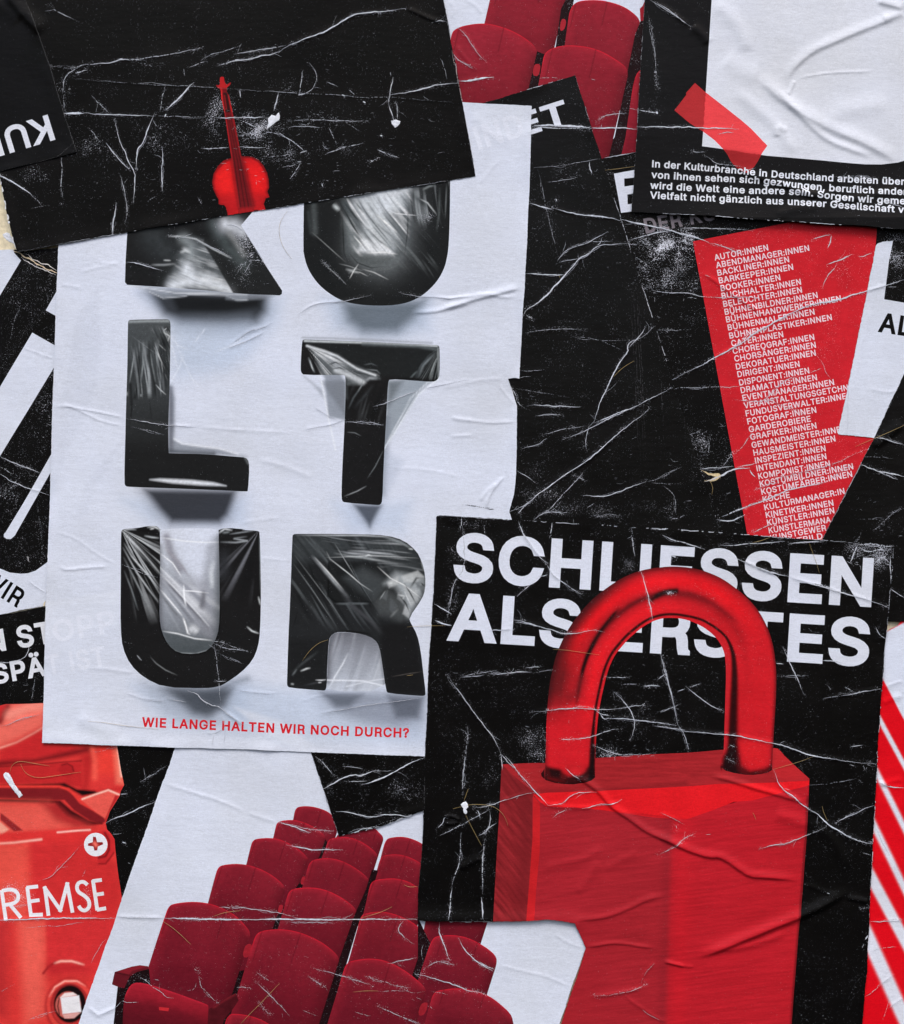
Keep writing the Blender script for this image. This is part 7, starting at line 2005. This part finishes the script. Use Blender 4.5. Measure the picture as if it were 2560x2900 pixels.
def body_front(P):
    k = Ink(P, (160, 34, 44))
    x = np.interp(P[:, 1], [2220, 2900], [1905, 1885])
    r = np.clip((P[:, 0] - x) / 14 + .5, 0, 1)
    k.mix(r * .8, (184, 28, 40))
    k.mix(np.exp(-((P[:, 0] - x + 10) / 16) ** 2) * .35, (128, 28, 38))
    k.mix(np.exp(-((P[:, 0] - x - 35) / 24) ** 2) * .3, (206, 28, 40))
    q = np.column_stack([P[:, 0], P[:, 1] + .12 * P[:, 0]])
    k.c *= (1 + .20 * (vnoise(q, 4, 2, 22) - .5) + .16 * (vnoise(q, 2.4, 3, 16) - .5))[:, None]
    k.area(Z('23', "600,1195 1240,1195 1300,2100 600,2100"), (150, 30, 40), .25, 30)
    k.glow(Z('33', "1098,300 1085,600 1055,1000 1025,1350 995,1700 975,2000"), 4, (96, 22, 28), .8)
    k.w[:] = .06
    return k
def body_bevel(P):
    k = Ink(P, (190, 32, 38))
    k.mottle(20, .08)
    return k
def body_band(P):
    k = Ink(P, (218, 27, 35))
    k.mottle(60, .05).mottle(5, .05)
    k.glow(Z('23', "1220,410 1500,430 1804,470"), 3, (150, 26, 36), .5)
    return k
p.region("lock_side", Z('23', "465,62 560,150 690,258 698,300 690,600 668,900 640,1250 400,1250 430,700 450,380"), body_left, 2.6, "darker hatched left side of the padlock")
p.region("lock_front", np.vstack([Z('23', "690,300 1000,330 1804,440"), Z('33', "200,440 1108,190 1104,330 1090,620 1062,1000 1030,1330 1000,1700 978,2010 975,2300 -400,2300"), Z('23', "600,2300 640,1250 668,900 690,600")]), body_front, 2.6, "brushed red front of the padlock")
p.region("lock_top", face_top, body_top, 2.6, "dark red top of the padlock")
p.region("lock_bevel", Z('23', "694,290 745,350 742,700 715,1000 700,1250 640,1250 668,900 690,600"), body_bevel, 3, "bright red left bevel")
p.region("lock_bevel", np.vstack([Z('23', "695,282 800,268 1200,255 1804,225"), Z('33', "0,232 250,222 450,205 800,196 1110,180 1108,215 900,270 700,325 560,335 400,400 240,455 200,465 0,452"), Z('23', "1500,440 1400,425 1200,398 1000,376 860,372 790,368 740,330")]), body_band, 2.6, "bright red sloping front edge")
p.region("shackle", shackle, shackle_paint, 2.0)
crease_lines(p, """
22 3 .15 .7 6 | 70,1260 100,1320 160,1390 250,1520 330,1630 400,1710 440,1790 460,1840
22 3 .1 .6 6 | 460,1840 465,1900 470,1959
22 4 .1 .7 6 | 460,1840 520,1910 575,1959
23 4 .1 .8 6 | 490,0 545,60 590,130 640,180 700,250 760,310 800,360
23 3 .1 .7 6 | 255,375 320,372 400,355 450,335 560,300 640,275 710,265
23 3 .2 | 710,265 720,270
23 0 0 2.6 15 7 | 930,90 1000,150 1100,205 1180,270 1240,345 1300,400 1420,475 1500,540 1600,590 1700,630 1804,690
33 0 0 3.0 17 7 | -30,580 60,610 150,655 240,695 380,740 450,735 520,770 600,830 680,880 780,885 900,895 980,900 1060,930
33 0 0 .9 9 | 1060,930 1150,965 1250,1005 1330,1030
23 3 .1 | 930,90 980,135 1040,175
23 3.5 .1 .8 6 | 800,360 860,355 920,340 960,300 1010,270 1100,265 1160,262
23 3.5 .1 .7 6 | 1050,385 1110,375 1180,350 1250,352 1300,345 1345,318
23 2.5 .35 | 840,445 890,410 960,385
23 0 0 1.2 9 | 700,330 860,370 1000,380 1150,380
33 0 0 5.0 20 11 | 255,1470 350,1450 450,1412 580,1360 700,1312 820,1262 900,1230 1060,1168 1180,1115 1260,1070 1420,985
33 0 0 1.6 12 | 450,1420 620,1400 800,1350 960,1290
33 0 0 2.2 12 7 | 1380,1040 1480,1055 1550,1075
33 0 0 2.0 12 7 | 360,145 480,165 600,200 720,240 800,262 900,290 1000,320 1110,345
33 3.5 .08 1.2 8 | 850,100 870,150 880,200 940,260 1000,300 1050,350 1110,390 1150,420
33 5 .02 1.6 9 | 1110,390 1160,415 1210,465 1260,510 1320,545 1400,590 1480,625 1570,640
33 3 .1 .8 6 | 1590,362 1530,380 1480,405 1400,440 1300,490
33 3 .15 .7 6 | 1240,515 1180,545 1100,575 1030,605 950,640 850,650 740,680
33 0 0 2.0 20 | 1100,470 1230,560 1330,680 1400,860
33 0 0 2.2 22 | 850,420 1000,470 1120,520
33 2 .35 .6 6 | 20,410 80,440 140,465 200,500
33 2.5 .3 | 140,510 145,530
33 2.5 .35 | 20,720 100,680 150,650 200,600 280,565
33 2 .4 | 355,575 395,570
23 0 0 1.6 12 7 | 980,1200 1150,1190 1250,1170 1400,1110 1520,1050 1680,1015
23 0 0 1.3 8 5 | 1060,1395 1150,1390 1260,1368 1380,1372 1460,1390 1600,1402
23 0 0 1.3 8 | 1120,1755 1250,1745 1370,1722 1450,1705 1500,1680
23 2 .35 .7 6 | 1480,1660 1500,1600 1540,1550 1585,1505
23 2.2 .3 | 1140,1752 1250,1745 1370,1722 1480,1690 1520,1665
23 0 0 .8 7 | 1370,1722 1380,1770 1500,1850 1600,1920 1690,1950
23 2 .35 | 1480,1840 1540,1890 1620,1930
23 0 0 1.1 8 5 | 1640,1500 1700,1515 1804,1540
33 0 0 1.1 8 5 | 50,1500 130,1520 220,1540 280,1538
23 0 0 1.0 14 | 740,820 900,790 1060,760 1220,665
23 0 0 .8 14 | 1200,830 1350,760 1470,690
23 0 0 1.2 16 | 1000,1010 1100,900 1180,760
23 0 0 2.5 18 10 | 150,830 230,790 320,740
23 0 0 2.0 7 5 | 40,450 90,440 140,460 160,480
23 0 0 2.0 7 5 | 45,495 100,500 160,485
23 4 .1 | 0,525 40,490 45,455 60,445
23 3 .2 .8 6 | 15,580 80,550 150,515 240,465 300,430 380,390
23 2.5 .15 | 290,395 305,430 305,455
23 4 .35 | 195,0 190,80 182,180 180,290
23 4.5 .3 | 170,560 165,680 155,790 130,860 110,900 100,960
23 5 .15 | 100,960 92,1050 90,1130 75,1195
23 5 .3 | 340,600 330,700 325,830 325,960 325,1020
23 5 .1 | 318,1030 325,1110 330,1190
23 3 .3 | 380,400 385,480 360,540 340,580
23 3 .3 | 295,580 340,560 380,520 425,490
22 3 .4 | 220,1640 215,1740 200,1860 190,1959
22 5 .3 | 585,135 600,190 640,260 690,330 740,390
22 5 .1 .8 6 | 590,150 625,250 680,330 740,400 790,450
22 4 .15 .6 6 | 790,450 830,530 880,570 940,605 990,650 1050,675
22 4 .1 .7 6 | -20,750 50,790 100,825
22 6 .05 .7 7 | -20,870 40,895 100,905
22 4 .15 .6 6 | 370,940 470,940 540,930
22 5 .1 .9 7 | 540,862 600,870 700,900 770,920 860,950 930,968 1000,965 1080,948 1155,935
22 3 .1 | 560,880 640,885 720,910
22 3.5 .25 | 730,550 800,535
22 4 .15 | 575,695 620,650 680,605
22 2.5 .3 | 165,1270 300,1255 380,1240 430,1235
22 3.5 .15 | 370,1260 460,1260 560,1245 650,1240
22 3 .25 | 640,1212 760,1205
22 3 .3 .5 6 | 160,1285 260,1275 340,1262
22 2.5 .3 | 570,1245 690,1245
22 5 .25 | 835,150 825,220 815,270
22 5 .35 | 1410,190 1420,280 1435,400
22 6 .35 | 170,110 175,160 160,210
22 4 .4 | 180,180 190,300 200,480 110,600 90,760 60,880
22 3 .4 | 130,560 100,680 70,800
22 3 .35 | 335,180 345,240
22 4 .05 | 1480,510 1510,600 1540,720 1570,880
22 4.5 .25 | 1625,1110 1650,1230 1690,1370 1720,1480 1750,1630
22 3.5 .05 .9 7 | 680,1535 760,1530 860,1515 960,1510 1040,1503 1120,1515 1200,1520 1330,1510
22 3 .2 | 1330,1510 1420,1495 1500,1485
22 4.5 .02 1.0 7 | 1210,1590 1260,1580 1380,1585 1500,1600 1620,1615 1740,1635
22 3 .15 | 1150,1525 1200,1555 1250,1560
22 3 .15 | 1180,1550 1215,1590 1250,1578
22 3 .1 .7 6 | 1580,1640 1700,1652 1804,1668
32 4 .02 1.0 7 | 0,1638 100,1660 250,1680 480,1697 600,1712 750,1745 880,1770 1000,1805 1080,1840 1160,1860 1300,1880 1450,1905 1600,1915
22 3 .1 | 1280,1390 1340,1440 1390,1500 1425,1570 1440,1630 1420,1700 1400,1740
22 3.5 .15 | 950,1738 1050,1730 1130,1715 1200,1685 1270,1665 1350,1658
22 3 .3 | 900,1735 960,1738
22 3.5 .25 | 1130,1780 1200,1805 1280,1835 1380,1855 1500,1845 1590,1835
22 3.5 .2 | 1500,1350 1560,1340 1620,1350
22 3 .35 | 1600,1300 1640,1275 1670,1250
22 3 .35 | 1220,1280 1300,1285 1380,1285
22 2.5 .4 | 1350,1330 1450,1335
22 2.5 .4 | 1600,1540 1680,1510 1770,1480
22 2.5 .4 .0 6 | 700,1250 840,1225 860,1230
32 5 .2 | 460,320 560,318 700,305 850,300 930,290
32 4 .15 | 960,310 1080,295 1220,292
32 5 .1 .9 7 | 580,415 640,440 720,475 800,505 880,530 960,548
32 6 .15 .8 6 | 720,480 800,512 900,540
32 6 .08 1.0 7 | 960,548 1060,585 1180,615 1290,650 1380,675 1480,700 1570,730 1680,770
32 4 .15 | 1120,590 1220,615 1300,640
32 6 .2 | 1410,450 1430,390 1455,330 1470,310
32 7 .25 | 1460,330 1540,370 1620,350 1700,360
32 6 .3 | 1540,400 1600,380 1650,330 1720,330
32 5 .35 | 1480,320 1560,325 1660,330
32 7 .3 | 1690,440 1640,400 1600,440 1570,470
32 4 .2 | 1700,400 1700,500 1705,600
32 3.5 .1 | 215,1350 270,1400 340,1450 410,1500 490,1532
32 3.5 .2 | 920,1060 960,1160 1000,1240 1040,1330 1070,1410
32 3 .2 .8 7 | 1210,1440 1320,1420 1420,1405 1520,1385 1640,1365
32 2.5 .4 | 1240,1340 1270,1375
32 3 .3 | 1370,1355 1420,1380
32 4 .15 | 1595,925 1620,970 1665,1000
32 4 .3 | 870,1180 920,1185 
32 5 .2 | 1200,1162 1290,1160 1350,1180
32 3 .4 | 30,1110 60,1250 110,1420 150,1600
32 4 .3 | 40,1140 75,1290 115,1440 145,1560
32 2.5 .4 | 20,1540 100,1510 170,1475
32 4 .25 | 150,1385 200,1370
32 3 .35 | 240,1355 320,1330
32 5 .3 | 40,245 110,280 200,300 280,330 350,350
32 6 .1 | 105,395 140,410
32 3 .3 | 500,1870 540,1890 575,1905
32 3 .35 | 150,1620 200,1700 235,1820
32 3 .3 | 1410,1790 1500,1780
32 3 .35 | 880,1275 980,1270 1100,1270
32 2.5 .3 | 530,1775 570,1790
33 2.5 .3 | 1410,65 1440,75
33 3 .2 | 1505,70 1520,105
33 3 .3 | 1380,580 1420,590
33 3 .25 | 1500,705 1560,725
33 2.5 .25 | 1540,625 1572,628
33 5 .2 | 1540,1310 1520,1340
33 3 .2 | 1510,1370 1495,1400
33 2.5 .4 | 1480,1120 1550,1100
33 2 .45 | 1110,215 1300,200 1450,165
33 2.5 .2 .0 6 | 1240,1000 1260,1008
""", 0.62)
t0 = S("1237,1462 1372,1467 1562,1478 1783,1492 1860,1496 2054,1509 2287,1527 2531,1544")
p.ribbon(t0, 3.0, .22, jit=.8)
p.ribbon(S("1920,1498 1960,1500 2000,1506"), 8, .3, jit=1.6)
p.ribbon(S("1842,1500 1900,1497 1945,1500"), 7, .25, jit=1.6)
p.ribbon(S("2420,1540 2480,1543 2531,1546"), 6, .3, jit=1.6)
p.ribbon(S("2531,1544 2516,1723 2504,1847"), 3.2, .25, jit=.9)
p.ribbon(S("2504,1847 2492,2021 2483,2172 2471,2392 2461,2598"), 3.0, .3, jit=.9)
p.ribbon(S("1237,1462 1228,1672 1214,1878 1203,2160 1199,2353 1185,2528"), 1.3, .5, (150, 150, 156))
scatter(p, 120, (1480, 2050, 1680, 2160), (5, 24), (-30, 10), (.9, 2.2), .35, S("1440,2040 1560,2060 1545,2165 1420,2165"))
scatter(p, 70, (1690, 2090, 1860, 2150), (5, 22), (-20, 20), (.9, 2), .35)
scatter(p, 90, (2400, 1545, 2525, 1610), (8, 34), (-10, 40), (1, 2.8), .3)
scatter(p, 120, (1240, 1480, 2500, 2050), (5, 28), (-20, 20), (.8, 1.7), .45)
scatter(p, 60, (2200, 1900, 2480, 2480), (4, 18), (-20, 30), (.7, 1.4), .45)

for p in POSTERS:
    p.build()

# ================================================================ dry grass fibres and scraps stuck to the posters
def top_height(pt):
    best = None
    P = np.array([pt])
    for p in POSTERS:
        if inside(P, p.outline)[0]:
            h = p.H(P)[0] + p.layer * 0.65 + 2.0
            best = h if best is None else max(best, h)
    return best or 0.0

def fibre(pts, label, r=0.26):
    q = resample(smooth_chain(pts, 2), 6.0)
    n = len(q)
    bump = 0.35 + 0.5 * np.sin(np.linspace(0, math.pi, n))
    hs = np.array([top_height(a) for a in q]) + bump
    x, z = world_xz(q)
    C = np.column_stack([x, -hs * MM, z])
    base = C.mean(0)
    V, F = [], []
    for i in range(n):
        d = C[min(i + 1, n - 1)] - C[max(i - 1, 0)]
        d /= np.linalg.norm(d)
        a = np.cross(d, [0, 1, 0]); a /= np.linalg.norm(a)
        b = np.cross(d, a)
        rr = r * MM * (0.45 + 0.55 * min(1, 3 * min(i, n - 1 - i) / n + .15))
        for k in range(6):
            t = k * math.pi / 3
            V.append(C[i] + rr * (a * math.cos(t) + b * math.sin(t)) - base)
    for i in range(n - 1):
        for k in range(6):
            F.append((i * 6 + k, i * 6 + (k + 1) % 6, (i + 1) * 6 + (k + 1) % 6, (i + 1) * 6 + k))
    F += [tuple(range(5, -1, -1)), tuple((n - 1) * 6 + k for k in range(6))]
    me = bpy.data.meshes.new("grass_fibre")
    me.from_pydata([tuple(v) for v in V], [], F)
    for q_ in me.polygons:
        q_.use_smooth = True
    me.materials.append(M_FIBRE)
    o = bpy.data.objects.new("grass_fibre", me)
    o.location = base
    col.objects.link(o)
    tag(o, label, "fibre", "dry grass fibres stuck to the posters")

for t, s, lb in (
    ('10', "450,1540 405,1600 387,1660 390,1720 410,1790 440,1840 482,1892", "pale curved grass fibre on white paper between the letters K and U"),
    ('12', "557,1165 590,1115 630,1070 685,1028 745,1010", "thin curved grass fibre on the lower left of the letter R"),
    ('12', "1320,1270 1365,1265", "very short grass fibre on the right leg of the letter R"),
    ('21', "1280,950 1320,905 1370,865 1432,830", "slanting grass fibre beside the long crease of the leaning black poster"),
    ('21', "882,205 893,228", "tiny grass fibre at a crease near the top of the leaning black poster"),
    ('32', "1110,305 1135,375 1160,440 1185,525", "straight grass fibre crossing the last E of SCHLIESSEN"),
    ('22', "840,1080 920,1082 1030,1098 1180,1120", "pale grass fibre across the left arm of the red shackle"),
    ('03', "70,130 80,80 110,50 160,40 250,58 360,76", "curly grass fibre across the hood of the red brake box"),
    ('03', "150,65 170,110 210,145 280,165 400,148 590,120", "longer wavy grass fibre hanging under the curly one on the brake hood"),
    ('03', "1190,1210 1260,1255 1330,1315 1395,1380", "grass fibre on the largest left theatre seat back"),
    ('03', "1560,1172 1640,1142 1755,1130", "grass fibre on the rim of a seat back near the long white fold"),
    ('13', "105,1962 170,1890 260,1800 390,1662", "long straight grass fibre on the biggest front seat back"),
    ('13', "985,1186 1060,1165 1140,1140 1212,1105", "grass fibre just above the white fold beside the padlock poster"),
    ('13', "930,1725 1010,1714 1110,1716", "flat pale grass fibre low on the third seat column"),
    ('13', "1300,945 1340,962 1400,955", "small grass fibre on a seat rim beside the black padlock poster"),
    ('23', "108,386 180,368 250,352 330,354 400,365 455,400 495,455 512,512", "curved grass fibre passing under the white scrap on the padlock poster"),
    ('23', "203,432 260,545 320,656", "straight grass fibre hanging below the white scrap on the padlock poster"),
    ('23', "190,330 205,285 222,240", "short grass fibre sticking up above the white scrap on the padlock poster"),
    ('33', "1205,368 1215,415 1245,475", "short grass fibre on the black strip right of the padlock"),
    ('33', "700,415 712,440 722,468", "tiny grass fibre on the red front of the padlock"),
    ('31', "1450,1455 1560,1408 1690,1352 1804,1300", "long straight grass fibre at the lower tip of the red wedge"),
    ('31', "390,1708 412,1755 402,1808", "curved grass fibre beside the cream tear left of the red wedge"),
    ('20', "1220,1242 1320,1232 1432,1214", "grass fibre above the white letter E left of the German text"),
    ('02', "640,1604 760,1612 900,1636 1160,1662", "pale grass fibre on white paper left of the red slogan"),
    ('32', "695,302 760,286 822,262", "grass fibre at the top edge of the padlock poster under the red wedge"),
    ('12', "1320,916 1420,908 1600,905", "pale flat grass fibre right of the letter R at the padlock poster edge"),
    ('32', "840,1955 960,1920 1060,1890 1150,1855", "fine grass fibre right of the right shackle foot"),
    ('02', "200,400 206,425 212,442", "short pale grass fibre in the rounded end of the black letter shape"),
):
    fibre(Z(t, s), lb, 0.15 if 'pale' in lb or 'fine' in lb else 0.2)

def scrap(outline, label, thick=0.5, c=None):
    q = resample(outline, 3.0, True)
    R = np.random.RandomState(len(label))
    q = q + R.randn(*q.shape) * .6
    ctr = q.mean(0)
    h0 = max(top_height(a) for a in q)
    rings = []
    for sc, hh in ((1.0, 0.05), (0.97, thick * .6), (0.72, thick), (0.36, thick * 1.05)):
        a = ctr + (q - ctr) * sc
        x, z = world_xz(a)
        hgt = h0 + hh + R.randn(len(a)) * .10 * (hh > .1)
        rings.append(np.column_stack([x, -hgt * MM, z]))
    x, z = world_xz(ctr[None])
    V = np.vstack(rings + [np.array([[x[0], -(h0 + thick * 1.1) * MM, z[0]]])])
    base = V.mean(0)
    n = len(q)
    F = []
    for k in range(3):
        for i in range(n):
            F.append((k * n + i, k * n + (i + 1) % n, (k + 1) * n + (i + 1) % n, (k + 1) * n + i))
    for i in range(n):
        F.append((3 * n + i, 3 * n + (i + 1) % n, 4 * n))
    me = bpy.data.meshes.new("paper_scrap")
    me.from_pydata([tuple(v) for v in (V - base)], [], F)
    me.materials.append(M_SCRAP)
    o = bpy.data.objects.new("paper_scrap", me)
    o.location = base
    col.objects.link(o)
    tag(o, label, "paper scrap", "white paper scraps stuck to the posters")
scrap(Z('03', "22,135 40,122 60,128 82,160 100,200 130,245 166,290 140,308 110,270 80,235 50,195 30,165"), "long white paper scrap on the red brake handle")
scrap(Z('23', "170,352 185,340 205,332 218,350 220,372 208,392 214,418 198,426 184,410 186,385 172,368"), "small white paper scrap with grass fibres on the padlock poster")
scrap(Z('10', "385,822 395,850 388,880 350,905 330,925 296,944 310,905 308,865 335,842 362,848"), "white torn scrap beside the neck of the violin")
scrap(Z('10', "1205,885 1240,876 1276,888 1262,915 1236,936 1215,912"), "small crumpled white scrap on the right half of the violin poster")
scrap(Z('00', "10,1705 40,1690 62,1700 80,1735 104,1782 60,1760 30,1738"), "little white flap of torn paper on the cream wall at the left edge", .4)
